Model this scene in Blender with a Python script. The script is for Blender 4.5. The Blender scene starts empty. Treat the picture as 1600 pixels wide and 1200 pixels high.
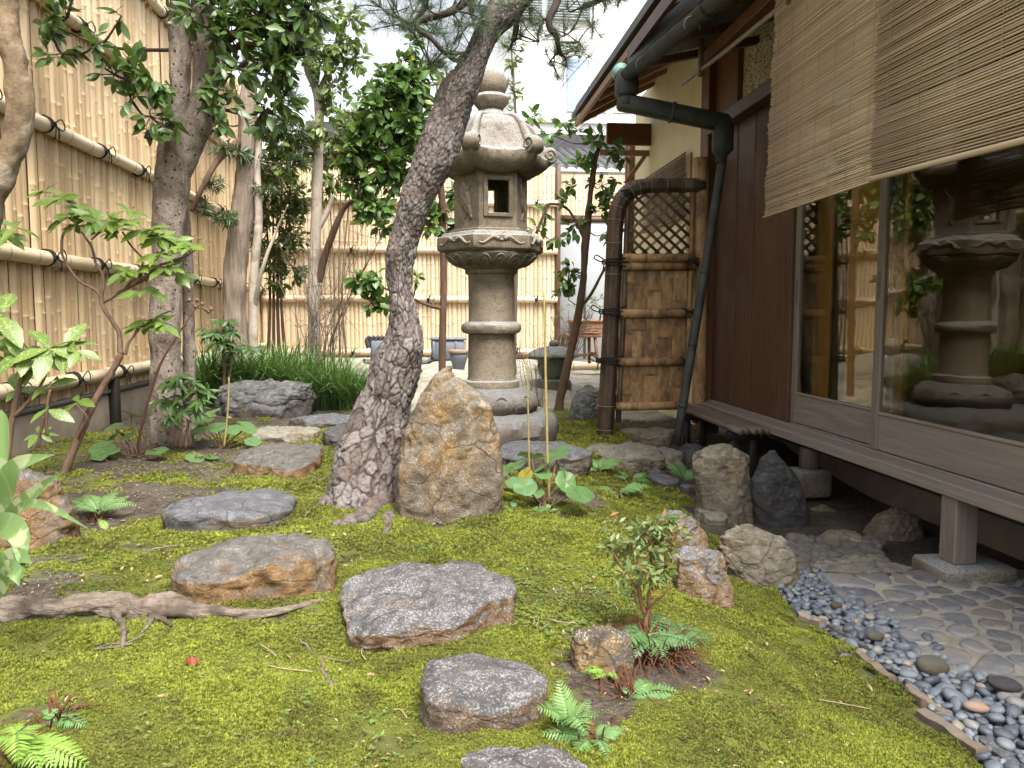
import bpy, math, random
import numpy as np
from mathutils import Vector, Matrix
random.seed(7)
R = math.radians
SC = bpy.context.scene
COL = SC.collection

# ------------------------------------------------------------------ camera
CAMZ, FPX = 0.9, 1200.0            # eye height (m), focal length in pixels of a 1600 px wide frame
PITCH, YAW = R(5.1), R(5.7)        # looking slightly down, turned a little to the right of the fence line
cam_data = bpy.data.cameras.new('camera')
cam = bpy.data.objects.new('camera', cam_data)
COL.objects.link(cam)
cam.location = (0, 0, CAMZ)
cam.rotation_euler = (R(90) - PITCH, 0, -YAW)
cam_data.sensor_width = 36.0
cam_data.lens = 36.0 * FPX / 1600.0
cam_data.clip_start = 0.05
cam_data.clip_end = 2000
SC.camera = cam

# ------------------------------------------------------------------ sky and sun (bright thin overcast)
SUN_DIR = Vector((0.20, -0.50, 0.90)).normalized()      # towards the sun
world = bpy.data.worlds.new('World')
SC.world = world
world.use_nodes = True
wn = world.node_tree
wn.nodes.clear()
w_out = wn.nodes.new('ShaderNodeOutputWorld')
w_bg = wn.nodes.new('ShaderNodeBackground')
w_sky = wn.nodes.new('ShaderNodeTexSky')
w_sky.sky_type = 'NISHITA'
w_sky.sun_disc = False
w_sky.sun_elevation = math.asin(SUN_DIR.z)
w_sky.sun_rotation = math.atan2(SUN_DIR.x, SUN_DIR.y)
w_sky.air_density = 1.0
w_sky.dust_density = 4.0
w_bw = wn.nodes.new('ShaderNodeRGBToBW')
w_mix = wn.nodes.new('ShaderNodeMix')
w_mix.data_type = 'RGBA'
w_mix.inputs['Factor'].default_value = 0.8             # thin cloud veils most of the blue
wn.links.new(w_sky.outputs[0], w_bw.inputs[0])
wn.links.new(w_sky.outputs[0], w_mix.inputs['A'])
wn.links.new(w_bw.outputs[0], w_mix.inputs['B'])
wn.links.new(w_mix.outputs['Result'], w_bg.inputs['Color'])
w_bg.inputs['Strength'].default_value = 0.125
wn.links.new(w_bg.outputs[0], w_out.inputs[0])

sun_data = bpy.data.lights.new('sun', 'SUN')
sun_data.energy = 1.5
sun_data.angle = R(24)
sun_data.color = (1.0, 0.95, 0.86)
sun = bpy.data.objects.new('sun', sun_data)
COL.objects.link(sun)
sun.location = (4, -4, 12)
sun.rotation_euler = SUN_DIR.to_track_quat('Z', 'Y').to_euler()

SC.view_settings.view_transform = 'Standard'
SC.view_settings.look = 'None'
SC.view_settings.gamma = 1.0
SC.view_settings.exposure = 2.14
SC.view_settings.use_curve_mapping = False
SC.render.engine = 'CYCLES'
SC.cycles.use_denoising = True
SC.cycles.max_bounces = 8
SC.cycles.transparent_max_bounces = 12
SC.cycles.caustics_reflective = False
SC.cycles.caustics_refractive = False
SC.cycles.sample_clamp_indirect = 8.0
# ------------------------------------------------------------------ places: a photo pixel and a distance give a point in the garden
_fw = np.array([math.sin(YAW) * math.cos(PITCH), math.cos(YAW) * math.cos(PITCH), -math.sin(PITCH)])
_rt = np.array([math.cos(YAW), -math.sin(YAW), 0.0])
_up = np.cross(_rt, _fw)
EYE = np.array([0, 0, CAMZ])

def ray(px, py):
    return _fw + (px - 800) / FPX * _rt - (py - 600) / FPX * _up

def at(px, py, Y):
    d = ray(px, py)
    return EYE + d * (Y / d[1])

def smooth(a, b, x):
    t = np.clip((np.asarray(x, float) - a) / (b - a), 0, 1)
    return t * t * (3 - 2 * t)

# ------------------------------------------------------------------ noise
def _hash(ix, iy, iz, s):
    h = (ix.astype(np.int64) * 374761393 + iy.astype(np.int64) * 668265263 + iz.astype(np.int64) * 2147483647 + s * 144665) & 0xFFFFFFFF
    h = ((h ^ (h >> 13)) * 1274126177) & 0xFFFFFFFF
    h = ((h ^ (h >> 16)) * 2246822519) & 0xFFFFFFFF
    return ((h ^ (h >> 15)) & 0xFFFFFF) / float(0xFFFFFF)

def vnoise(p, seed=0):
    p = np.asarray(p, float)
    i = np.floor(p).astype(np.int64)
    f = p - i
    u = f * f * f * (f * (f * 6 - 15) + 10)
    r = 0
    for dx in (0, 1):
        for dy in (0, 1):
            for dz in (0, 1):
                w = (u[:, 0] if dx else 1 - u[:, 0]) * (u[:, 1] if dy else 1 - u[:, 1]) * (u[:, 2] if dz else 1 - u[:, 2])
                r = r + w * _hash(i[:, 0] + dx, i[:, 1] + dy, i[:, 2] + dz, seed)
    return r * 2 - 1

def fbm(p, octaves=4, seed=0, gain=0.5):
    p = np.asarray(p, float)
    a, r = 1.0, 0
    for k in range(octaves):
        r = r + a * vnoise(p * (2.03 ** k) + 17.3 * k, seed + k)
        a *= gain
    return r

def worley(p, seed=0, tilt=False):
    p = np.asarray(p, float)
    i = np.floor(p).astype(np.int64)
    f1 = np.full(len(p), 9.0)
    f2 = np.full(len(p), 9.0)
    cid = np.zeros(len(p))
    dz = np.zeros(len(p))
    for dx in (-1, 0, 1):
        for dy in (-1, 0, 1):
            for dz in (-1, 0, 1):
                c = i + (dx, dy, dz)
                j = np.stack([_hash(c[:, 0], c[:, 1], c[:, 2], seed + k) for k in (1, 2, 3)], 1)
                d = np.linalg.norm(c + j - p, axis=1)
                near = d < f1
                f2 = np.where(near, f1, np.minimum(f2, d))
                cid = np.where(near, j[:, 0], cid)
                if tilt:
                    dz = np.where(near, p[:, 2] - c[:, 2] - j[:, 2], dz)
                f1 = np.where(near, d, f1)
    return (f1, f2, cid, dz) if tilt else (f1, f2, cid)

# ------------------------------------------------------------------ terrain height
def zg(X, Y, fine=True):
    X = np.asarray(X, float)
    Y = np.asarray(Y, float)
    z = -0.2 * smooth(0.55, 1.55, X) * (1 - 0.85 * smooth(4.4, 6.4, Y))
    z = z - 0.02 * smooth(0.2, 0.55, X)
    z = z + 0.05 * smooth(-1.2, -2.4, X) * smooth(2.0, 4.0, Y)
    z = z + 0.28 * smooth(7.4, 11.0, Y)
    z = z + 0.04 * np.exp(-((X + 0.1) ** 2 / 0.35 + (Y - 3.7) ** 2 / 0.5))
    if fine:
        sh = np.broadcast(X, Y).shape
        p = np.stack([np.broadcast_to(X, sh).ravel(), np.broadcast_to(Y, sh).ravel(), np.zeros(sh).ravel()], 1)
        soft = (1 - smooth(1.1, 1.5, X) * (1 - smooth(4.4, 5.0, Y)))
        z = z + soft * (0.022 * vnoise(p * 1.7, 5) + 0.012 * vnoise(p * 5.0, 6)).reshape(sh)
    return z

_GT = np.concatenate([np.arange(.3, 8, .02), np.arange(8, 42, .1)])
def gnd(px, py):
    """where the line of sight through a photo pixel meets the ground"""
    d = ray(px, py)
    T = _GT
    for fine in (False, True):
        z = EYE[2] + d[2] * T
        hit = z <= zg(d[0] * T, d[1] * T, fine)
        k = int(np.argmax(hit)) if hit.any() else len(T) - 1
        t = T[k]
        if not fine:
            T = np.linspace(max(.3, t - .35 - .02 * t), t + .35 + .02 * t, 240)
    return EYE + d * t

def onground(x, y, dz=0.0):
    return np.array([x, y, float(zg(x, y)) + dz])

# ------------------------------------------------------------------ meshes
def fast_mesh(name, V, quads=None, tris=None, attrs=None, smooth_shade=True):
    me = bpy.data.meshes.new(name)
    V = np.asarray(V, np.float32)
    q = np.zeros((0, 4), np.int32) if quads is None or len(quads) == 0 else np.asarray(quads, np.int32)
    t = np.zeros((0, 3), np.int32) if tris is None or len(tris) == 0 else np.asarray(tris, np.int32)
    me.vertices.add(len(V))
    me.vertices.foreach_set('co', V.ravel())
    me.loops.add(q.size + t.size)
    me.loops.foreach_set('vertex_index', np.concatenate([q.ravel(), t.ravel()]))
    me.polygons.add(len(q) + len(t))
    start = np.concatenate([np.arange(len(q)) * 4, q.size + np.arange(len(t)) * 3]).astype(np.int32)
    me.polygons.foreach_set('loop_start', start)
    me.polygons.foreach_set('use_smooth', np.full(len(start), smooth_shade))
    me.update(calc_edges=True)
    for k, a in (attrs or {}).items():
        at_ = me.attributes.new(k, 'FLOAT', 'POINT')
        at_.data.foreach_set('value', np.asarray(a, np.float32).ravel())
    me.validate()
    return me

class MB:
    """collects shapes of ONE part"""
    def __init__(self):
        self.V, self.Q, self.T, self.A, self.n = [], [], [], [], 0
    def add(self, V, Q=None, T=None, rnd=0.0):
        V = np.asarray(V, float)
        if Q is not None and len(Q):
            self.Q.append(np.asarray(Q) + self.n)
        if T is not None and len(T):
            self.T.append(np.asarray(T) + self.n)
        self.V.append(V)
        self.A.append(np.broadcast_to(rnd, (len(V),)))
        self.n += len(V)
        return self
    def box(self, x0, x1, y0, y1, z0, z1, M=None, bev=0.0):
        b = min(bev, (x1 - x0) * .3, (y1 - y0) * .3, (z1 - z0) * .3)
        if b <= 0:
            V = np.array([(x, y, z) for x in (x0, x1) for y in (y0, y1) for z in (z0, z1)], float)
            Q = [(0, 1, 3, 2), (4, 6, 7, 5), (0, 4, 5, 1), (2, 3, 7, 6), (0, 2, 6, 4), (1, 5, 7, 3)]
            T = []
        else:
            V, idx = [], {}
            for i, x in enumerate((x0, x1)):
                for j, y in enumerate((y0, y1)):
                    for k, z in enumerate((z0, z1)):
                        sx, sy, sz = (b if i == 0 else -b), (b if j == 0 else -b), (b if k == 0 else -b)
                        for ax, v in enumerate(((x, y + sy, z + sz), (x + sx, y, z + sz), (x + sx, y + sy, z))):
                            idx[(i, j, k, ax)] = len(V)
                            V.append(v)
            V = np.array(V, float)
            Q, T = [], []
            for i in (0, 1):
                q = [idx[(i, 0, 0, 0)], idx[(i, 1, 0, 0)], idx[(i, 1, 1, 0)], idx[(i, 0, 1, 0)]]
                Q.append(q[::-1] if i == 0 else q)
                q = [idx[(0, i, 0, 1)], idx[(1, i, 0, 1)], idx[(1, i, 1, 1)], idx[(0, i, 1, 1)]]
                Q.append(q if i == 0 else q[::-1])
                q = [idx[(0, 0, i, 2)], idx[(1, 0, i, 2)], idx[(1, 1, i, 2)], idx[(0, 1, i, 2)]]
                Q.append(q[::-1] if i == 0 else q)
            for i in (0, 1):
                for j in (0, 1):
                    q = [idx[(i, j, 0, 0)], idx[(i, j, 1, 0)], idx[(i, j, 1, 1)], idx[(i, j, 0, 1)]]
                    Q.append(q if (i + j) % 2 else q[::-1])
                    q = [idx[(i, 0, j, 0)], idx[(i, 1, j, 0)], idx[(i, 1, j, 2)], idx[(i, 0, j, 2)]]
                    Q.append(q if (i + j) % 2 == 0 else q[::-1])
                    q = [idx[(0, i, j, 1)], idx[(1, i, j, 1)], idx[(1, i, j, 2)], idx[(0, i, j, 2)]]
                    Q.append(q if (i + j) % 2 else q[::-1])
                    for k in (0, 1):
                        t = [idx[(i, j, k, 0)], idx[(i, j, k, 1)], idx[(i, j, k, 2)]]
                        T.append(t if (i + j + k) % 2 else t[::-1])
        if M is not None:
            V = V @ np.array(M.to_3x3()).T + np.array(M.translation)
        return self.add(V, Q, T)
    def tube(self, P, rad, n=8, cap=True, rnd=0.0):
        V, Q, T = tube_arrays(P, rad, n, cap)
        return self.add(V, Q, T, rnd)
    def lathe(self, prof, n=48, centre=(0, 0, 0), mod=None):
        prof = np.asarray(prof, float)
        th = np.linspace(0, 2 * math.pi, n, endpoint=False)
        m = len(prof)
        rr = prof[:, 0][:, None] * np.ones(n)[None]
        zz = prof[:, 1][:, None] * np.ones(n)[None]
        if mod is not None:
            rr, zz = mod(rr, zz, np.broadcast_to(th, rr.shape), np.arange(m)[:, None])
        V = np.stack([rr * np.cos(th) + centre[0], rr * np.sin(th) + centre[1], zz + centre[2]], 2).reshape(-1, 3)
        i = np.arange(m - 1)[:, None] * n
        j = np.arange(n)[None]
        k = (j + 1) % n
        Q = np.stack([i + j, i + k, i + n + k, i + n + j], 2).reshape(-1, 4)
        T = []
        for row, flip in ((0, True), (m - 1, False)):
            if prof[row, 0] > 1e-6:
                c = len(V)
                V = np.vstack([V, V[row * n:(row + 1) * n].mean(0)])
                a = row * n + np.arange(n)
                b = row * n + (np.arange(n) + 1) % n
                t = np.stack([a, b, np.full(n, c)], 1)
                T.append(t[:, ::-1] if flip else t)
        return self.add(V, Q, np.vstack(T) if T else None)
    def build(self, name, mat, parent=None, loc=None, smooth_shade=True, angle=None, rz=0.0):
        V = np.vstack(self.V)
        me = fast_mesh(name, V, np.vstack(self.Q) if self.Q else None, np.vstack(self.T) if self.T else None,
                       {'rnd': np.concatenate(self.A)}, smooth_shade)
        if angle is not None and smooth_shade:
            me.set_sharp_from_angle(angle=R(angle))
        return link(name, me, mat, parent, loc, rz)

def tube_arrays(P, rad, n=8, cap=True, disp=None):
    P = np.asarray(P, float)
    m = len(P)
    rad = np.broadcast_to(np.asarray(rad, float), (m,))
    Tn = np.gradient(P, axis=0)
    Tn /= np.linalg.norm(Tn, axis=1)[:, None] + 1e-12
    ref = np.array([0, 0, 1.0]) if abs(Tn[0][2]) < .9 else np.array([1.0, 0, 0])
    u = np.cross(Tn[0], ref)
    u /= np.linalg.norm(u)
    U = np.zeros((m, 3))
    for i in range(m):
        u = u - Tn[i] * np.dot(u, Tn[i])
        u /= np.linalg.norm(u) + 1e-12
        U[i] = u
    W = np.cross(Tn, U)
    th = np.linspace(0, 2 * math.pi, n, endpoint=False)
    dirs = np.cos(th)[None, :, None] * U[:, None] + np.sin(th)[None, :, None] * W[:, None]
    V = P[:, None] + rad[:, None, None] * dirs
    V = V.reshape(-1, 3)
    i = np.arange(m - 1)[:, None] * n
    j = np.arange(n)[None]
    k = (j + 1) % n
    Q = np.stack([i + j, i + k, i + n + k, i + n + j], 2).reshape(-1, 4)
    T = []
    if cap:
        c0 = len(V)
        V = np.vstack([V, P[0], P[-1]])
        a = np.arange(n)
        b = (a + 1) % n
        T = np.vstack([np.stack([b, a, np.full(n, c0)], 1), np.stack([(m - 1) * n + a, (m - 1) * n + b, np.full(n, c0 + 1)], 1)])
    if disp is not None:
        return V, Q, T, dirs.reshape(-1, 3)
    return V, Q, T

def spline(P, n):
    """Catmull-Rom through rows of P (any width)"""
    P = np.asarray(P, float)
    if len(P) == 2:
        t = np.linspace(0, 1, n)[:, None]
        return P[0] * (1 - t) + P[1] * t
    Q = np.vstack([2 * P[0] - P[1], P, 2 * P[-1] - P[-2]])
    s = np.linspace(0, len(P) - 1 - 1e-9, n)
    i = s.astype(int)
    t = (s - i)[:, None]
    a, b, c, d = Q[i], Q[i + 1], Q[i + 2], Q[i + 3]
    return .5 * (2 * b + (c - a) * t + (2 * a - 5 * b + 4 * c - d) * t * t + (3 * b - a - 3 * c + d) * t ** 3)

def link(name, me, mat, parent=None, loc=None, rz=0.0):
    o = bpy.data.objects.new(name, me)
    COL.objects.link(o)
    if mat is not None and me is not None and len(me.materials) == 0:
        me.materials.append(mat)
    elif mat is not None and me is not None and me.materials[0] != mat:
        o.material_slots[0].link = 'OBJECT'
        o.material_slots[0].material = mat
    if parent is not None:
        o.parent = parent
    if loc is not None:
        o.location = tuple(loc)
    if rz:
        o.rotation_euler = (0, 0, rz)
    return o

def tag(o, label=None, cat=None, group=None, kind=None):
    if label:
        o['label'] = label
    if cat:
        o['category'] = cat
    if group:
        o['group'] = group
    if kind:
        o['kind'] = kind
    return o

def thing(name, label, cat, loc=(0, 0, 0), rz=0.0, group=None):
    o = bpy.data.objects.new(name, None)
    COL.objects.link(o)
    o.location = tuple(loc)
    o.rotation_euler = (0, 0, rz)
    o.empty_display_size = 0.1
    return tag(o, label, cat, group)

def frame_matrix(p, d, up, s):
    d = np.asarray(d, float) / (np.linalg.norm(d) + 1e-12)
    x = np.cross(d, up)
    x /= np.linalg.norm(x) + 1e-12
    z = np.cross(x, d)
    M = Matrix.Identity(4)
    for r in range(3):
        M[r][0], M[r][1], M[r][2], M[r][3] = x[r] * s, d[r] * s, z[r] * s, p[r]
    return M

def place(o, M):
    """world matrix of a child whose parents are only moved and turned about z"""
    if o.parent is not None:
        p = o.parent
        B = Matrix.Identity(4)
        while p is not None:
            B = Matrix.LocRotScale(p.location, p.rotation_euler, p.scale) @ B
            p = p.parent
        M = B.inverted() @ M
    l, r, s = M.decompose()
    o.location = l
    o.rotation_euler = r.to_euler()
    o.scale = s

# ------------------------------------------------------------------ leaves
def leaf_tmpl(W=0.4, nseg=4, fold=0.12, droop=0.15, belly=0.5, serr=0.0, wave=0.0):
    t = np.linspace(0, 1, nseg + 1)
    w = W * .5 * (np.sin(math.pi * t ** (math.log(.5) / math.log(belly)))) ** .85
    if serr:
        w = w * (1 + serr * np.where(np.arange(nseg + 1) % 2, 1, -1))
    w[0] = W * .04
    w[-1] = W * .01
    z = -droop * t ** 2
    V = []
    for i in range(nseg + 1):
        ww = wave * math.sin(i * 2.1)
        V += [(-w[i], t[i], z[i] + fold * w[i] * 2 + ww), (0, t[i], z[i]), (w[i], t[i], z[i] + fold * w[i] * 2 - ww)]
    Q = []
    for i in range(nseg):
        a = i * 3
        Q += [(a, a + 1, a + 4, a + 3), (a + 1, a + 2, a + 5, a + 4)]
    return np.array(V), np.array(Q)

def scatter(tm, P, D, U, S, rnd=None, mb=None):
    """one joined set of leaves: template copies at P along D"""
    V, Q = tm
    P, D, U, S = (np.asarray(a, float) for a in (P, D, U, S))
    n = len(P)
    D = D / (np.linalg.norm(D, axis=1)[:, None] + 1e-9)
    X = np.cross(D, U)
    X /= np.linalg.norm(X, axis=1)[:, None] + 1e-9
    Z = np.cross(X, D)
    W = P[:, None] + S[:, None, None] * (V[None, :, 0:1] * X[:, None] + V[None, :, 1:2] * D[:, None] + V[None, :, 2:3] * Z[:, None])
    m = len(V)
    QQ = (Q[None] + (np.arange(n) * m)[:, None, None]).reshape(-1, Q.shape[1])
    rnd = np.random.default_rng(3).random(n) if rnd is None else rnd
    mb = mb or MB()
    if Q.shape[1] == 4:
        mb.add(W.reshape(-1, 3), QQ, None, np.repeat(rnd, m))
    else:
        mb.add(W.reshape(-1, 3), None, QQ, np.repeat(rnd, m))
    return mb

def path_px(rows, n=40):
    """rows of (px, py, distance, width in px) -> world points and radii along a smooth curve"""
    pts = np.array([np.append(at(a, b, c), w / 2 / FPX * c) for a, b, c, w in rows])
    s = spline(pts, n)
    return s[:, :3], np.maximum(s[:, 3], 1e-4)
# ------------------------------------------------------------------ materials
class Mat:
    def __init__(self, name):
        self.m = bpy.data.materials.new(name)
        self.m.use_nodes = True
        self.t = self.m.node_tree
        self.t.nodes.clear()
        self.out = self.t.nodes.new('ShaderNodeOutputMaterial')
        self._pos = None
    def set(self, sock, v):
        if hasattr(v, 'is_output'):
            self.t.links.new(v, sock)
        elif isinstance(v, (tuple, list)) and len(v) == 3 and sock.type == 'RGBA':
            sock.default_value = (*v, 1)
        else:
            sock.default_value = v
    def n(self, typ, out=0, props=None, **ins):
        nd = self.t.nodes.new(typ)
        for k, v in (props or {}).items():
            setattr(nd, k, v)
        for k, v in ins.items():
            self.set(nd.inputs[k.replace('_', ' ')], v)
        return nd.outputs[out]
    def pos(self, rand=True, world=False):
        if world:
            return self.n('ShaderNodeNewGeometry', 'Position')
        if self._pos is None:
            c = self.n('ShaderNodeTexCoord', 'Object')
            if rand:
                r = self.n('ShaderNodeObjectInfo', 'Random')
                v = self.n('ShaderNodeCombineXYZ', X=self.math('MULTIPLY', r, 37.0), Y=self.math('MULTIPLY', r, 91.0), Z=self.math('MULTIPLY', r, 13.0))
                c = self.vmath('ADD', c, v)
            self._pos = c
        return self._pos
    def math(self, op, a, b=0.0, clamp=False):
        nd = self.t.nodes.new('ShaderNodeMath')
        nd.operation = op
        nd.use_clamp = clamp
        self.set(nd.inputs[0], a)
        self.set(nd.inputs[1], b)
        return nd.outputs[0]
    def vmath(self, op, a, b):
        nd = self.t.nodes.new('ShaderNodeVectorMath')
        nd.operation = op
        self.set(nd.inputs[0], a)
        self.set(nd.inputs[1], b)
        return nd.outputs[0]
    def noise(self, vec, scale, detail=4.0, rough=0.55, dist=0.0):
        return self.n('ShaderNodeTexNoise', 'Fac', Vector=vec, Scale=scale, Detail=detail, Roughness=rough, Distortion=dist)
    def vor(self, vec, scale, feature='F1', out='Distance'):
        return self.n('ShaderNodeTexVoronoi', out, {'feature': feature}, Vector=vec, Scale=scale)
    def ramp(self, f, stops, interp='LINEAR'):
        nd = self.t.nodes.new('ShaderNodeValToRGB')
        nd.color_ramp.interpolation = interp
        els = nd.color_ramp.elements
        while len(els) < len(stops):
            els.new(0.5)
        for e, (p, c) in zip(els, stops):
            e.position = p
            e.color = (c, c, c, 1) if isinstance(c, (int, float)) else (*c, 1)
        self.set(nd.inputs[0], f)
        return nd.outputs[0]
    def mix(self, f, a, b, blend='MIX'):
        nd = self.t.nodes.new('ShaderNodeMix')
        nd.data_type = 'RGBA'
        nd.blend_type = blend
        self.set(nd.inputs[0], f)
        self.set(nd.inputs[6], a)
        self.set(nd.inputs[7], b)
        return nd.outputs[2]
    def bump(self, h, strength=0.5, dist=0.01, normal=None):
        nd = self.t.nodes.new('ShaderNodeBump')
        nd.inputs['Strength'].default_value = strength
        nd.inputs['Distance'].default_value = dist
        self.set(nd.inputs['Height'], h)
        if normal is not None:
            self.set(nd.inputs['Normal'], normal)
        return nd.outputs[0]
    def surf(self, color, rough=0.7, normal=None, spec=0.4, metal=0.0, **kw):
        nd = self.t.nodes.new('ShaderNodeBsdfPrincipled')
        self.set(nd.inputs['Base Color'], color)
        self.set(nd.inputs['Roughness'], rough)
        self.set(nd.inputs['Specular IOR Level'], spec)
        self.set(nd.inputs['Metallic'], metal)
        if normal is not None:
            self.set(nd.inputs['Normal'], normal)
        for k, v in kw.items():
            self.set(nd.inputs[k.replace('_', ' ')], v)
        return nd.outputs[0]
    def done(self, shader):
        self.t.links.new(shader, self.out.inputs[0])
        return self.m

def scaled(m, vec, s):
    nd = m.t.nodes.new('ShaderNodeMapping')
    m.set(nd.inputs['Vector'], vec)
    nd.inputs['Scale'].default_value = s
    return nd.outputs[0]

def leaf_mat(name, dark, light, ind=False, rough=0.38, trans=0.28, spots=None, patch=None, spec=0.45):
    m = Mat(name)
    r = m.n('ShaderNodeObjectInfo', 'Random') if ind else m.n('ShaderNodeAttribute', 'Fac', {'attribute_name': 'rnd'})
    c = m.mix(r, dark, light)
    p = m.pos(rand=ind)
    nz = m.noise(p, 9.0 if not ind else 4.0, 3)
    c = m.mix(m.math('MULTIPLY', nz, 0.5), c, tuple(x * 1.5 for x in light))
    if ind:
        oc = m.n('ShaderNodeTexCoord', 'Object')
        ax = m.math('ABSOLUTE', m.n('ShaderNodeSeparateXYZ', 'X', Vector=oc))
        yy = m.n('ShaderNodeSeparateXYZ', 'Y', Vector=oc)
        rib = m.ramp(ax, [(0.0, 1), (.016, .8), (.03, 0)])
        sv = m.ramp(m.math('SINE', m.math('MULTIPLY', m.math('SUBTRACT', yy, m.math('MULTIPLY', ax, .8)), 75.0)), [(.86, 0), (1.0, .6)])
        vein = m.math('MAXIMUM', rib, sv)
        c = m.mix(m.math('MULTIPLY', vein, .45), c, tuple(min(1, x * 2.0 + .02) for x in light))
        br = m.ramp(m.noise(p, 6.0, 5, .7), [(.68, 0), (.75, .7)])
        c = m.mix(br, c, (.13, .085, .03))
    if spots:
        v = m.noise(p, spots[1], 2, 0.5)
        c = m.mix(m.ramp(v, [(spots[2], 0), (spots[2] + .05, 1)]), c, spots[0])
    if patch:
        yl = m.ramp(r, [(0.0, 0.0), (patch[1], 0.0), (min(patch[1] + .03, .999), 1.0)])
        c = m.mix(yl, c, patch[0])
    h = m.noise(p, 30.0, 2)
    pr = m.surf(c, rough, m.bump(h, 0.15, 0.002), spec)
    tr = m.n('ShaderNodeBsdfTranslucent', Color=m.mix(0.5, c, (0.30, 0.42, 0.04), 'MULTIPLY') if False else m.mix(0.35, c, (0.16, 0.24, 0.02)))
    mx = m.t.nodes.new('ShaderNodeMixShader')
    mx.inputs[0].default_value = trans
    m.t.links.new(pr, mx.inputs[1])
    m.t.links.new(tr, mx.inputs[2])
    return m.done(mx.outputs[0])

def rock_mat(name, base, dark, stain, stain_amt, lichen, lichen_amt, top=None, speck=None, rough=0.75, bump=0.6, moss=0.0):
    m = Mat(name)
    p = m.pos()
    n1 = m.noise(p, 5.0, 6, 0.6)
    n2 = m.noise(p, 22.0, 8, 0.65)
    n3 = m.noise(p, 170.0, 4, 0.75)
    c = m.mix(m.ramp(n1, [(.3, 0), (.7, 1)]), dark, base)
    c = m.mix(m.ramp(n2, [(.35, 0), (.62, 1)]), m.mix(.55, c, dark), c)
    nz = m.n('ShaderNodeSeparateXYZ', 'Z', Vector=m.n('ShaderNodeNewGeometry', 'Normal'))
    up = m.ramp(m.math('ADD', nz, m.math('MULTIPLY', m.math('SUBTRACT', m.noise(p, 8.0, 6, .7), .5), 2.2)), [(.18, 0), (.80, 1)])   # weathered upper faces
    if top:
        c = m.mix(up, c, m.mix(m.ramp(n2, [(.35, 0), (.65, 1)]), tuple(x * .55 for x in top), top))
    side = m.math('SUBTRACT', 1.0, up)
    s = m.math('MULTIPLY', side, m.ramp(m.noise(p, 3.1, 5, 0.6, .6), [(.62 - stain_amt * .5, 0), (.78 - stain_amt * .5, 1)]))
    c = m.mix(s, c, m.mix(m.ramp(n2, [(.4, 0), (.65, 1)]), tuple(x * .45 for x in stain), stain))
    li = m.ramp(m.math('ADD', n3, m.math('MULTIPLY', n2, .4)), [(.80 - lichen_amt * .3, 0), (.88 - lichen_amt * .3, 1)])
    c = m.mix(m.math('MULTIPLY', li, m.math('ADD', m.math('MULTIPLY', up, .45), .50)), c, lichen)
    cr = m.ramp(m.vor(m.vmath('ADD', p, m.vmath('MULTIPLY', m.n('ShaderNodeTexNoise', 'Color', Vector=p, Scale=4.0), (.3, .3, .3))), 4.5, 'DISTANCE_TO_EDGE'), [(0, 0), (.025, 1)])
    c = m.mix(m.math('MULTIPLY', m.math('SUBTRACT', 1.0, cr), m.ramp(n1, [(.45, 0), (.6, .75)])), c, tuple(x * .35 for x in dark))
    if moss:
        mo = m.ramp(m.math('ADD', m.noise(p, 7.0, 6, .65), 0.0), [(.75 - moss, 0), (.82 - moss, 1)])
        c = m.mix(m.math('MULTIPLY', mo, .8), c, (0.07, 0.10, 0.02))
    h = m.math('ADD', m.math('MULTIPLY', n2, .8), m.math('ADD', m.math('MULTIPLY', n3, .35), m.math('MULTIPLY', cr, .12)))
    return m.done(m.surf(c, m.ramp(n2, [(.3, rough - .15), (.7, rough + .1)]), m.bump(h, bump, 0.03), .4))

M = {}
def wood_mat(name, c0, c1, axis=2, rough=.6, fine=60, spec=.3, wear=None):
    m = Mat(name)
    s = [fine, fine, fine]
    s[axis] = fine / 22
    p = m.pos()
    v = scaled(m, p, tuple(s))
    g = m.noise(v, 1.0, 5, .6, .4)
    v2 = scaled(m, p, tuple(x / 5 for x in s))
    g2 = m.noise(v2, 1.0, 3, .5)
    c = m.mix(m.ramp(g, [(.3, 0), (.7, 1)]), c0, c1)
    c = m.mix(m.math('MULTIPLY', g2, .6), c, tuple(x * .6 for x in c0))
    r = m.n('ShaderNodeObjectInfo', 'Random')
    c = m.mix(m.math('MULTIPLY', r, .35), c, tuple(x * .65 for x in c1))
    if wear:
        c = m.mix(m.ramp(m.noise(p, 3.0, 6, .7), [(.5, 0), (.7, .7)]), c, wear)
    M[name] = m.done(m.surf(c, rough, m.bump(g, .25, .004), spec))
wood_mat('wood_dark', (.052, .023, .012), (.150, .074, .042), rough=.5, wear=(.105, .075, .058))
wood_mat('wood_red', (.11, .045, .018), (.20, .085, .035), rough=.55)
wood_mat('wood_grey', (.15, .118, .096), (.285, .23, .19), rough=.5)
wood_mat('wood_grey_y', (.19, .16, .135), (.34, .285, .245), axis=1, rough=.45)
wood_mat('wood_black', (.012, .009, .007), (.028, .02, .015), axis=1, rough=.6)
wood_mat('wood_pale', (.30, .17, .08), (.42, .25, .13), axis=1, rough=.6)
wood_mat('wood_stool', (.24, .12, .065), (.36, .19, .11), rough=.6)
wood_mat('wood_edge', (.13, .095, .068), (.25, .19, .135), axis=0, rough=.8, wear=(.11, .11, .105))

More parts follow.
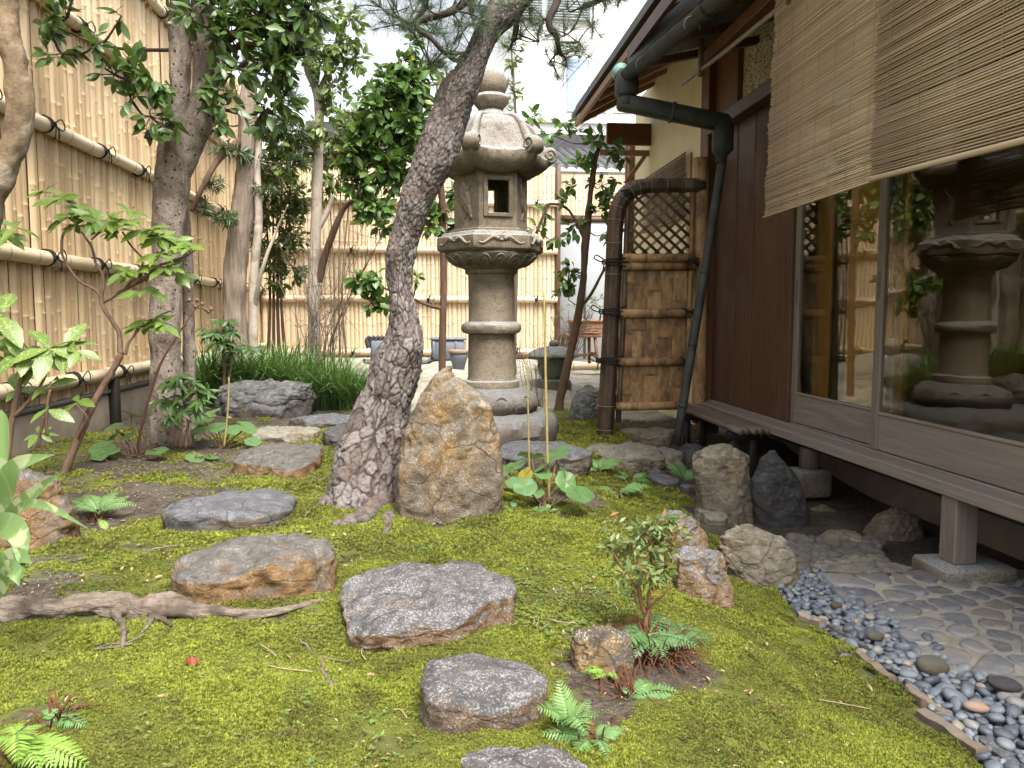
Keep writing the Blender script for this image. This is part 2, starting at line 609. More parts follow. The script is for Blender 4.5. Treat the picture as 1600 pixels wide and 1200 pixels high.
def bamboo_mat(name, a, b, node, rough=.45, mottled=None, streak_axis=2):
    m = Mat(name)
    p = m.pos()
    r = m.n('ShaderNodeObjectInfo', 'Random')
    sc = [60., 60., 60.]
    sc[streak_axis] = 1.6
    st = m.noise(scaled(m, p, tuple(sc)), 1.0, 4, .6)
    c = m.mix(r, a, b)
    c = m.mix(m.math('MULTIPLY', m.ramp(st, [(.35, 0), (.75, 1)]), .3), c, tuple(x * .55 for x in a))
    n2 = m.noise(p, 2.2, 4, .6)
    c = m.mix(m.ramp(n2, [(.58, 0), (.8, .5)]), c, (.36, .31, .26))
    at_ = m.n('ShaderNodeAttribute', 'Fac', {'attribute_name': 'rnd'})
    c = m.mix(at_, c, node)
    if mottled:
        n3 = m.noise(scaled(m, p, (9, 9, 4)), 1.0, 5, .7)
        c = m.mix(m.ramp(n3, [(.42, 0), (.6, .85)]), c, mottled)
    M[name] = m.done(m.surf(c, rough, m.bump(st, .08, .003), .4))
bamboo_mat('bamboo', (.42, .285, .15), (.64, .485, .295), (.62, .47, .29))
bamboo_mat('bamboo_rail', (.56, .44, .29), (.62, .52, .37), (.17, .12, .07), rough=.4, streak_axis=1)
bamboo_mat('bamboo_rail_x', (.56, .42, .27), (.62, .50, .35), (.17, .12, .07), rough=.4, streak_axis=0)
bamboo_mat('bamboo_back', (.60, .46, .295), (.70, .58, .42), (.38, .27, .15))
bamboo_mat('bamboo_old', (.30, .165, .068), (.44, .27, .12), (.07, .04, .02), rough=.55, mottled=(.085, .048, .022))
bamboo_mat('bamboo_dark', (.095, .054, .031), (.13, .078, .045), (.02, .013, .01), rough=.55, mottled=(.03, .02, .014))
bamboo_mat('bamboo_grey', (.10, .075, .05), (.14, .105, .075), (.05, .035, .025), rough=.55, streak_axis=1)
bamboo_mat('sudare', (.40, .29, .185), (.60, .46, .31), (.2, .14, .08), rough=.6, streak_axis=1)
bamboo_mat('sudare_dark', (.085, .05, .035), (.14, .085, .06), (.1, .05, .03), rough=.6, streak_axis=1)

def simple(name, c, rough=.6, var=.35, scale=8, bump=.2, metal=0.0, spec=.4, c2=None, bd=.004):
    m = Mat(name)
    p = m.pos()
    n1 = m.noise(p, scale, 6, .6)
    n2 = m.noise(p, scale * 9, 4, .6)
    c2 = c2 or tuple(x * (1 - var) for x in c)
    col = m.mix(m.ramp(n1, [(.3, 0), (.7, 1)]), c2, c)
    M[name] = m.done(m.surf(col, rough, m.bump(m.math('ADD', n1, m.math('MULTIPLY', n2, .4)), bump, bd), spec, metal))
simple('rope', (.016, .013, .011), .85, scale=60, bump=.6)
simple('cord', (.35, .27, .17), .8, scale=60)
simple('concrete', (.25, .20, .155), .9, .35, 6, .5, bd=.01)
simple('mortar', (.30, .275, .235), .95, .3, 12, .8, bd=.012)
simple('metal_cap', (.11, .105, .10), .5, .4, 4, .1)
simple('plaster', (.74, .67, .45), .9, .12, 5, .3, bd=.004)
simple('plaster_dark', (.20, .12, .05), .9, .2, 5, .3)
simple('copper', (.066, .070, .060), .68, .45, 7, .15, metal=.25, c2=(.026, .026, .023))
simple('copper_green', (.20, .36, .32), .6, .4, 9, .15, metal=.1)
simple('roof_tile', (.05, .05, .054), .5, .35, 4, .2)
simple('roof_board', (.10, .095, .09), .6, .3, 5, .2)
simple('soil_clump', (.03, .018, .011), .95, .5, 30, .9, bd=.01)
simple('white_wall', (.78, .78, .77), .8, .06, 1, .05)
simple('grey_panel', (.30, .315, .33), .6, .08, 2, .05)
simple('pot_grey', (.17, .19, .23), .6, .35, 7, .2)
simple('tile_grey', (.19, .205, .24), .5, .4, 9, .2)
simple('terracotta', (.30, .20, .15), .8, .25, 8, .2)
simple('wicker', (.44, .25, .16), .8, .45, 30, .6)
simple('tatami', (.20, .15, .06), .8, .2, 10, .2)
simple('ochre_wall', (.36, .21, .045), .85, .2, 4, .2)
simple('interior', (.06, .035, .018), .8, .3, 4, .2)
simple('flower', (.75, .70, .62), .6, .2, 30, .1)
simple('louvre', (.70, .72, .74), .6, .1, 2, .05)
simple('curtain', (.62, .50, .40), .8, .15, 3, .1)
simple('curtain_blue', (.33, .40, .55), .8, .2, 3, .1)
simple('wire', (.10, .09, .09), .6, .1, 3, .05)
simple('stalk', (.34, .27, .09), .7, .3, 30, .2)
simple('stem_green', (.085, .10, .03), .6, .35, 20, .2)
simple('stem_red', (.15, .075, .05), .6, .35, 20, .2)
simple('stem_orange', (.24, .115, .05), .75, .5, 25, .5)
simple('twig', (.16, .115, .085), .85, .4, 30, .5)
simple('twig_dark', (.045, .03, .022), .85, .4, 30, .5)
simple('dead_leaf', (.40, .25, .15), .75, .5, 12, .3)
simple('maple_red', (.20, .03, .018), .6, .4, 40, .2)
simple('fern_litter', (.115, .040, .015), .9, .5, 30, .6)
simple('gravel_dark', (.13, .115, .10), .85, .5, 20, .5)

m = Mat('ranma')
p = m.pos()
pat = m.ramp(m.noise(scaled(m, p, (40, 32, 60)), 1.0, 3, .5, 1.8), [(.5, 0), (.55, 1)])
M['ranma'] = m.done(m.surf(m.mix(pat, (.62, .53, .38), (.10, .075, .05)), .8, m.bump(pat, .5, .006)))

# glass: thin sheet, Fresnel mirror over a clear body
m = Mat('glass')
geo = m.n('ShaderNodeNewGeometry', 'Incoming')
nrm = m.n('ShaderNodeNewGeometry', 'Normal')
wob = m.bump(m.noise(scaled(m, m.pos(), (1.2, 1.2, 5.0)), 1.5, 2, .5), .035, .02)
cs = m.math('ABSOLUTE', m.n('ShaderNodeVectorMath', 'Value', {'operation': 'DOT_PRODUCT'}))
dn = cs.node.inputs[0].links[0].from_node
m.set(dn.inputs[0], geo)
m.set(dn.inputs[1], nrm)
fr = m.math('ADD', m.math('MULTIPLY', m.math('POWER', m.math('SUBTRACT', 1.0, cs), 5.0), .95), .05, True)
gl = m.n('ShaderNodeBsdfGlossy', Color=(1, 1, 1), Roughness=0.0, Normal=wob)
tr = m.n('ShaderNodeBsdfTransparent', Color=(.90, .88, .82))
mx = m.t.nodes.new('ShaderNodeMixShader')
m.set(mx.inputs[0], fr)
m.t.links.new(tr, mx.inputs[1])
m.t.links.new(gl, mx.inputs[2])
M['glass'] = m.done(mx.outputs[0])
m = Mat('window_glass')
M['window_glass'] = m.done(m.surf((.35, .38, .42), .08, None, .6))

# rocks
M['rock_rust'] = rock_mat('rock_rust', (.15, .12, .095), (.05, .042, .036), (.23, .125, .048), .50, (.31, .305, .31), .26, top=(.125, .117, .115), bump=.9)
M['rock_rust_b'] = rock_mat('rock_rust_b', (.17, .125, .085), (.06, .046, .034), (.27, .15, .055), .62, (.30, .29, .28), .10, top=(.15, .135, .12), bump=.9)
M['rock_grey'] = rock_mat('rock_grey', (.105, .098, .09), (.035, .033, .031), (.15, .10, .055), .4, (.25, .255, .265), .10, top=(.125, .125, .135), bump=.8)
M['rock_brown'] = rock_mat('rock_brown', (.23, .18, .125), (.075, .057, .04), (.32, .18, .045), .46, (.42, .37, .31), .22, top=(.25, .215, .17), bump=1.0)
M['rock_tan'] = rock_mat('rock_tan', (.29, .24, .165), (.10, .082, .058), (.25, .17, .08), .28, (.38, .35, .29), .16, top=(.27, .245, .195), bump=.9)
M['rock_dark'] = rock_mat('rock_dark', (.072, .068, .065), (.026, .025, .024), (.06, .05, .04), .1, (.14, .14, .14), .1, top=(.085, .082, .08), bump=.8)
M['rock_blue'] = rock_mat('rock_blue', (.18, .15, .11), (.06, .05, .045), (.30, .17, .055), .75, (.34, .37, .42), .16, top=(.19, .205, .235), bump=.9)
M['rock_green'] = rock_mat('rock_green', (.19, .185, .16), (.07, .075, .06), (.12, .12, .06), .2, (.36, .38, .35), .2, top=(.22, .225, .21), moss=.12)
M['rock_boulder'] = rock_mat('rock_boulder', (.095, .083, .070), (.028, .025, .022), (.12, .085, .055), .2, (.30, .30, .31), .15, top=(.19, .185, .18), bump=.9)
M['rock_shade'] = rock_mat('rock_shade', (.24, .19, .13), (.10, .08, .055), (.22, .15, .08), .2, (.36, .32, .26), .15)
M['stump'] = rock_mat('stump', (.22, .13, .055), (.05, .035, .025), (.26, .16, .05), .5, (.40, .33, .22), .15, top=(.07, .065, .06))

def granite(name, base, stain, amt, bl=1.0):
    m = Mat(name)
    p = m.pos(rand=False)
    n1 = m.noise(p, 3.0, 6, .6)
    n2 = m.noise(p, 14.0, 6, .65)
    n3 = m.noise(p, 170.0, 3, .6)
    c = m.mix(m.ramp(n3, [(.36, 0), (.62, 1)]), tuple(x * .5 for x in base), tuple(min(1, x * 1.25) for x in base))
    c = m.mix(m.ramp(m.math('ADD', n1, m.math('MULTIPLY', n2, .4)), [(.62, 0), (.86, amt)]), c, stain)
    nz = m.n('ShaderNodeSeparateXYZ', 'Z', Vector=m.n('ShaderNodeNewGeometry', 'Normal'))
    up = m.ramp(m.math('ADD', nz, m.math('MULTIPLY', m.math('SUBTRACT', n2, .5), .8)), [(.15, 0), (.7, 1)])
    c = m.mix(m.math('MULTIPLY', up, .85), c, m.mix(m.ramp(n3, [(.4, 0), (.6, 1)]), tuple(x * bl for x in (.15, .15, .145)), tuple(x * bl for x in (.34, .34, .335))))   # bleached, lichened tops
    pit = m.ramp(m.noise(p, 40.0, 4, .7), [(.30, 1), (.42, 0)])
    c = m.mix(m.math('MULTIPLY', pit, .6), c, (.05, .042, .03))
    h = m.math('ADD', m.math('MULTIPLY', n3, .5), m.math('ADD', n2, m.math('MULTIPLY', pit, -.5)))
    return m.done(m.surf(c, .85, m.bump(h, .55, .012), .3))
M['granite'] = granite('granite', (.225, .185, .135), (.085, .062, .038), .85)
M['granite_pink'] = granite('granite_pink', (.15, .118, .098), (.065, .05, .038), .8, .62)
M['granite_green'] = granite('granite_green', (.11, .115, .095), (.06, .06, .045), .6)

# bark
def bark(name, a, b, lichen=None, spots=None, stretch=(14, 14, 3), bump=.6, rough=.85):
    m = Mat(name)
    p = m.pos(rand=False)
    n1 = m.noise(scaled(m, p, stretch), 1.0, 6, .65)
    n2 = m.noise(p, 55.0, 5, .65)
    c = m.mix(m.ramp(n1, [(.3, 0), (.7, 1)]), a, b)
    if lichen:
        c = m.mix(m.ramp(m.noise(p, lichen[1], 5, .6), [(.5, 0), (.62, .85)]), c, lichen[0])
    h = m.math('ADD', n1, m.math('MULTIPLY', n2, .5))
    if spots:
        s = m.ramp(m.vor(scaled(m, p, (1, 1, .8)), spots[1]), [(.12, 1), (.2, 0)])
        c = m.mix(m.math('MULTIPLY', s, .9), c, spots[0])
        s2 = m.ramp(m.noise(p, spots[1] * 1.2, 3, .6), [(.62, 0), (.68, .8)])
        c = m.mix(s2, c, spots[0])
        h = m.math('SUBTRACT', h, m.math('MULTIPLY', s, .5))
    M[name] = m.done(m.surf(c, rough, m.bump(h, bump, .015), .25))
bark('bark_speckled', (.15, .115, .088), (.29, .245, .205), ((.115, .088, .07), 5.0), ((.030, .020, .015), 26.0), (22, 22, 7), 1.6)
bark('bark_lichen', (.085, .058, .034), (.22, .155, .095), ((.27, .225, .175), 7.0), None, (12, 12, 6), .7)
bark('bark_maki', (.15, .115, .085), (.27, .22, .175), None, None, (46, 46, 2.2), .9)
bark('bark_pale', (.30, .25, .20), (.44, .38, .32), ((.22, .18, .14), 6.0), None, (12, 12, 5), .3)
bark('bark_brown', (.06, .035, .022), (.13, .08, .05), None, None, (20, 20, 5), .5)
bark('bark_shrub', (.11, .06, .04), (.20, .13, .09), None, None, (30, 30, 8), .5)
bark('bark_root', (.085, .062, .046), (.24, .195, .155), ((.065, .046, .034), 9.0), None, (10, 46, 46), 1.0)

m = Mat('bark_pine')
cid = m.n('ShaderNodeAttribute', 'Fac', {'attribute_name': 'rnd'})
p = m.pos(rand=False)
n1 = m.noise(p, 60.0, 6, .65)
n2 = m.noise(p, 9.0, 4, .6)
c = m.ramp(m.math('ADD', m.math('MULTIPLY', cid, .55), m.math('MULTIPLY', n1, .5)), [(.15, (.032, .022, .018)), (.36, (.082, .064, .055)), (.60, (.145, .122, .112)), (.9, (.25, .225, .215))])
c = m.mix(m.ramp(n2, [(.55, 0), (.72, .6)]), c, (.15, .085, .055))
fl = m.vor(scaled(m, p, (1, 1, .7)), 60.0)
M['bark_pine'] = m.done(m.surf(c, .85, m.bump(m.math('ADD', n1, m.math('MULTIPLY', fl, .5)), .7, .012), .25))

# leaves
M['leaf_dark'] = leaf_mat('leaf_dark', (.026, .058, .016), (.075, .125, .030))
M['leaf_dark_i'] = leaf_mat('leaf_dark_i', (.026, .058, .016), (.070, .125, .030), ind=True)
M['leaf_cam'] = leaf_mat('leaf_cam', (.026, .065, .014), (.085, .155, .032), patch=((.20, .20, .02), .96))
M['leaf_cam_i'] = leaf_mat('leaf_cam_i', (.028, .07, .014), (.085, .16, .032), ind=True, patch=((.22, .20, .02), .96))
M['leaf_light'] = leaf_mat('leaf_light', (.06, .10, .025), (.13, .19, .045), trans=.35)
M['leaf_bush'] = leaf_mat('leaf_bush', (.05, .085, .025), (.13, .17, .045), trans=.35)
M['leaf_aucuba'] = leaf_mat('leaf_aucuba', (.055, .11, .022), (.13, .20, .035), ind=True, trans=.33, spots=((.42, .44, .13), 34.0, .62))
M['leaf_aucuba_big'] = leaf_mat('leaf_aucuba_big', (.055, .115, .03), (.11, .17, .035), ind=True, trans=.3, spots=((.42, .42, .14), 22.0, .60))
M['leaf_asp'] = leaf_mat('leaf_asp', (.085, .145, .045), (.12, .19, .06), ind=True, trans=.3, spots=((.30, .34, .18), 14.0, .56))
M['leaf_far'] = leaf_mat('leaf_far', (.05, .11, .035), (.09, .16, .055), ind=True, rough=.3, trans=.2, patch=((.28, .25, .04), .94))
M['leaf_pieris'] = leaf_mat('leaf_pieris', (.022, .055, .016), (.055, .11, .028))
M['leaf_needle'] = leaf_mat('leaf_needle', (.030, .055, .030), (.075, .11, .055), trans=.15, rough=.5)
M['leaf_maki'] = leaf_mat('leaf_maki', (.022, .045, .018), (.06, .10, .035), trans=.2)
M['leaf_grass'] = leaf_mat('leaf_grass', (.04, .095, .025), (.14, .23, .075), trans=.3)
M['leaf_cover'] = leaf_mat('leaf_cover', (.045, .095, .03), (.10, .17, .06), trans=.25)
M['leaf_fern'] = leaf_mat('leaf_fern', (.085, .175, .055), (.15, .26, .085), ind=True, rough=.5, trans=.35)
M['leaf_fern_dark'] = leaf_mat('leaf_fern_dark', (.055, .12, .045), (.10, .185, .065), ind=True, rough=.45, trans=.3)
M['leaf_fern_bright'] = leaf_mat('leaf_fern_bright', (.15, .26, .04), (.22, .34, .06), ind=True, rough=.5, trans=.4)
M['leaf_azalea'] = leaf_mat('leaf_azalea', (.06, .11, .03), (.19, .23, .08), trans=.35, patch=((.30, .15, .04), .86))
M['leaf_weed'] = leaf_mat('leaf_weed', (.085, .125, .030), (.15, .20, .055), trans=.3)

# moss and soil
m = Mat('moss')
r = m.n('ShaderNodeObjectInfo', 'Random')
wp = m.pos(world=True)
n1 = m.noise(wp, 2.4, 5, .6)
n2 = m.noise(wp, 14.0, 4, .6)
c = m.mix(r, (.150, .172, .026), (.325, .352, .062))
c = m.mix(m.ramp(n1, [(.46, 0), (.58, 1)]), c, m.mix(r, (.095, .108, .026), (.205, .215, .048)))
c = m.mix(m.ramp(n2, [(.53, 0), (.70, .8)]), c, (.105, .082, .038))
c = m.mix(m.ramp(m.noise(wp, 5.5, 5, .65), [(.58, 0), (.68, .55)]), c, (.11, .16, .055))
h0 = m.surf(c, .8, None, .15)
tr = m.n('ShaderNodeBsdfTranslucent', Color=m.mix(.5, c, (.30, .34, .02)))
mx = m.t.nodes.new('ShaderNodeMixShader')
mx.inputs[0].default_value = .3
m.t.links.new(h0, mx.inputs[1])
m.t.links.new(tr, mx.inputs[2])
M['moss'] = m.done(mx.outputs[0])

m = Mat('ground')
wp = m.pos(world=True)
mo = m.n('ShaderNodeAttribute', 'Fac', {'attribute_name': 'moss'})
gr = m.n('ShaderNodeAttribute', 'Fac', {'attribute_name': 'gravel'})
n1 = m.noise(wp, 6.0, 6, .65)
n2 = m.noise(wp, 45.0, 6, .7)
n3 = m.noise(wp, 190.0, 4, .7)
soil = m.mix(m.ramp(n2, [(.35, 0), (.65, 1)]), (.022, .017, .013), (.095, .074, .055))
soil = m.mix(m.ramp(n1, [(.45, 0), (.65, .7)]), soil, (.115, .10, .078))
soil = m.mix(m.ramp(n3, [(.60, 0), (.68, .8)]), soil, (.30, .265, .215))
soil = m.mix(m.ramp(m.noise(wp, 90.0, 3, .6), [(.30, .8), (.42, 0)]), soil, (.018, .013, .010))
gcol = m.mix(m.ramp(m.noise(wp, 9.0, 5, .7), [(.4, 0), (.7, 1)]), (.105, .118, .022), (.175, .185, .034))
gcol = m.mix(m.ramp(n3, [(.35, 0), (.7, .7)]), gcol, (.045, .05, .012))
f = m.ramp(m.math('ADD', mo, m.math('MULTIPLY', m.math('SUBTRACT', m.noise(wp, 24.0, 6, .7), .5), 1.0)), [(.30, 0), (.52, 1)])
c = m.mix(f, soil, gcol)
gv = m.mix(m.ramp(n2, [(.35, 0), (.65, 1)]), (.30, .27, .23), (.50, .46, .40))
gv = m.mix(m.ramp(n1, [(.45, 0), (.62, .7)]), gv, (.17, .20, .10))
c = m.mix(gr, c, gv)
h = m.math('ADD', m.math('MULTIPLY', n1, .6), m.math('ADD', m.math('MULTIPLY', n2, .5), m.math('MULTIPLY', n3, .25)))
M['ground'] = m.done(m.surf(c, .95, m.bump(h, .8, .03), .2))

# pebbles and paving
def pebble(name, stops):
    m = Mat(name)
    r = m.n('ShaderNodeObjectInfo', 'Random') if name == 'pebble' or name == 'paver' else m.n('ShaderNodeAttribute', 'Fac', {'attribute_name': 'rnd'})
    c = m.ramp(r, stops)
    p = m.pos(rand=False)
    n = m.noise(p, 40.0, 5, .6)
    c = m.mix(m.math('MULTIPLY', m.ramp(n, [(.4, 0), (.7, 1)]), .4), c, (.20, .20, .20))
    if name == 'paver':
        n1 = m.noise(m.pos(world=True), 11.0, 6, .65)
        c = m.mix(m.ramp(n1, [(.42, 0), (.66, .8)]), c, (.23, .19, .145))
        n = m.math('ADD', n, n1)
    M[name] = m.done(m.surf(c, .5, m.bump(n, .25 if name != 'paver' else .6, .004 if name != 'paver' else .010), .45))
st = [(0, (.036, .044, .060)), (.35, (.072, .086, .110)), (.65, (.110, .128, .158)), (.88, (.155, .168, .19)), (.965, (.20, .195, .18)), (.99, (.24, .185, .13))]
pebble('pebble', st)
pebble('pebble_bed', st)
pebble('paver', [(0, (.075, .085, .105)), (.4, (.115, .127, .148)), (.8, (.16, .167, .178)), (1, (.18, .165, .145))])
# ------------------------------------------------------------------ ground, moss, far ground
EDGE_PX = [(1196, 900), (1250, 962), (1310, 1002), (1400, 1062), (1460, 1122), (1530, 1192), (1640, 1290), (1760, 1420)]
EDGE = np.array([gnd(*p)[:2] for p in EDGE_PX])
_eo = np.argsort(EDGE[:, 1])
def x_edge(Y):
    return np.interp(Y, EDGE[_eo, 1], EDGE[_eo, 0], left=EDGE[_eo, 0][0], right=EDGE[_eo, 0][-1] + .15)

SOIL = [(gnd(985, 1065), .20, .9), (gnd(60, 1130), .16, .7), (gnd(880, 790), .24, .6), (gnd(150, 800), .35, .6), (gnd(930, 1130), .12, .6),
        (gnd(480, 880), .14, .7), (gnd(100, 910), .2, .6), (gnd(900, 930), .10, .6), (gnd(1090, 920), .10, .7), (gnd(700, 815), .12, .5), (gnd(250, 860), .16, .5)]

def mossf(X, Y):
    sh = np.broadcast(X, Y).shape
    Xf, Yf = np.broadcast_to(X, sh).ravel(), np.broadcast_to(Y, sh).ravel()
    p = np.stack([Xf, Yf, Xf * 0], 1)
    m = .95 - .38 * smooth(3.2, 4.4, Yf) - .25 * smooth(5.5, 7, Yf)
    m = m - .27 * smooth(-.75, -1.35, Xf) * smooth(2.3, 3.0, Yf)
    m = m + .32 * vnoise(p * 2.6, 21) + .30 * vnoise(p * 7.5, 22)
    for c, r, a in SOIL:
        m = m - a * np.exp(-((Xf - c[0]) ** 2 + (Yf - c[1]) ** 2) / (r * r))
    m = np.where(Xf > x_edge(Yf) - .01, 0, m)
    m = np.where((Xf > 1.25) & (Yf < 4.3), m * .5, m) + .18 * smooth(.5, 1.0, Xf) * smooth(4.3, 5.0, Yf)
    return np.clip(m, 0, 1).reshape(sh)

gx = np.unique(np.concatenate([[-80, -30, -12, -6, -4], np.arange(-3, -1.6, .05), np.arange(-1.6, 1.9, .0165), np.arange(1.9, 3.2, .06), [4, 6, 12, 30, 80]]))
gy = np.unique(np.concatenate([[-30, -10, -3, 0, .6], np.arange(.9, 3.4, .0165), np.arange(3.4, 6, .035), np.arange(6, 12.5, .1), [14, 18, 30, 60, 120, 400]]))
GX, GY = np.meshgrid(gx, gy)
GZ = zg(GX, GY)
GM = mossf(GX, GY)
bumpy = (fbm(np.stack([GX.ravel() * 13, GY.ravel() * 13, GX.ravel() * 0], 1), 3, 40)).reshape(GX.shape) * .006
inn = (GX > -2.6) & (GX < 1.3) & (GY > .9) & (GY < 9)
bumpy = bumpy + .010 * vnoise(np.stack([GX.ravel() * 9, GY.ravel() * 9, GX.ravel() * 0], 1), 41).reshape(GX.shape)
GZ = GZ + np.where(inn, bumpy + .006 * GM, 0)
GZ = np.where(GX > x_edge(GY) - .004, GZ - .035, GZ)                    # the pebble channel lies a little lower than the moss
GG = smooth(6.9, 7.8, GY + .5 * vnoise(np.stack([GX.ravel() * 1.5, GY.ravel() * 1.5, GX.ravel() * 0], 1), 3).reshape(GX.shape) + .35 * smooth(0.2, -1.0, GX) * -3)
nx, ny = len(gx), len(gy)
i = np.arange(ny - 1)[:, None] * nx
j = np.arange(nx - 1)[None]
q = np.stack([i + j, i + j + 1, i + nx + j + 1, i + nx + j], 2).reshape(-1, 4)
ground = link('ground', fast_mesh('ground', np.stack([GX, GY, GZ], 2).reshape(-1, 3), q, None, {'moss': GM, 'gravel': GG}), M['ground'])
tag(ground, 'mossy garden ground with bare soil patches', kind='structure')

# moss: a carpet of tiny tufts, denser near the eye
def tuft_mesh(seed, n=9):
    rg = np.random.default_rng(seed)
    V, T = [], []
    for k in range(n):
        a = rg.random() * 6.283
        r0 = .35 * math.sqrt(rg.random())
        b = np.array([math.cos(a) * r0, math.sin(a) * r0, -.15])
        a2 = a + rg.normal() * .7
        ln = .45 + .5 * rg.random()
        tip = b + np.array([math.cos(a2) * ln * .5, math.sin(a2) * ln * .5, ln * .85 + .15])
        w = .17
        s = np.array([-math.sin(a2), math.cos(a2), 0]) * w
        mid = (b * .45 + tip * .55) + np.array([0, 0, .08])
        i0 = len(V)
        V += [b - s * .6, b + s * .6, mid + s, mid - s, tip]
        T += [(i0, i0 + 1, i0 + 2), (i0, i0 + 2, i0 + 3), (i0 + 3, i0 + 2, i0 + 4)]
    return fast_mesh('moss_tuft', V, None, T)

tuft_objs = []
for s in range(3):
    tm = tuft_mesh(s)
    tm.materials.append(M['moss'])
    o = bpy.data.objects.new('moss_tuft', tm)
    tuft_objs.append(o)

def instance_group(name, objs, lists):
    """a point mesh whose points carry copies of small meshes (geometry nodes)"""
    ng = bpy.data.node_groups.new(name, 'GeometryNodeTree')
    ng.interface.new_socket('Geometry', in_out='INPUT', socket_type='NodeSocketGeometry')
    ng.interface.new_socket('Geometry', in_out='OUTPUT', socket_type='NodeSocketGeometry')
    gi = ng.nodes.new('NodeGroupInput')
    go = ng.nodes.new('NodeGroupOutput')
    join = ng.nodes.new('GeometryNodeJoinGeometry')
    for k, ob in enumerate(objs):
        info = ng.nodes.new('GeometryNodeObjectInfo')
        info.inputs['Object'].default_value = ob
        info.inputs['As Instance'].default_value = True
        inst = ng.nodes.new('GeometryNodeInstanceOnPoints')
        na = ng.nodes.new('GeometryNodeInputNamedAttribute')
        na.data_type = 'FLOAT'
        na.inputs['Name'].default_value = 'sc'
        nr = ng.nodes.new('GeometryNodeInputNamedAttribute')
        nr.data_type = 'FLOAT_VECTOR'
        nr.inputs['Name'].default_value = 'rot'
        nk = ng.nodes.new('GeometryNodeInputNamedAttribute')
        nk.data_type = 'FLOAT'
        nk.inputs['Name'].default_value = 'which'
        cmp = ng.nodes.new('FunctionNodeCompare')
        cmp.data_type = 'FLOAT'
        cmp.operation = 'EQUAL'
        cmp.inputs['Epsilon'].default_value = .1
        ng.links.new(nk.outputs['Attribute'], cmp.inputs['A'])
        cmp.inputs['B'].default_value = float(k)
        ng.links.new(gi.outputs[0], inst.inputs['Points'])
        ng.links.new(cmp.outputs[0], inst.inputs['Selection'])
        ng.links.new(info.outputs['Geometry'], inst.inputs['Instance'])
        ng.links.new(na.outputs['Attribute'], inst.inputs['Scale'])
        ng.links.new(nr.outputs['Attribute'], inst.inputs['Rotation'])
        ng.links.new(inst.outputs[0], join.inputs[0])
    ng.links.new(join.outputs[0], go.inputs[0])
    P, S, ROT = lists
    me = fast_mesh(name, P, None, None, {'sc': S, 'which': np.random.default_rng(5).integers(0, len(objs), len(P)).astype(float)})
    ra = me.attributes.new('rot', 'FLOAT_VECTOR', 'POINT')
    ra.data.foreach_set('vector', np.asarray(ROT, np.float32).ravel())
    ob = link(name, me, None)
    mod = ob.modifiers.new('scatter', 'NODES')
    mod.node_group = ng
    return ob

rg = np.random.default_rng(11)
MP, MS = [], []
for (y0, y1, step, sz) in ((1.25, 2.0, .0046, .0064), (2.0, 2.8, .0060, .0080), (2.8, 3.9, .0095, .0115), (3.9, 6.9, .019, .0175)):
    x0, x1 = max(-2.5, -.95 * y1), min(2.1, .75 * y1 + .1)
    n = int((x1 - x0) * (y1 - y0) / step ** 2)
    X = rg.uniform(x0, x1, n)
    Y = rg.uniform(y0, y1, n)
    mk = mossf(X, Y) + .35 * vnoise(np.stack([X * 26, Y * 26, X * 0], 1), 8)
    keep = mk > .42
    X, Y, mk = X[keep], Y[keep], mk[keep]
    b = fbm(np.stack([X * 13, Y * 13, X * 0], 1), 3, 40) * .006 + .006 * mossf(X, Y) + .010 * vnoise(np.stack([X * 9, Y * 9, X * 0], 1), 41)
    MP.append(np.stack([X, Y, zg(X, Y) + b], 1))
    MS.append(sz * (1 + .4 * vnoise(np.stack([X * 6, Y * 6, X * 0], 1), 77)) * (.6 + .7 * rg.random(len(X))) * (.7 + .45 * np.clip(mk, 0, 1)))
MP, MS = np.vstack(MP), np.concatenate(MS)
rot = np.stack([rg.normal(0, .25, len(MP)), rg.normal(0, .25, len(MP)), rg.random(len(MP)) * 6.283], 1)
moss = instance_group('moss', tuft_objs, (MP, MS, rot))
tag(moss, 'yellow green moss carpet covering the garden ground', 'moss', kind='stuff')
# ------------------------------------------------------------------ bamboo fences
FX = -2.54                 # face of the long fence
FENCE_TOP = 3.92
def slat_mesh(seed, h, r, node_rel=1.0):
    """one split bamboo: half round, with knuckles"""
    rg = np.random.default_rng(seed)
    zs, rr, nd = [0.0], [1.0], [0.0]
    z = rg.uniform(.07, .33)
    while z < h - .06:
        for dz, k, n in ((-.04, 1.0, 0), (-.013, 1.0, 0), (-.006, 1.12, .3), (.0, 1.17, .8), (.005, 1.10, .4), (.011, .98, .0), (.04, 1.0, 0)):
            zs.append(z + dz)
            rr.append(1 + (k - 1) * node_rel)
            nd.append(n)
        z += rg.uniform(.30, .44)
    zs.append(h)
    rr.append(1.0)
    nd.append(0)
    zs, rr, nd = np.array(zs), np.array(rr), np.array(nd)
    th = np.linspace(-1.45, 1.45, 6)
    wob = np.zeros(len(zs))
    V = np.stack([(rr[:, None] * np.cos(th)) * r * .78, np.minimum(rr[:, None] ** .3, 1.01) * np.sin(th) * r + wob[:, None], np.broadcast_to(zs[:, None], (len(zs), 6))], 2).reshape(-1, 3)
    i = np.arange(len(zs) - 1)[:, None] * 6
    j = np.arange(5)[None]
    q = np.stack([i + j, i + j + 1, i + 6 + j + 1, i + 6 + j], 2).reshape(-1, 4)
    return fast_mesh('slat', V, q, None, {'rnd': np.repeat(nd, 6)})

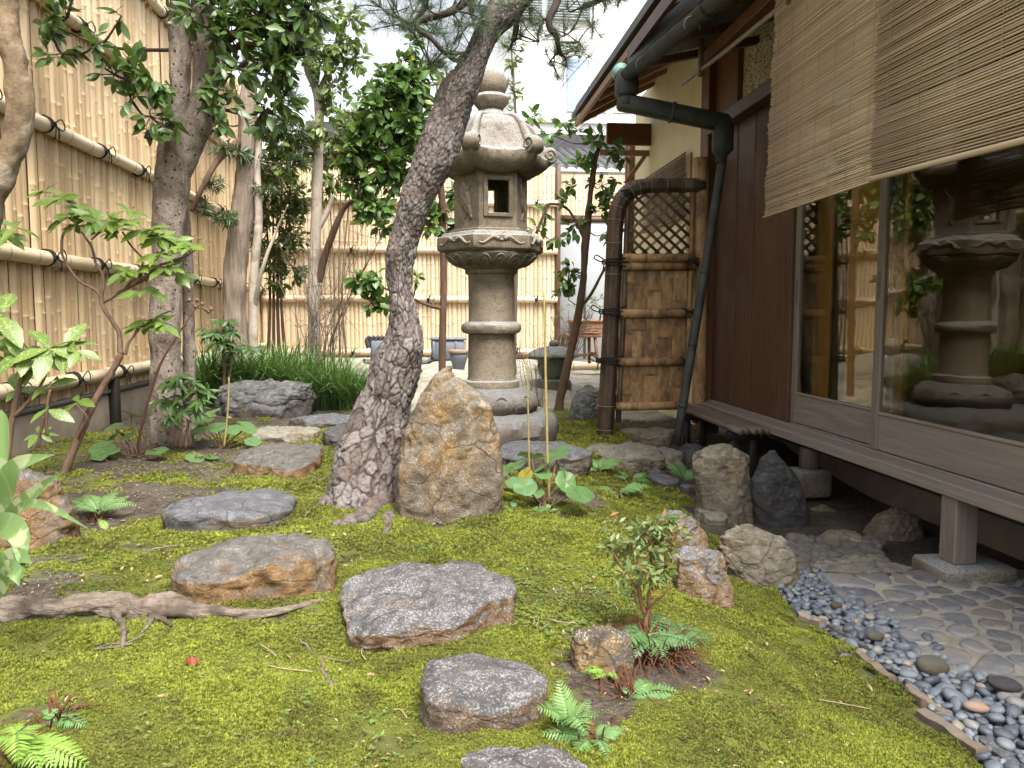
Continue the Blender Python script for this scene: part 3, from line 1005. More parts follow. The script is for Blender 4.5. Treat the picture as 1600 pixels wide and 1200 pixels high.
def rail_mesh(length, r, seed, along='y'):
    rg = np.random.default_rng(seed)
    ys, rr, nd = [0.0], [1.0], [0.0]
    y = rg.uniform(.1, .3)
    while y < length - .06:
        for d, k, n in ((-.04, 1.0, 0), (-.02, .995, 0), (-.006, 1.05, .15), (0, 1.0, .9), (.005, 1.07, .3), (.02, .995, 0), (.04, 1.0, 0)):
            ys.append(y + d)
            rr.append(k)
            nd.append(n)
        y += rg.uniform(.28, .4)
    ys.append(length)
    rr.append(1)
    nd.append(0)
    P = np.stack([np.zeros(len(ys)), np.array(ys), .006 * np.sin(np.array(ys) * 1.3)], 1)
    V, Q, T = tube_arrays(P, np.array(rr) * r, 18, True)
    a = np.concatenate([np.repeat(nd, 18), [.6, .6]])
    if along == 'x':
        V = np.stack([V[:, 1], -V[:, 0], V[:, 2]], 1)
    return fast_mesh('rail', V, Q, T, {'rnd': a})

def tie_mesh(r, seed):
    """black palm rope wound twice round a rail along y, knotted on the face, with a loop and two ends"""
    rg = np.random.default_rng(seed)
    mb = MB()
    for s in (-.012, .004, .016):
        a = np.linspace(0, 6.283, 22)
        P = np.stack([np.cos(a) * (r + .004), s + .012 * np.sin(a) * (1 if s > 0 else -1), np.sin(a) * (r + .004)], 1)
        mb.tube(P, .0055, 6, False)
    k = np.array([r + .010, 0, 0])
    for t in range(3):
        a = np.linspace(0, 6.283, 10)
        mb.tube(k + np.stack([.008 * np.cos(a) + .003 * t, .014 * np.sin(a), .012 * np.sin(a + 1 + t)], 1), .006, 6)
    L = .085 + .05 * rg.random()
    up = .2 + .3 * rg.random()
    mb.tube(spline([k, k + (.02, L * .5, .03 + up * .05), k + (.015, L, .01), k + (.02, L * .6, -.025), k], 18), .0042, 6)
    mb.tube(spline([k, k + (.02, .02, -.03), k + (.012, .035 + .03 * rg.random(), -.085)], 8), .0045, 6)
    mb.tube(spline([k, k + (.02, -.015, -.03), k + (.012, -.02 - .03 * rg.random(), -.10)], 8), .0045, 6)
    return fast_mesh('rope_tie', np.vstack(mb.V), np.vstack(mb.Q), np.vstack(mb.T) if mb.T else None)

fence = thing('bamboo_fence', 'tall cream bamboo fence with round rails and black rope ties along the side', 'fence', (FX, 6.5, 0))
slats = [slat_mesh(s, FENCE_TOP - .32, .034) for s in range(9)]
rg = np.random.default_rng(2)
y = 2.6
k = 0
while y < 11.6:
    w = rg.uniform(.050, .078)
    o = link('slat', slats[rg.integers(9)], M['bamboo'], fence)
    o.location = (rg.normal(0, .006), y + w / 2 - 6.5, .34 + rg.uniform(-.02, .0))
    o.scale = (rg.uniform(.85, 1.15), w / .0715, 1)
    o.rotation_euler = (rg.normal(0, .0025), 0, 0)
    y += w
backing = MB().box(-.045, -.012, -4, 5.1, .33, FENCE_TOP - .01).build('backing_board', M['wood_pale'], fence)
RAIL_Z = [.46, 1.27, 2.12, 2.93, 3.68]
tiem = [tie_mesh(.047, s) for s in range(4)]
for kz, z in enumerate(RAIL_Z):
    y = 2.4 - .3 * kz
    seg = 0
    while y < 11.5:
        L = min(rg.uniform(3.6, 4.4), 11.5 - y)
        o = link('rail', rail_mesh(L + (.05 if y + L < 11.4 else 0), .047 - .003 * seg, 10 * kz + seg), M['bamboo_rail'], fence)
        o.location = (.062, y - 6.5, z)
        y += L
        seg += 1
    y = 2.7 + (.18 if kz % 2 else .42)
    while y < 11.3:
        o = link('rope_tie', tiem[rg.integers(4)], M['rope'], fence)
        o.location = (.062, y - 6.5, z)
        y += rg.uniform(.70, .82)
MB().box(-.10, .035, -4.2, 5.05, -.15, .30, bev=.01).build('concrete_base', M['concrete'], fence)
MB().box(-.11, .06, -4.2, 5.04, .303, .335, bev=.006).build('metal_cap', M['metal_cap'], fence)
for yy in (-.35, 2.2, 4.4):
    MB().box(.036, .10, yy, yy + .07, -.1, .42, bev=.006).build('stub_post', M['wood_black'], fence)

# back fence across the end of the garden
BY = 11.5
bfence = thing('bamboo_fence', 'pale bamboo fence closing the far end of the garden behind the lantern', 'fence', (-.3, BY, 0))
bsl = [slat_mesh(30 + s, 2.80, .034) for s in range(6)]
x = -2.5
while x < 1.80:
    w = rg.uniform(.055, .078)
    o = link('slat', bsl[rg.integers(6)], M['bamboo_back'], bfence)
    o.location = (x + w / 2 + .3, rg.normal(0, .004), .27)
    o.scale = (1, w / .068, 1)
    o.rotation_euler = (0, 0, -math.pi / 2)
    x += w
MB().box(-2.2, 2.12, .012, .05, .1, 3.0).build('backing_board', M['wood_pale'], bfence)
for kz, z in enumerate((.36, 1.14, 1.85, 2.55)):
    o = link('rail', rail_mesh(4.3, .048, 70 + kz, 'x'), M['bamboo_rail_x'], bfence)
    o.location = (-2.18, -.06, z)
    for kk in range(5):
        t = link('rope_tie', tiem[kk % 4], M['rope'], bfence)
        t.location = (-1.7 + .8 * kk + .3 * (kz % 2), -.06, z)
        t.rotation_euler = (0, 0, -math.pi / 2)
MB().box(2.10, 2.17, -.06, .05, -.05, 3.1, bev=.006).build('end_post', M['wood_dark'], bfence)

# grey door panel and the strip of bamboo above it, beside the end of that fence
gate = thing('garden_door', 'plain pale grey door panel standing beyond the far bamboo fence', 'door', (2.4, BY + .25, 0))
MB().box(-.55, .75, -.03, .02, .22, 2.32, bev=.004).build('panel', M['grey_panel'], gate)
MB().box(-.58, .78, -.045, -.032, .12, .22).build('bottom_rail', M['metal_cap'], gate)
MB().box(-.60, .80, -.05, .03, 2.325, 2.40).build('top_rail', M['wood_dark'], gate)
MB().box(-.12, -.085, -.045, -.032, .24, 2.3).build('seam_strip', M['metal_cap'], gate)
over = thing('bamboo_screen', 'short bamboo screen above the pale grey door', 'fence', (2.4, BY + .25, 2.42))
x = -.55
while x < .72:
    w = rg.uniform(.055, .075)
    o = link('slat', slat_mesh(50 + int(x * 40) % 5, .6, .034), M['bamboo_back'], over)
    o.location = (x + w / 2, 0, 0)
    o.scale = (1, w / .068, 1)
    o.rotation_euler = (0, 0, -math.pi / 2)
    x += w
MB().box(-.58, .75, .01, .05, 0, .62).build('backing_board', M['wood_pale'], over)
# ------------------------------------------------------------------ the house on the right
WX = 2.25
house = thing('house', 'dark timber house with sliding glass doors, deep eaves and a raised floor', 'house', (WX, 4.5, 0))
HX, HY = WX, 4.5
def hp(name, mat, *boxes, parent=None, bev=.004, label=None):
    mb = MB()
    for b in boxes:
        x0, x1, y0, y1, z0, z1 = b
        mb.box(x0 - HX, x1 - HX, y0 - HY, y1 - HY, z0, z1, bev=bev)
    o = mb.build(name, M[mat] if isinstance(mat, str) else mat, parent or house, smooth_shade=False)
    if label:
        o['label'] = label
    return o
# sill and floor edge
sill = hp('sill', 'wood_grey_y', (2.125, 2.24, .9, 6.12, .145, .203), label='grey wooden sill beam under the sliding doors')
hp('track', 'wood_grey_y', (2.235, 2.262, .9, 6.12, .19, .212), parent=sill)
hp('track', 'wood_grey_y', (2.285, 2.31, .9, 6.12, .19, .212), parent=sill)
hp('floor_edge', 'wood_black', (2.245, 2.42, .9, 6.1, .09, .192))
# sliding doors
def door(y0, y1, xf, label):
    d = hp('door', 'wood_grey', (xf, xf + .032, y0, y0 + .062, .214, 2.30), (xf, xf + .032, y1 - .062, y1, .214, 2.30), label=label)
    hp('top_rail', 'wood_grey_y', (xf + .002, xf + .030, y0 + .062, y1 - .062, 2.22, 2.298), parent=d)
    hp('lower_panel', 'wood_grey_y', (xf + .006, xf + .026, y0 + .062, y1 - .062, .216, .395), parent=d)
    hp('middle_rail', 'wood_grey_y', (xf + .001, xf + .031, y0 + .0625, y1 - .0625, .396, .412), parent=d)
    hp('glass_pane', 'glass', (xf + .013, xf + .018, y0 + .060, y1 - .060, .41, 2.222), parent=d, bev=0)
    hp('pull_handle', 'metal_cap', (xf - .003, xf, y1 - .042, y1 - .024, .98, 1.12), parent=d, bev=.001)
    return d
door(3.64, 4.74, 2.286, 'farther sliding glass door beside the dark planks')
door(2.60, 3.74, 2.236, 'nearer sliding glass door, half covered by the blinds')
door(1.50, 2.66, 2.286, 'nearest sliding glass door')
# dark vertical planks between doors and corner post
for a, b in ((4.745, 5.03), (5.036, 5.37), (5.376, 5.68), (5.686, 6.12)):
    hp('plank', 'wood_dark', (2.265 + .004 * (int(a * 7) % 3), 2.30, a, b, .204, 2.33))
hp('lintel', 'wood_dark', (2.17, 2.33, .9, 6.12, 2.332, 2.43))
hp('transom_panel', 'ranma', (2.29, 2.32, .9, 5.68, 2.432, 2.96), label='pale carved transom panel above the lintel')
hp('transom_board', 'wood_red', (2.25, 2.32, 5.682, 6.12, 2.432, 3.24))
hp('corner_post', 'wood_red', (2.19, 2.34, 6.122, 6.30, -.08, 3.22))
hp('wall_post', 'wood_pale', (2.24, 2.335, 6.302, 6.40, -.08, 3.23))
hp('plaster_wall', 'plaster', (2.27, 2.36, 6.402, 8.72, -.08, 3.30), label='pale yellow plastered wall')
hp('end_post', 'wood_red', (2.21, 2.37, 8.722, 8.86, -.08, 3.0))
hp('end_post_trim', 'wood_pale', (2.20, 2.27, 8.862, 8.90, -.08, 2.9))
# small window behind the dark blind on the plaster wall
hp('window_post', 'wood_pale', (2.245, 2.268, 6.72, 6.79, .9, 2.33))
# under the floor
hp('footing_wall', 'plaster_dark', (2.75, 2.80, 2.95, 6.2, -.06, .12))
hp('ground_beam', 'wood_black', (2.70, 2.745, .9, 6.2, .00, .09))
hp('footing_slab', 'concrete', (2.75, 2.82, 2.9, 6.2, -.3, -.065))
hp('floor_joist', 'wood_grey', (2.14, 2.24, 2.92, 3.02, -.135, .144), label='square post under the sill')
pl = MB().lathe([(.062, -.05), (.060, .14)], 24).build('floor_post', M['wood_grey'], house)
pl.location = (2.33 - HX, 4.55 - HY, 0)
fs = MB().box(-.11, .11, -.09, .09, -.23, -.055, bev=.02).build('footing_stone', M['granite'], house)
fs.location = (2.33 - HX, 4.54 - HY, 0)
fs = MB().box(-.16, .16, -.12, .12, -.28, -.137, bev=.012).build('footing_stone', M['granite'], house)
fs.location = (2.22 - HX, 2.97 - HY, 0)
# inside the room
hp('room_floor', 'tatami', (2.42, 5.0, .5, 6.1, .10, .19))
hp('room_back_wall', 'ochre_wall', (5.0, 5.1, .4, 6.2, .0, 3.0))
hp('room_end_wall', 'ochre_wall', (2.44, 5.0, 6.1, 6.2, .0, 3.0))
hp('room_near_wall', 'interior', (2.40, 5.0, .3, .4, -.2, 3.0))
hp('room_ceiling', 'wood_dark', (2.40, 5.0, .4, 6.1, 2.6, 2.66))
hp('lit_room_strip', 'ochre_wall', (2.44, 2.46, 4.58, 4.78, .2, 2.3))  # ochre panels added close behind the glass to imitate the lit room
hp('lit_room_strip', 'ochre_wall', (2.44, 2.46, 4.03, 4.375, .2, 2.3))
hp('lit_room_strip', 'ochre_wall', (2.44, 2.46, 3.80, 3.86, .2, 2.3))
hp('room_pillar', 'wood_black', (3.2, 3.32, 5.2, 5.32, .19, 2.6))
hp('room_screen', 'ochre_wall', (3.0, 3.04, 5.55, 6.05, .19, 2.2))
hp('far_room_wall', 'plaster', (2.36, 5.1, 8.60, 8.72, -.2, 3.0))
hp('near_end_wall', 'wood_dark', (2.27, 2.42, .25, .9, -.2, 3.0))
# roof over the doors
def sloped(name, mat, x0, z0, x1, z1, y0, y1, th, parent=None, skew=0.0, label=None):
    V = []
    for (x, z, t) in ((x0, z0, 0), (x1, z1, 0), (x1, z1, th), (x0, z0, th)):
        for y in (y0, y1):
            V.append((x + skew * (5.6 - y) * (1 if x == x0 else 0) - HX, y - HY, z + t))
    Q = [(0, 1, 3, 2), (2, 3, 5, 4), (4, 5, 7, 6), (6, 7, 1, 0), (0, 2, 4, 6), (1, 7, 5, 3)]
    o = MB().add(V, Q).build(name, M[mat], parent or house, smooth_shade=False)
    if label:
        o['label'] = label
    return o
SK = .119                                     # the eave of the door side runs slightly askew to the wall
roof = sloped('roof', 'roof_tile', 1.40, 2.70, 6.0, 3.95, .2, 5.62, .10, skew=SK)
sloped('soffit_board', 'wood_black', 1.43, 2.665, 2.40, 2.90, .3, 5.60, .03, roof, SK)
sloped('eave_fascia', 'wood_dark', 1.40, 2.74, 1.44, 2.75, .3, 5.60, .08, roof, 0)
bpy.data.objects.remove(roof.children[-1], do_unlink=True)
for k in range(10):
    yy = .9 + .5 * k
    xe = 1.45 + SK * (5.6 - yy)
    V = []
    for (x, z) in ((xe, 2.62), (2.42, 2.845), (2.42, 2.898), (xe, 2.668)):
        for y in (yy, yy + .05):
            V.append((x - HX, y - HY, z))
    Q = [(0, 1, 3, 2), (2, 3, 5, 4), (4, 5, 7, 6), (6, 7, 1, 0), (0, 2, 4, 6), (1, 7, 5, 3)]
    MB().add(V, Q).build('rafter', M['wood_dark'], roof, smooth_shade=False)
# eave beam carrying the blinds
hp('eave_beam', 'wood_red', (1.80, 1.87, 1.0, 5.2, 2.58, 2.66))
# rear roof with visible rafters
RE = (1.50, 2.86)
rroof = sloped('roof', 'roof_tile', 1.48, 2.985, 4.5, 4.60, 4.7, 8.15, .09)
sloped('roof_edge_board', 'roof_board', 1.44, 2.95, 1.50, 2.97, 4.7, 8.17, .05, rroof)
sloped('soffit_board', 'wood_red', 1.50, 2.935, 2.42, 3.42, 4.72, 8.12, .025, rroof)
hp('eave_fascia', 'wood_pale', (1.47, 1.505, 4.72, 8.14, 2.865, 2.93), parent=rroof)
for k in range(8):
    yy = 4.95 + .43 * k
    V = []
    for (x, z) in ((1.51, 2.862), (2.40, 3.33), (2.40, 3.405), (1.51, 2.932)):
        for y in (yy, yy + .06):
            V.append((x - HX, y - HY, z))
    Q = [(0, 1, 3, 2), (2, 3, 5, 4), (4, 5, 7, 6), (6, 7, 1, 0), (0, 2, 4, 6), (1, 7, 5, 3)]
    MB().add(V, Q).build('rafter', M['wood_pale'], rroof, smooth_shade=False)
hp('barge_board', 'wood_red', (1.80, 2.40, 8.06, 8.115, 2.68, 2.90), parent=rroof)
hp('barge_board', 'wood_pale', (1.74, 2.42, 8.118, 8.15, 2.58, 2.64), parent=rroof)
V = []
for (x, z) in ((2.0, 2.3), (2.20, 2.58), (2.25, 2.58), (2.05, 2.3)):
    for y in (8.12, 8.16):
        V.append((x - HX, y - HY, z))
MB().add(V, [(0, 1, 3, 2), (2, 3, 5, 4), (4, 5, 7, 6), (6, 7, 1, 0), (0, 2, 4, 6), (1, 7, 5, 3)]).build('brace', M['wood_pale'], rroof, smooth_shade=False)
# copper gutter and downpipe
gA, gB = np.array([1.38, 5.62, 2.63]), np.array([1.86, 1.6, 2.60])
off = np.array([HX, HY, 0])
d = (gB - gA) / np.linalg.norm(gB - gA)
nrm_ = np.cross(d, (0, 0, 1))
nrm_ /= np.linalg.norm(nrm_)
V, Q = [], []
a = np.linspace(math.pi, 2 * math.pi, 13)
prof = [(math.cos(t) * .062, math.sin(t) * .062) for t in a] + [(math.cos(t) * .056, math.sin(t) * .056) for t in a[::-1]]
nP = len(prof)
S = 15
for s in range(S):
    c = gA + (gB - gA) * s / (S - 1)
    for (u, w) in prof:
        V.append(c + nrm_ * u + np.array([0, 0, w]) - off)
for s in range(S - 1):
    for i_ in range(nP):
        Q.append((s * nP + i_, s * nP + (i_ + 1) % nP, (s + 1) * nP + (i_ + 1) % nP, (s + 1) * nP + i_))
gutter = MB().add(V, Q).build('gutter', M['copper'], house, angle=40)
gutter['label'] = 'dark green copper half-round gutter'
for s in (.0, .32, .62):
    c = gA + (gB - gA) * s
    V = []
    for (dd, k) in ((-.03, 1.10), (.03, 1.10)):
        for t in a:
            V.append(c + d * dd + nrm_ * math.cos(t) * .062 * k + np.array([0, 0, math.sin(t) * .062 * k]) - off)
    n13 = 13
    MB().add(V, [(i_, i_ + 1, n13 + i_ + 1, n13 + i_) for i_ in range(12)]).build('collar', M['copper'], gutter)
for s in (.12, .30, .48):
    c = gA + (gB - gA) * s + np.array([0, 0, .0])
    tt = np.linspace(-.6, 3.6, 16)
    MB().tube(c + nrm_ * .055 + np.stack([nrm_ * .05 * math.cos(x) for x in tt]) + np.stack([np.array([0, 0, .05 * math.sin(x) - .08]) for x in tt]) - off, .006, 6).build('hanger', M['copper'], gutter)
hopper = MB()
hopper.box(-.075, .075, -.07, .07, -.16, .03, bev=.02)
hopper.box(-.06, .06, -.055, .055, -.24, -.15, bev=.02)
ho = hopper.build('hopper', M['copper'], gutter, loc=gA - off - np.array([-.01, .02, 0]))
cap = MB().lathe([(.0, .05), (.05, .045), (.062, .02), (.062, -.03), (.05, -.05), (0, -.052)], 20).build('end_cap', M['copper_green'], gutter)
cap.location = gA + np.array([-.02, .03, .03]) - off
cap.rotation_euler = (R(90), 0, 0)
pipe_pts = [gA + (.0, -.02, -.19), gA + (.12, -.02, -.235), (1.95, 5.52, 2.325), (2.05, 5.52, 2.285), (2.085, 5.52, 2.18), (2.07, 5.52, 2.0)]
def squarepipe(P, w, h, n=30):
    P = spline(np.array(P), n)
    mb = MB()
    V, Q, T = tube_arrays(P - off, 1.0, 12)
    th = np.linspace(0, 2 * math.pi, 12, endpoint=False)
    return P, V, Q, T
Pp = spline(np.array(pipe_pts), 40)
pa, pb = np.array(gA) + (.0, -.02, -.20), np.array([2.10, 5.52, 2.285])
dx = pb - pa
Lp = float(np.linalg.norm(dx))
Mp = Matrix.Translation(pa - off) @ Vector(dx).to_track_quat('X', 'Z').to_matrix().to_4x4()
MB().box(-.055, Lp + .03, -.052, .052, -.060, .060, Mp, bev=.022).build('elbow_pipe', M['copper'], gutter)
MB().box(Lp * .45, Lp * .45 + .03, -.056, .056, -.064, .064, Mp, bev=.006).build('pipe_band', M['copper'], gutter)
MB().tube(np.array([(2.085, 5.52, 2.24), (2.083, 5.52, 2.12), (2.075, 5.52, 2.0)]) - off, [.060, .052, .036], 14).build('pipe_neck', M['copper'], gutter)
MB().box(-.07, .07, -.06, .06, -.16, .08, bev=.03).build('elbow_box', M['copper'], gutter, loc=np.array([2.085, 5.52, 2.22]) - off)
MB().tube(spline(np.array([(2.08, 5.52, 2.12), (2.07, 5.52, 1.9), (1.77, 5.48, -.06)]), 20) - off, .033, 14).build('downpipe', M['copper'], gutter)
for t in (.35, .62, .85):
    c = np.array([2.07, 5.52, 1.9]) * (1 - t) + np.array([1.77, 5.48, -.06]) * t
    MB().tube(np.array([c + (.004, 0, .012), c - (.004, 0, .012)]) - off, .0355, 14).build('pipe_band', M['copper'], gutter)
# bamboo bench slats outside the dark planks
bench = thing('bamboo_bench', 'narrow bench of dark bamboo poles along the foot of the plank wall', 'bench', (2.04, 5.3, .1))
for k in range(5):
    o = link('bamboo_pole', rail_mesh(1.42, .021, 200 + k), M['bamboo_grey'], bench)
    o.location = (-.105 + .046 * k, -.62 + .012 * (k % 2), .06)
for yy in (-.45, .5):
    MB().box(-.12, .1, yy, yy + .05, -.02, .037, bev=.004).build('bearer', M['wood_black'], bench)
    MB().box(-.10, -.05, yy + .003, yy + .047, -.28, -.021, bev=.004).build('leg', M['wood_black'], bench)
    MB().box(.03, .08, yy + .003, yy + .047, -.28, -.021, bev=.004).build('leg', M['wood_black'], bench)
# blinds
def blind(label, x0, y_far, y_near, zt, zb_far, zb_near, pitch, mat, seed, lean=0.0, bottom=.016, cords=7, sag=.0):
    b = thing('bamboo_blind', label, 'blind', (x0, y_near, zb_near), group=None)
    rg = np.random.default_rng(seed)
    n = int((zt - (zb_far + zb_near) / 2) / pitch)
    L = y_far - y_near
    base = MB().tube([(0, 0, 0), (0, L * .33, 0), (0, L * .66, 0), (0, L, 0)], [.0036] * 4, 6)
    me = fast_mesh('slat', np.vstack(base.V), np.vstack(base.Q), np.vstack(base.T))
    for k in range(n):
        t = k / n
        z0 = zb_near + (zt - zb_near) * t
        z1 = zb_far + (zt - zb_far) * t
        o = link('slat', me, M[mat], b)
        wob = .004 * math.sin(k * .21 + seed) + rg.normal(0, .0006)
        o.location = (lean * (1 - t) + wob + sag * math.sin(t * math.pi), rg.normal(0, .006), z0 - zb_near + rg.normal(0, .0008))
        o.rotation_euler = (math.atan2(z1 - z0, L) + rg.normal(0, .0005), 0, rg.normal(0, .0008))
        o.scale = (1.25 * rg.uniform(.9, 1.1), 1, rg.uniform(.9, 1.12))
    mb = MB().box(-.009, .009, -.005, L + .005, -bottom * 1.6, 0, bev=.004)
    o = mb.build('bottom_bar', M[mat], b)
    o.rotation_euler = (math.atan2(zb_far - zb_near, L), 0, 0)
    o.location = (lean, 0, 0)
    for k in range(cords):
        f = (k + .5) / cords
        za = (zb_near * (1 - f) + zb_far * f) - zb_near
        for sx in (-1, 1):
            P = [(lean * (1 - t) + sx * .0062 + sag * math.sin(t * math.pi), L * f, za + (zt - zb_near - za) * t) for t in np.linspace(-.01, 1, 14)]
            MB().tube(P, .0012, 4).build('binding_cord', M['cord'], b)
    return b
blind('wide bamboo slat blind hanging lowest over the sliding doors next to the plank wall', 1.75, 3.93, 2.905, 2.52, 1.415, 1.43, .0096, 'sudare', 1, lean=-.03, bottom=.004)
blind('bamboo slat blind with flat bottom bar nearest the camera', 1.715, 2.93, 1.55, 2.52, 1.445, 1.40, .0099, 'sudare', 2, lean=.0, bottom=.013)
blind('small dark bamboo blind on the yellow plaster wall', 2.235, 8.22, 6.80, 2.36, 1.80, 1.80, .0125, 'sudare_dark', 3)
# hanging pole
pole = thing('bamboo_pole', 'slender pale pole hung below the eaves beside the blinds', 'pole', (1.75, 4.6, 2.48))
MB().tube(spline(np.array([(0, -1.4, -.055), (0, 0, 0), (0, .85, .05)]), 10), .0145, 10).build('shaft', M['wood_grey_y'], pole)
MB().box(-.02, .01, .42, .46, -.02, .28, bev=.004).build('hanger_strap', M['wood_dark'], pole)
MB().box(-.02, .01, -.86, -.82, -.06, .20, bev=.004).build('hanger_strap', M['wood_dark'], pole)
# ------------------------------------------------------------------ the tall stone lantern
LY = 5.6
LC = at(768, 600, LY)
LC[2] = 0.0
lan = thing('stone_lantern', 'tall weathered granite lantern with hexagonal fire box and curled roof corners', 'lantern', LC, R(8))
HEXA = [R(-90 + 60 * k) for k in range(6)]           # face directions, one towards the camera
def hex_r(th, R_in):
    """distance to a hexagon (inradius R_in) with a face towards -y"""
    a = (np.asarray(th) + math.pi / 2 + math.pi / 6) % (math.pi / 3) - math.pi / 6
    return R_in / np.cos(a)
def rough(mb, amp, freq, seed):
    for k, V in enumerate(mb.V):
        n = V - V.mean(0)
        n /= np.linalg.norm(n, axis=1)[:, None] + 1e-9
        mb.V[k] = V + n * (amp * fbm(V * freq, 4, seed))[:, None]
    return mb
def lbuild(mb, name, seed, amp=.004, mat='granite', angle=38, parent=None):
    return rough(mb, amp, 14, seed).build(name, M[mat], parent or lan, angle=angle)
# plinth
lbuild(MB().lathe([(.44, -.08), (.475, .0), (.495, .07), (.49, .13), (.455, .175), (.40, .20), (.30, .208), (0, .208)], 128,
                  mod=lambda r, z, t, i: (r * (1 + .02 * np.sin(3 * t + 1) + .015 * np.sin(5 * t)), z)), 'plinth', 1, .014, 'granite_pink')
# lotus base
def lotus(r, z, t, i):
    k = np.abs(np.sin(t * 5))
    pet = (1 - (1 - k) ** 3)
    return r * (1 + .05 * pet * np.sin(np.clip(i / 8, 0, 1) * math.pi)), z
lb = lbuild(MB().lathe([(.315, .205), (.335, .235), (.338, .26), (.325, .295), (.30, .33), (.265, .358), (.235, .374), (.205, .38), (0, .38)], 160, mod=lotus), 'lotus_base', 2, .005, 'granite_pink')
for k in range(10):
    a0 = (k + .5) * math.pi / 5
    th = np.linspace(-.25, .25, 12)
    P = np.stack([np.cos(a0 + th) * (.350 - .03 * np.cos(th * 6)), np.sin(a0 + th) * (.350 - .03 * np.cos(th * 6)), .245 + .085 * np.cos(th * 6.1)], 1)
    MB().tube(P, .008, 6).build('petal', M['granite_pink'], lb)
# shaft with rings
lbuild(MB().lathe([(.20, .375), (.205, .40), (.20, .425), (.178, .435), (.172, .46), (.168, .75), (.168, .765), (.205, .775), (.218, .80), (.216, .83), (.20, .848), (.17, .856), (.167, .875), (.166, 1.17), (.168, 1.19), (.185, 1.20), (.19, 1.225), (.0, 1.226)], 64), 'shaft', 3, .004)
# bowl under the platform, carved with petals
def petals(r, z, t, i):
    k = np.abs(np.sin(t * 9))
    return r * (1 + .03 * (1 - (1 - k) ** 3) * np.sin(np.clip((i - 1) / 6, 0, 1) * math.pi)), z
bowl = lbuild(MB().lathe([(.18, 1.222), (.205, 1.235), (.25, 1.255), (.29, 1.285), (.315, 1.315), (.325, 1.335), (.30, 1.345), (0, 1.346)], 160, mod=petals), 'platform_bowl', 4, .004)
for k in range(18):
    a0 = (k + .5) * math.pi / 9
    for sc_ in (1.0, .6):
        th_ = np.linspace(-1, 1, 14)
        zz_ = 1.252 + (.068 * sc_) * (1 - np.abs(th_) ** 2.4)
        rr_ = np.interp(zz_, [1.235, 1.255, 1.285, 1.315, 1.335], [.21, .256, .298, .324, .334])
        aa_ = a0 + th_ * .155 * sc_
        MB().tube(np.stack([rr_ * np.cos(aa_), rr_ * np.sin(aa_), zz_], 1), .0065, 5).build('petal', M['granite'], bowl)
# hexagonal platform with carved faces
def hexlathe(prof, n=96, seed=0, amp=.004, name='x', mat='granite', wob=0):
    mb = MB().lathe([(1, z) for r, z in prof], n, mod=lambda r, z, t, i: (np.array([p[0] for p in prof])[:, None] * hex_r(t, 1.0), z))
    return lbuild(mb, name, seed, amp, mat, 30)
plat = hexlathe([(.27, 1.338), (.315, 1.345), (.335, 1.36), (.340, 1.375), (.340, 1.445), (.332, 1.452), (.318, 1.455), (.305, 1.475), (.29, 1.482), (.05, 1.483)], 180, 5, .003, 'platform')
for f in HEXA:
    for s in (-1, 1):
        t = np.linspace(0, 1, 20)
        u = s * (.02 + .14 * t)
        zz = 1.408 + .026 * np.sin(t * 5.2 + .3) * (1 - .4 * t)
        P = np.stack([np.cos(f) * .340 - np.sin(f) * u, np.sin(f) * .340 + np.cos(f) * u, zz], 1)
        MB().tube(P, .016 * (1 - .6 * t), 8).build('carved_scroll', M['granite'], plat)
        P2 = P + np.array([0, 0, -.022]) * (1 - t)[:, None]
        MB().tube(P2[4:], .006, 6).build('carved_scroll', M['granite'], plat)
    P = np.array([[np.cos(f) * .336, np.sin(f) * .336, 1.412]])
    MB().lathe([(0, .012), (.016, .006), (.02, 0), (.016, -.006), (0, -.012)], 10, centre=tuple(P[0])).build('carved_boss', M['granite'], plat)
# fire box: six faces, four of them pierced
FI, Z0, Z1 = .232, 1.484, 1.90
side = FI * 2 * math.tan(math.pi / 6)
box = hexlathe([(.262, 1.481), (.262, 1.50), (.245, 1.505), (.245, 1.512)], 90, 6, .001, 'fire_box')
for k, f in enumerate(HEXA):
    Mx = Matrix.Translation((math.cos(f) * FI, math.sin(f) * FI, 0)) @ Matrix.Rotation(f + math.pi / 2, 4, 'Z')
    h = side / 2
    mb = MB()
    if k in (0, 2, 3, 4):
        w, a, b = .082, 1.60, 1.835
        mb.box(-h + .001, -w, -.0, .05, Z0 + .02, Z1, Mx)
        mb.box(w, h - .001, -.0, .05, Z0 + .02, Z1, Mx)
        mb.box(-w, w, 0, .05, Z0 + .02, a, Mx)
        mb.box(-w, w, 0, .05, b, Z1, Mx)
        o = mb.build('window_panel', M['granite'], box, smooth_shade=False)
        fr = MB()
        for (x0, x1, z0, z1) in ((-w - .022, -w + .008, a - .02, b + .02), (w - .008, w + .022, a - .02, b + .02), (-w + .009, w - .009, a - .02, a + .006), (-w + .009, w - .009, b - .006, b + .02)):
            fr.box(x0, x1, -.014, .02, z0, z1, Mx, bev=.003)
        fr.build('window_frame', M['granite'], box, smooth_shade=False)
    else:
        mb.box(-h + .001, h - .001, 0, .05, Z0 + .02, Z1, Mx)
        mb.build('solid_panel', M['granite'], box, smooth_shade=False)
        rel = MB()
        rg = np.random.default_rng(k)
        t = np.linspace(0, 1, 24)
        for q_ in range(3):
            u = .045 * np.sin(t * (4 + q_) + q_) + .02 * (q_ - 1)
            P = np.stack([u, np.full(24, -.001), 1.57 + .29 * t], 1)
            P = P @ np.array(Mx.to_3x3()).T + np.array(Mx.translation)
            rel.tube(P, .020 * np.sin(t * 3.1 + .02) + .004, 8)
        rel.build('carved_relief', M['granite'], box)
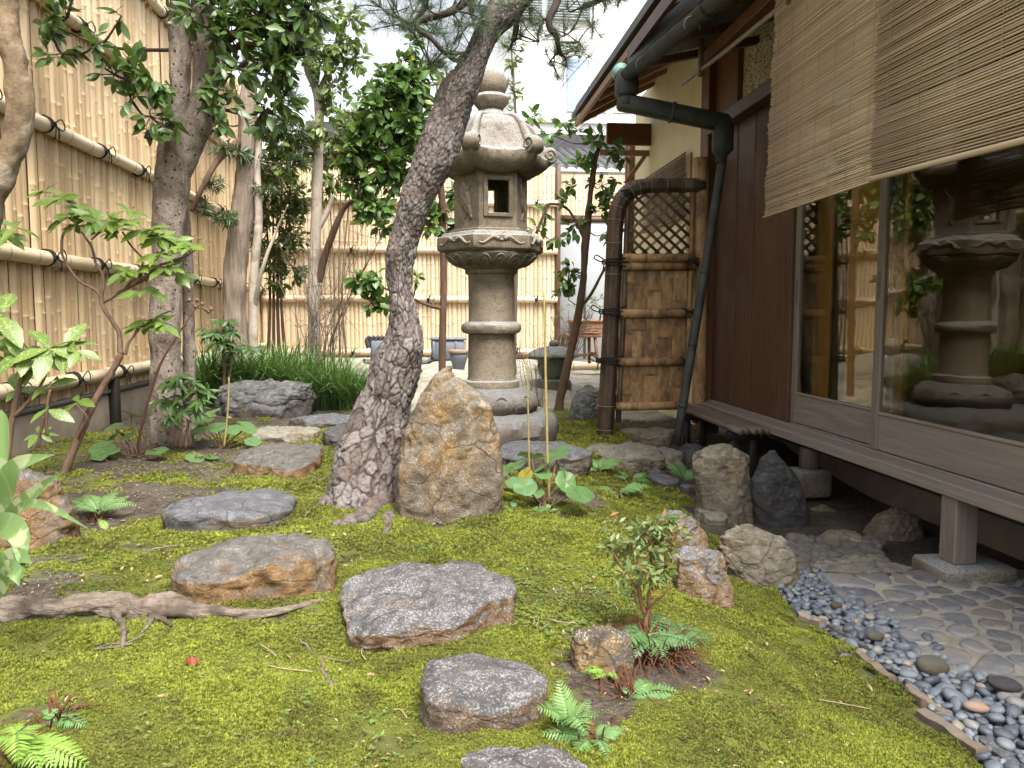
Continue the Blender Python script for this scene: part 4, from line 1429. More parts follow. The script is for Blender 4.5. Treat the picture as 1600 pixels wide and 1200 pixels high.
# roof: six-sided, swept, corners rolled into scrolls
nth, nr = 180, 40
th = np.linspace(0, 2 * math.pi, nth, endpoint=False)
s = np.linspace(0, 1, nr)
cor = np.abs(((th + math.pi / 2) % (math.pi / 3)) - math.pi / 6) / (math.pi / 6)
cor = 1 - np.abs(((th + math.pi / 2 + math.pi / 6) % (math.pi / 3)) - math.pi / 6) / (math.pi / 6)   # 1 on face centres
cor = 1 - cor                                                                                           # 1 on corners
Rout = hex_r(th, .372) * (1 + .055 * cor ** 3)
KR = np.array([.115, .18, .235, .272, .300, .325, .350, .372])
KZ = np.array([2.293, 2.284, 2.256, 2.205, 2.140, 2.080, 2.030, 2.005])
kk = np.linspace(0, 1, len(KR))
rin = np.interp(s, kk, KR)
rad = .115 + (rin - .115)[:, None] / (.372 - .115) * (Rout - .115)[None]
zt = np.interp(s, kk, KZ)[:, None] * np.ones(nth)[None]
zt = zt + (cor ** 3)[None] * (.030 * s[:, None] ** 6)
rib = np.exp(-((cor - 1) / .12) ** 2)[None] * .014 * np.sin(np.clip(s, 0, 1) * math.pi)[:, None] ** .5
flute = .004 * np.sin(np.clip(s, .05, 1) * math.pi)[:, None] * np.cos(th * 24)[None]
zt = zt + rib + flute
V = [np.stack([rad * np.cos(th), rad * np.sin(th), zt], 2).reshape(-1, 3)]
sb = np.linspace(1, 0, 14)
radb = .20 + (Rout * .985 - .20)[None] * sb[:, None]
zb = zt[-1][None] - .045 - .085 * np.sin(np.clip((1 - sb[:, None]) * 1.6, 0, 1) * math.pi * .5) ** .8
V.append(np.stack([radb * np.cos(th), radb * np.sin(th), zb], 2).reshape(-1, 3))
V = np.vstack(V)
rows = nr + 14
i = np.arange(rows - 1)[:, None] * nth
j = np.arange(nth)[None]
k2 = (j + 1) % nth
Q = np.stack([i + j, i + k2, i + nth + k2, i + nth + j], 2).reshape(-1, 4)
lroof = lbuild(MB().add(V, Q), 'roof', 7, .004, 'granite', 50)
for k in range(6):
    a0 = R(-60 + 60 * k)
    ctr = np.array([math.cos(a0) * .425, math.sin(a0) * .425, 2.050])
    er, et = np.array([math.cos(a0), math.sin(a0), 0]), np.array([-math.sin(a0), math.cos(a0), 0])
    sc = MB()
    aa = np.linspace(0, 2 * math.pi, 22, endpoint=False)
    prof = [(.0, -.052), (.042, -.050), (.058, -.040), (.062, 0), (.058, .040), (.042, .050), (.0, .052)]
    Vs = np.array([ctr + er * rr_ * math.cos(x_) + np.array([0, 0, 1]) * rr_ * math.sin(x_) + et * w_ for rr_, w_ in prof for x_ in aa])
    Qs = [(i_ * 22 + j_, i_ * 22 + (j_ + 1) % 22, i_ * 22 + 22 + (j_ + 1) % 22, i_ * 22 + 22 + j_) for i_ in range(6) for j_ in range(22)]
    sc.add(Vs, Qs)
    t = np.linspace(0, 1, 30)
    for w_ in (-.050, .050):
        an = -1.5 + t * 9.5
        rs = .052 * (1 - .85 * t)
        sc.tube(ctr + er * (rs * np.cos(an))[:, None] + np.array([0, 0, 1]) * (rs * np.sin(an))[:, None] + et * w_, .0085, 6)
    lbuild(sc, 'corner_scroll', 20 + k, .002, parent=lroof, angle=60)
    P = spline(np.array([[math.cos(a0) * r_, math.sin(a0) * r_, z_] for r_, z_ in ((.14, 2.292), (.24, 2.268), (.31, 2.205), (.36, 2.115), (.41, 2.06))]), 18)
    lbuild(MB().tube(P, np.linspace(.016, .042, 18), 8), 'corner_rib', 30 + k, .002, parent=lroof, angle=60)
# collar, bowl and jewel
lbuild(MB().lathe([(.13, 2.275), (.128, 2.295), (.105, 2.325), (.082, 2.345), (.09, 2.352), (0, 2.353)], 48), 'neck', 8, .003)
def cup(r, z, t, i):
    return r * (1 + .035 * np.abs(np.sin(4 * t)) * (i > 0) * (i < 5)), z
lbuild(MB().lathe([(.07, 2.348), (.095, 2.37), (.122, 2.40), (.126, 2.43), (.105, 2.455), (.0, 2.456)], 96, mod=cup), 'lotus_cup', 9, .003)
lbuild(MB().lathe([(.07, 2.45), (.10, 2.475), (.114, 2.515), (.112, 2.56), (.094, 2.60), (.06, 2.632), (.03, 2.65), (.01, 2.662), (0, 2.668)], 48), 'jewel', 10, .003)

# low round lantern in the distance
c = at(865, 600, 8.9)
low = thing('low_lantern', 'low squat stone lantern with broad round cap near the wooden stool', 'lantern', (c[0], 8.9, float(zg(c[0], 8.9))))
lbuild(MB().lathe([(.20, -.05), (.215, .02), (.20, .075), (.15, .09), (0, .09)], 40), 'base', 41, .008, 'granite_green', parent=low)
lbuild(MB().lathe([(.13, .088), (.165, .14), (.19, .24), (.19, .32), (.17, .335), (0, .336)], 40), 'body', 42, .008, 'granite_green', parent=low)
lbuild(MB().lathe([(.17, .335), (.29, .345), (.31, .36), (.30, .385), (.22, .435), (.10, .47), (.05, .476), (0, .477)], 48), 'cap', 43, .006, 'granite_green', parent=low)
lbuild(MB().lathe([(.045, .472), (.06, .49), (.055, .52), (.03, .545), (0, .55)], 24), 'knob', 44, .003, 'granite_green', parent=low)
# ------------------------------------------------------------------ rocks
def rock_finish(V, Q, T, size, seed, mat, label, loc, name='rock', cuts=6, amp=1.0, group=None, cut_depth=.90):
    """chip flat facets off a rounded body, then roughen it"""
    rg = np.random.default_rng(seed)
    c = V.mean(0)
    ext = (V.max(0) - V.min(0)) / 2
    for _ in range(cuts):
        n = rg.normal(size=3) * (1, 1, .7)
        n[2] = abs(n[2]) * .6
        n /= np.linalg.norm(n)
        d = ((V - c) @ n)
        lim = d.max() * rg.uniform(cut_depth - .12, cut_depth + .04)
        over = np.maximum(d - lim, 0)
        V = V - n * (over * .88)[:, None]
    n = (V - c) / ext ** 1.4
    n /= np.linalg.norm(n, axis=1)[:, None] + 1e-9
    p = V / size + seed * 3.1
    d = .055 * fbm(p * 2.2, 4, seed) + .035 * (1 - 2 * np.abs(fbm(p * 4.5, 4, seed + 9))) * .7
    f1, f2, _ = worley(p * 3.3 + .4 * np.stack([vnoise(p * 5, 1), vnoise(p * 5, 2), vnoise(p * 5, 3)], 1), seed)
    d = d - .025 * np.exp(-((f2 - f1) / .07) ** 2)
    d = d + .012 * fbm(p * 16, 3, seed + 4)
    V = V + n * (d * size * amp)[:, None]
    me = fast_mesh(name, V - np.asarray(loc), Q, T)
    o = link(name, me, M[mat], loc=loc)
    return tag(o, label, 'rock', group)

def grid_body(rows, cols, fn):
    t = np.linspace(0, 1, rows)
    a = np.linspace(0, 2 * math.pi, cols, endpoint=False)
    V = fn(t[:, None], a[None]).reshape(-1, 3)
    i = np.arange(rows - 1)[:, None] * cols
    j = np.arange(cols)[None]
    k = (j + 1) % cols
    Q = np.stack([i + j, i + k, i + cols + k, i + cols + j], 2).reshape(-1, 4)
    top = np.stack([(rows - 1) * cols + np.arange(cols), (rows - 1) * cols + (np.arange(cols) + 1) % cols, np.full(cols, len(V))], 1)
    V = np.vstack([V, V[(rows - 1) * cols:].mean(0)])
    return V, Q, top

def slab(label, xl, xr, yt, yf, yb, mat, seed, dome=.25, edge=.48, cuts=5, amp=.75, wall=.66, tilt=(0, 0), wob=.12, dmin=.45, name='stepping_stone', group=None, res=1.0, rot=0.0):
    mid = (xl + xr) / 2
    f = gnd(mid, yb)
    h = max((yb - yf) / FPX * f[1] * 1.04, .02) + (.014 if yb - yf > 30 else 0)
    d = ray(mid, yt)
    tt = (f[2] + h - EYE[2]) / d[2]
    Yb = EYE[1] + d[1] * tt
    w = (xr - xl) / FPX * (f[1] + .15)
    dep = min(max(Yb - f[1], dmin * w), 1.6 * w)
    cy = f[1] + dep / 2
    w = (xr - xl) / 2 / FPX * cy
    cx = at(mid, yb, cy)[0]
    z0 = float(zg(cx, cy, False))
    z0 = min(z0, f[2]) if abs(z0 - f[2]) < .06 else f[2]
    rg = np.random.default_rng(seed)
    ph = rg.random(8) * 6.28
    def fn(t, a):
        s = 1.0 - .10 * np.clip(.22 - t, 0, 1) * 4                  # undercut at the foot
        sr = np.where(t < .5, s * (.93 + .07 * np.clip(t / .3, 0, 1)), np.clip(1 - ((t - .5) / .5) ** 2.3, 0, 1) ** edge)
        r = 1 + wob * (np.sin(2 * a + ph[0]) * .5 + np.sin(3 * a + ph[1]) * .5 + np.sin(5 * a + ph[2]) * .25)
        sq = (np.abs(np.cos(a)) ** 2.7 + np.abs(np.sin(a)) ** 2.7) ** (-1 / 2.7)
        x = w * sr * r * sq * np.cos(a)
        y = dep / 2 * sr * r * sq * np.sin(a)
        zz = np.where(t < .5, -.07 + (h * wall + .07) * (t / .5), h * (wall + (1 - wall) * np.clip(1 - sr ** 2.6, 0, 1) ** .55))
        zz = zz + np.where(t >= .3, 1, t / .3) * (tilt[0] * x + tilt[1] * y)
        rimv = 1 + .16 * np.sin(a + ph[4]) + .13 * np.sin(2 * a + ph[5]) + .10 * np.sin(3 * a + ph[6]) + .07 * np.sin(7 * a + ph[7])
        zz = zz * np.where(t < .15, 1, 1 + (rimv - 1) * np.clip(sr, 0, 1) ** 2)
        c, s_ = math.cos(rot), math.sin(rot)
        return np.stack([cx + x * c - y * s_, cy + x * s_ + y * c, z0 + zz], 2)
    V, Q, T = grid_body(int(64 * res), int(120 * res), fn)
    return rock_finish(V, Q, T, max(w * 1.4, h), seed, mat, label, (cx, cy, z0), name, cuts, amp, group)

def boulder(label, left, right, mat, seed, Y=None, depth=.7, cuts=6, amp=.8, name='rock', group=None, power=2.5, res=1.0, lean=0.0, dp=2.2, cd=.90):
    """left and right edges (px, py) from the ground up; the rock gets its own thickness"""
    bx, by = (left[0][0] + right[0][0]) / 2, max(left[0][1], right[0][1])
    g = gnd(bx, by)
    w0 = (max(p[0] for p in right) - min(p[0] for p in left)) / FPX * g[1]
    Yc = Y if Y else g[1] + w0 * depth * .42
    L = np.array([at(a, b, Yc) for a, b in left])
    Rr = np.array([at(a, b, Yc) for a, b in right])
    zb = g[2] if Y is None else float(zg(at(bx, by, Yc)[0], Yc))
    z0, z1 = min(L[0, 2], Rr[0, 2]), max(L[-1, 2], Rr[-1, 2])
    cxm = (L[:, 0].mean() + Rr[:, 0].mean()) / 2
    W = (Rr[:, 0].max() - L[:, 0].min()) / 2
    def fn(t, a):
        tt = t.ravel()
        z = z0 + (z1 - z0) * (1 - (1 - tt) ** 1.6)
        xl = np.interp(z, L[:, 2], L[:, 0])
        xr = np.interp(z, Rr[:, 2], Rr[:, 0])
        q = (z - z0) / (z1 - z0)
        topk = np.clip((1 - q) * 6, 0, 1) ** .6
        c, h = (xl + xr) / 2, (xr - xl) / 2
        h = np.maximum(h * (.35 + .65 * topk), .004)
        dd = W * depth * (1 - .75 * q ** dp) * (.25 + .75 * topk)
        sq = (np.abs(np.cos(a)) ** power + np.abs(np.sin(a)) ** power) ** (-1 / power)
        zz = np.where(tt < .02, zb - .06, z)
        return np.stack([c[:, None] + h[:, None] * sq * np.cos(a), Yc + lean * q[:, None] + dd[:, None] * sq * np.sin(a), zz[:, None] + 0 * a], 2)
    V, Q, T = grid_body(int(90 * res), int(120 * res), fn)
    return rock_finish(V, Q, T, max(W * 1.6, (z1 - z0) * .8), seed, mat, label, (cxm, Yc, zb), name, cuts, amp, group, cd)

SG = 'stepping stones set in the moss'
slab('largest flat speckled stepping stone, its front rim chipped and rusty', 537, 805, 867, 962, 1012, 'rock_rust', 3, cuts=2, wob=.05, group=SG, rot=.05)
slab('speckled round stepping stone with orange underside beside the ferns', 656, 856, 1014, 1092, 1152, 'rock_rust', 8, cuts=0, wob=.03, amp=.45, group=SG)
slab('angular stepping stone with thick brown front face above the long root', 286, 540, 822, 884, 943, 'rock_rust_b', 14, cuts=8, wob=.09, tilt=(.07, .03), group=SG, wall=.72)
slab('smooth oval blue grey stepping stone behind the angular one', 268, 463, 756, 800, 832, 'rock_grey', 21, cuts=0, wob=.05, tilt=(.05, 0), group=SG, amp=.4, wall=.45, edge=.55)
slab('flat tan edged stepping stone left of the pine trunk', 376, 516, 690, 724, 748, 'rock_rust_b', 5, cuts=3, wob=.07, group=SG, wall=.68)
slab('small rounded pale stone at the far end of the stepping stones', 402, 496, 661, 680, 693, 'rock_tan', 33, cuts=2, wob=.04, group=SG)
slab('thin flat dark stone in front of the grass clumps', 460, 550, 645, 658, 670, 'rock_grey', 35, cuts=5, wob=.1, group=SG)
slab('dark wedge shaped stone half hidden behind the pine trunk', 506, 600, 652, 682, 703, 'rock_dark', 36, cuts=5, wob=.08, group=SG)
slab('pale speckled stepping stone cut off by the bottom edge of the photo', 695, 925, 1166, 1215, 1265, 'rock_rust', 39, cuts=2, wob=.06, group=SG)
boulder('large grey weathered boulder in front of the grass clumps', [(342, 652), (336, 630), (345, 604), (385, 594)], [(486, 650), (494, 625), (482, 600), (430, 592)], 'rock_boulder', 41, depth=.7, cuts=5, power=3)
boulder('big upright golden brown rock leaning beside the pine trunk',
        [(622, 800), (616, 770), (620, 715), (632, 655), (648, 605), (672, 582), (690, 577)],
        [(782, 812), (788, 770), (784, 715), (778, 665), (764, 632), (742, 606), (715, 582)], 'rock_brown', 53, depth=.62, cuts=12, amp=.50, dp=2.6, cd=.93)
boulder('large brown grey rock at the left edge behind the variegated leaves', [(-70, 862), (-85, 800), (-60, 748), (-20, 735)], [(114, 838), (112, 795), (92, 752), (40, 732)], 'rock_rust_b', 61, depth=.7, cuts=8)
boulder('broken dark wood stump beside the small shrub', [(896, 1046), (893, 1010), (897, 985), (910, 978)], [(985, 1058), (992, 1020), (990, 990), (975, 984)], 'stump', 63, depth=.8, cuts=6, name='tree_stump')['category'] = 'stump'
boulder('bluish white ridged rock behind the small shrub', [(1030, 880), (1024, 845), (1030, 808), (1045, 794)], [(1112, 888), (1110, 850), (1092, 815), (1065, 797)], 'rock_blue', 66, depth=.8, cuts=8)
boulder('blue topped rock with orange front, foremost of the rocks by the pebbles', [(1050, 925), (1048, 890), (1058, 862), (1075, 852)], [(1142, 938), (1146, 905), (1130, 870), (1105, 854)], 'rock_blue', 67, depth=.8, cuts=7)
boulder('broad tan grey rock at the head of the pebble strip', [(1128, 900), (1118, 865), (1122, 830), (1140, 820)], [(1240, 914), (1243, 880), (1225, 842), (1190, 824)], 'rock_tan', 68, depth=.7, cuts=7)
boulder('upright squarish tan rock in front of the dark pyramid rock', [(1090, 790), (1086, 750), (1085, 710), (1092, 694)], [(1178, 812), (1182, 770), (1178, 725), (1162, 698)], 'rock_tan', 70, depth=.65, cuts=7, amp=.6, cd=.95)
boulder('black pointed rock under the corner of the house', [(1180, 838), (1174, 780), (1180, 730), (1196, 706)], [(1264, 850), (1262, 800), (1245, 745), (1218, 708)], 'rock_dark', 71, Y=4.05, depth=.7, cuts=4, amp=.5)
slab('small smooth cream cobble below the tan upright rock', 1086, 1134, 789, 806, 821, 'rock_tan', 72, cuts=1, wob=.03, name='rock', res=.5)
slab('flat grey stone between the lantern base and the round leaved plants', 770, 920, 684, 712, 742, 'rock_grey', 74, cuts=5, wob=.07, name='rock')
slab('long low brownish stone before the sleeve fence', 912, 1036, 690, 712, 736, 'rock_tan', 75, cuts=6, wob=.08, name='rock')
slab('grey brown stone at the foot of the downpipe', 1010, 1068, 694, 712, 730, 'rock_tan', 76, cuts=6, wob=.08, name='rock')
slab('low dark stone under the sleeve fence', 968, 1062, 664, 680, 694, 'rock_shade', 77, cuts=6, wob=.08, name='rock')
slab('dark rock under the bamboo bench', 1062, 1100, 678, 700, 728, 'rock_dark', 79, cuts=6, wob=.08, name='rock', res=.6)
slab('smooth grey river stone among the small ferns', 1012, 1062, 737, 752, 765, 'rock_grey', 80, cuts=1, wob=.04, name='rock', res=.6)
slab('smallest grey river stone beside the tan upright rock', 1060, 1086, 754, 760, 768, 'rock_grey', 81, cuts=1, wob=.04, name='rock', res=.4)
slab('small rough grey stone behind the smooth river stone', 1008, 1034, 727, 738, 748, 'rock_grey', 82, cuts=4, wob=.06, name='rock', res=.4)
boulder('mossy dark rock beside the foot of the sleeve fence', [(892, 650), (888, 632), (895, 612), (905, 603)], [(952, 656), (954, 632), (948, 608), (930, 601)], 'rock_green', 84, depth=.8, cuts=8)
boulder('shaded tan rock under the floor of the house', [(1258, 838), (1250, 815), (1262, 796), (1280, 790)], [(1340, 850), (1338, 826), (1318, 804), (1296, 793)], 'rock_shade', 86, Y=4.3, depth=.7, cuts=7)
boulder('large peaked rock in deep shade under the sliding doors', [(1338, 872), (1350, 845), (1375, 808), (1395, 794)], [(1448, 880), (1446, 845), (1432, 805), (1408, 793)], 'rock_shade', 87, Y=3.75, depth=.7, cuts=7)
slab('shaded low rock behind the gravel under the house', 1282, 1345, 822, 838, 858, 'rock_shade', 88, cuts=6, wob=.08, name='rock', res=.6)
slab('pale flat kerb stone at the edge of the gravel under the house', 1238, 1430, 876, 893, 908, 'rock_tan', 89, cuts=3, wob=.10, name='rock')
slab('small reddish stone lying on moss below the blue topped rock', 1058, 1106, 926, 936, 946, 'rock_rust', 90, cuts=4, wob=.1, name='rock', res=.5)
slab('pale boulder peeking out behind the upright brown rock', 690, 745, 640, 660, 690, 'rock_tan', 91, cuts=3, wob=.05, name='rock', res=.6)
# small slates in the moss
k = 0
for (a, b, c_, d_, wd) in ((880, 838, 890, 846, 'leftmost'), (890, 839, 916, 850, 'widest'), (917, 841, 929, 850, 'roundest')):
    slab('%s of the small blue grey slates lying on the moss' % wd, a, c_, b, (b + d_) / 2 + 1, d_ + 2, 'rock_blue', 100 + k, cuts=2, wob=.05, name='slate', amp=.3, group='small slates in the moss', res=.4)
    k += 1
slab('small round grey pebble alone on the moss below the ferns', 1052, 1066, 1130, 1135, 1142, 'rock_grey', 104, cuts=0, wob=.03, name='pebble_stone', amp=.2, res=.4)
for (a, b, wd) in ((1304, 1012, 'upper'), (1312, 1022, 'lower')):
    slab('%s of two grey slates by the board edging' % wd, a, a + 18, b, b + 5, b + 10, 'rock_blue', 105 + a, cuts=2, wob=.05, name='slate', amp=.3, res=.4)
# ------------------------------------------------------------------ sleeve fence beside the house
SY = 6.02
sv = at(945, 680, SY)
sleeve = thing('sleeve_fence', 'old brown bamboo sleeve fence with lattice top and rounded corner', 'fence', (sv[0], SY, float(zg(sv[0], SY))))
so = np.array(sleeve.location)
def sp(px, py, dy=0.0):
    return at(px, py, SY) + (0, dy, 0) - so
# bundled outer frame
P, r = path_px([(944, 690, SY, 26), (947, 640, SY, 26), (953, 520, SY, 25), (958, 420, SY, 25), (961, 350, SY, 25), (968, 318, SY, 25), (985, 298, SY, 24), (1010, 291, SY, 22), (1050, 290, SY, 21), (1100, 290, SY, 21)], 60)
V, Q, T, dirs = tube_arrays(P - so, r, 28, True, disp=1)
n = len(dirs)
ang = np.tile(np.arange(28), 60)
V[:n] += dirs * (.0045 * np.cos(ang * math.pi / 2 * 1.0))[:, None] + dirs * (.002 * vnoise(V[:n] * 40, 3))[:, None]
MB().add(V, Q, T).build('frame_bundle', M['bamboo_dark'], sleeve)
for k in range(3, 58, 4):
    c = P[k] - so
    dv = P[k + 1] - P[k - 1]
    dv /= np.linalg.norm(dv)
    a = np.linspace(0, 6.283, 20)
    u = np.cross(dv, (0, 1, 0))
    u /= np.linalg.norm(u)
    w = np.cross(dv, u)
    MB().tube(c + (r[k] + .004) * (np.cos(a)[:, None] * u + np.sin(a)[:, None] * w), .0022, 5, False).build('wire_binding', M['cord'], sleeve)
# inner post by the wall
P2, r2 = path_px([(1092, 660, SY + .03, 22), (1094, 450, SY + .03, 23), (1096, 247, SY + .03, 25)], 12)
MB().tube(P2 - so, r2, 16).build('post', M['bamboo_old'], sleeve)
P3, r3 = path_px([(966, 660, SY, 9), (975, 470, SY, 9), (981, 310, SY, 8)], 10)
MB().tube(P3 - so, r3, 10).build('inner_pole', M['bamboo_dark'], sleeve)
P3, r3 = path_px([(1070, 640, SY, 9), (1078, 470, SY, 9), (1082, 300, SY, 9)], 10)
MB().tube(P3 - so, r3, 10).build('inner_pole', M['bamboo_old'], sleeve)
# lattice
def clipseg(a, b, lo, hi):
    d = b - a
    t0, t1 = 0., 1.
    for k in range(2):
        if abs(d[k]) < 1e-9:
            if not lo[k] <= a[k] <= hi[k]:
                return None
            continue
        u, v = (lo[k] - a[k]) / d[k], (hi[k] - a[k]) / d[k]
        t0, t1 = max(t0, min(u, v)), min(t1, max(u, v))
    return None if t1 - t0 < .02 else (a + d * t0, a + d * t1)
lo, hi = np.array([977., 298.]), np.array([1083., 398.])
for s, dy in ((1, 0), (-1, .012)):
    for c in np.arange(-260, 260, 19):
        x0 = 1030 + c
        seg = clipseg(np.array([x0 - 150, 348 - s * 150 * .95]), np.array([x0 + 150, 348 + s * 150 * .95]), lo, hi)
        if seg is None:
            continue
        a, b = sp(*seg[0], dy), sp(*seg[1], dy)
        MB().tube(np.array([a, (a + b) / 2, b]), .0125, 6).build('lattice_slat', M['bamboo_dark'] if s > 0 else M['bamboo_old'], sleeve)
# horizontal bars
for y0, w in ((404, 14), (417, 13), (490, 15), (565, 15), (634, 14)):
    x0 = np.interp(y0, [400, 640], [970, 958])
    x1 = np.interp(y0, [400, 640], [1086, 1074])
    mid = sp((x0 + x1) / 2, y0)
    L = (x1 - x0) / FPX * SY
    o = link('bar', rail_mesh(L, w / 2 / FPX * SY, 300 + y0, 'x'), M['bamboo_old'], sleeve)
    o.location = mid - (L / 2, .028, 0)
# woven split-bamboo panel: every strip its own piece
rg = np.random.default_rng(77)
ys = [(424, 484), (497, 558), (572, 628)]
for row, (ya, yb) in enumerate(ys):
    x0, x1 = np.interp((ya + yb) / 2, [400, 640], [972, 962]), np.interp((ya + yb) / 2, [400, 640], [1076, 1066])
    nc = 5
    for c in range(nc):
        xa, xb = x0 + (x1 - x0) * c / nc, x0 + (x1 - x0) * (c + 1) / nc
        cut = ya + (yb - ya) * (.22 + .5 * ((c * 2 + row) % 3) / 2 + rg.uniform(-.05, .05))
        for (s0, s1, dy) in ((ya - 6, cut + 1.5, .006 * ((c + row) % 2)), (cut - 1.5, yb + 6, .003 + .006 * ((c + row + 1) % 2) + .002)):
            a, b = sp(xa - .4, s1), sp(xb + .4, s0)
            nseg = 5
            t = np.linspace(-1, 1, nseg + 1)
            xx = a[0] + (b[0] - a[0]) * (t + 1) / 2
            yy = -.004 * (1 - t ** 2) + dy - .008
            V = np.array([(x_, y_, z_) for z_ in (a[2], b[2]) for x_, y_ in zip(xx, yy)] + [(x_, y_ + .004, z_) for z_ in (a[2], b[2]) for x_, y_ in zip(xx, yy)])
            m_ = nseg + 1
            Q = [(i_, i_ + 1, m_ + i_ + 1, m_ + i_) for i_ in range(nseg)] + [(2 * m_ + i_ + 1, 2 * m_ + i_, 3 * m_ + i_, 3 * m_ + i_ + 1) for i_ in range(nseg)]
            Q += [(i_ + 1, i_, 2 * m_ + i_, 2 * m_ + i_ + 1) for i_ in range(nseg)] + [(m_ + i_, m_ + i_ + 1, 3 * m_ + i_ + 1, 3 * m_ + i_) for i_ in range(nseg)]
            Q += [(0, m_, 3 * m_, 2 * m_), (nseg, 2 * m_ + nseg, 3 * m_ + nseg, m_ + nseg)]
            MB().add(V, Q).build('woven_strip', M['bamboo_old'], sleeve, angle=40)
        # the cross strip that shows between two uprights
        if (c + row) % 2 == 0:
            a, b = sp(xa - 2, cut + 5), sp(xb + 2, cut - 5)
            MB().box(a[0], b[0], -.004, .0, a[2], b[2], bev=.001).build('woven_strip', M['bamboo_old'], sleeve)
a, b = sp(960, 632), sp(1080, 412)
MB().box(a[0], b[0], .016, .022, a[2], b[2]).build('backing_mat', M['bamboo_dark'], sleeve)
# rope ties
for py, px in ((410, 958), (487, 953), (563, 949)):
    c = sp(px, py, -.045)
    mb = MB()
    for dz in (-.02, .0, .02):
        mb.tube(spline(np.array([c + (-.085, .06, dz * .5), c + (-.05, -.02, dz), c + (.05, -.03, dz * 1.3), c + (.12, .01, dz * 2.2)]), 12), .006, 6)
    mb.tube(spline(np.array([c + (-.05, -.03, 0), c + (-.10, -.04, .02), c + (-.15, -.04, .05), c + (-.17, -.04, .025), c + (-.12, -.04, .0), c + (-.05, -.03, 0)]), 16), .005, 6)
    mb.tube(spline(np.array([c + (-.05, -.03, 0), c + (-.09, -.04, -.02), c + (-.10, -.045, -.07)]), 8), .005, 6)
    mb.build('rope_tie', M['rope'], sleeve)
    c = sp(px + 120, py, -.045)
    mb = MB()
    for dz in (-.03, .0, .03):
        mb.tube(spline(np.array([c + (-.05, .0, -dz), c + (0, -.035, 0), c + (.06, .0, dz)]), 8), .006, 6)
    mb.build('rope_tie', M['rope'], sleeve)
c = sp(978, 306, -.07)
mb = MB()
for k in range(4):
    mb.tube(spline(np.array([c + (-.05, .03, .02 * k - .03), c + (0, -.01, .01 * k), c + (.05, .03, .03 - .02 * k)]), 8), .006, 6)
mb.build('rope_tie', M['rope'], sleeve)
# ------------------------------------------------------------------ trees
def bark_tube(rows, n, sides, amp=.012, freq=9.0, seed=0, zstretch=.4, knobs=0.0):
    P, r = path_px(rows, n)
    V, Q, T, dirs = tube_arrays(P, r, sides, True, disp=1)
    m = len(dirs)
    p = V[:m] * (freq, freq, freq * zstretch)
    V[:m] += dirs * (amp * fbm(p, 4, seed) + knobs * fbm(V[:m] * 5, 2, seed + 7))[:, None]
    return P, r, V, Q, T

def tree(name, label, cat='tree', base=(0, 0, 0), group=None):
    return thing(name, label, cat, base, group=group)

def add_part(t, name, V, Q, T, mat, attrs=None):
    me = fast_mesh(name, V - np.array(t.location), Q, T, attrs)
    return link(name, me, M[mat], t)

LEAF_OBJ = {}
def place_leaves(t, tm, P, D, U, S, mat, mat_i, n_ind, key, name='leaf', rest='foliage'):
    """the leaves that show largest as single leaves, the rest joined"""
    P, D, U, S = (np.asarray(a, float) for a in (P, D, U, S))
    dist = np.linalg.norm(P - EYE, axis=1)
    order = np.argsort(-S / dist)
    ind = order[:n_ind]
    oth = order[n_ind:]
    if len(ind):
        if key not in LEAF_OBJ:
            LEAF_OBJ[key] = fast_mesh(name, tm[0], tm[1])
        for k in ind:
            o = link(name, LEAF_OBJ[key], M[mat_i], t)
            place(o, frame_matrix(P[k], D[k], U[k], S[k]))
    if len(oth):
        mb = scatter(tm, P[oth] - np.array(t.location), D[oth], U[oth], S[oth])
        f = mb.build(rest, M[mat], t)
        f['kind'] = 'stuff'

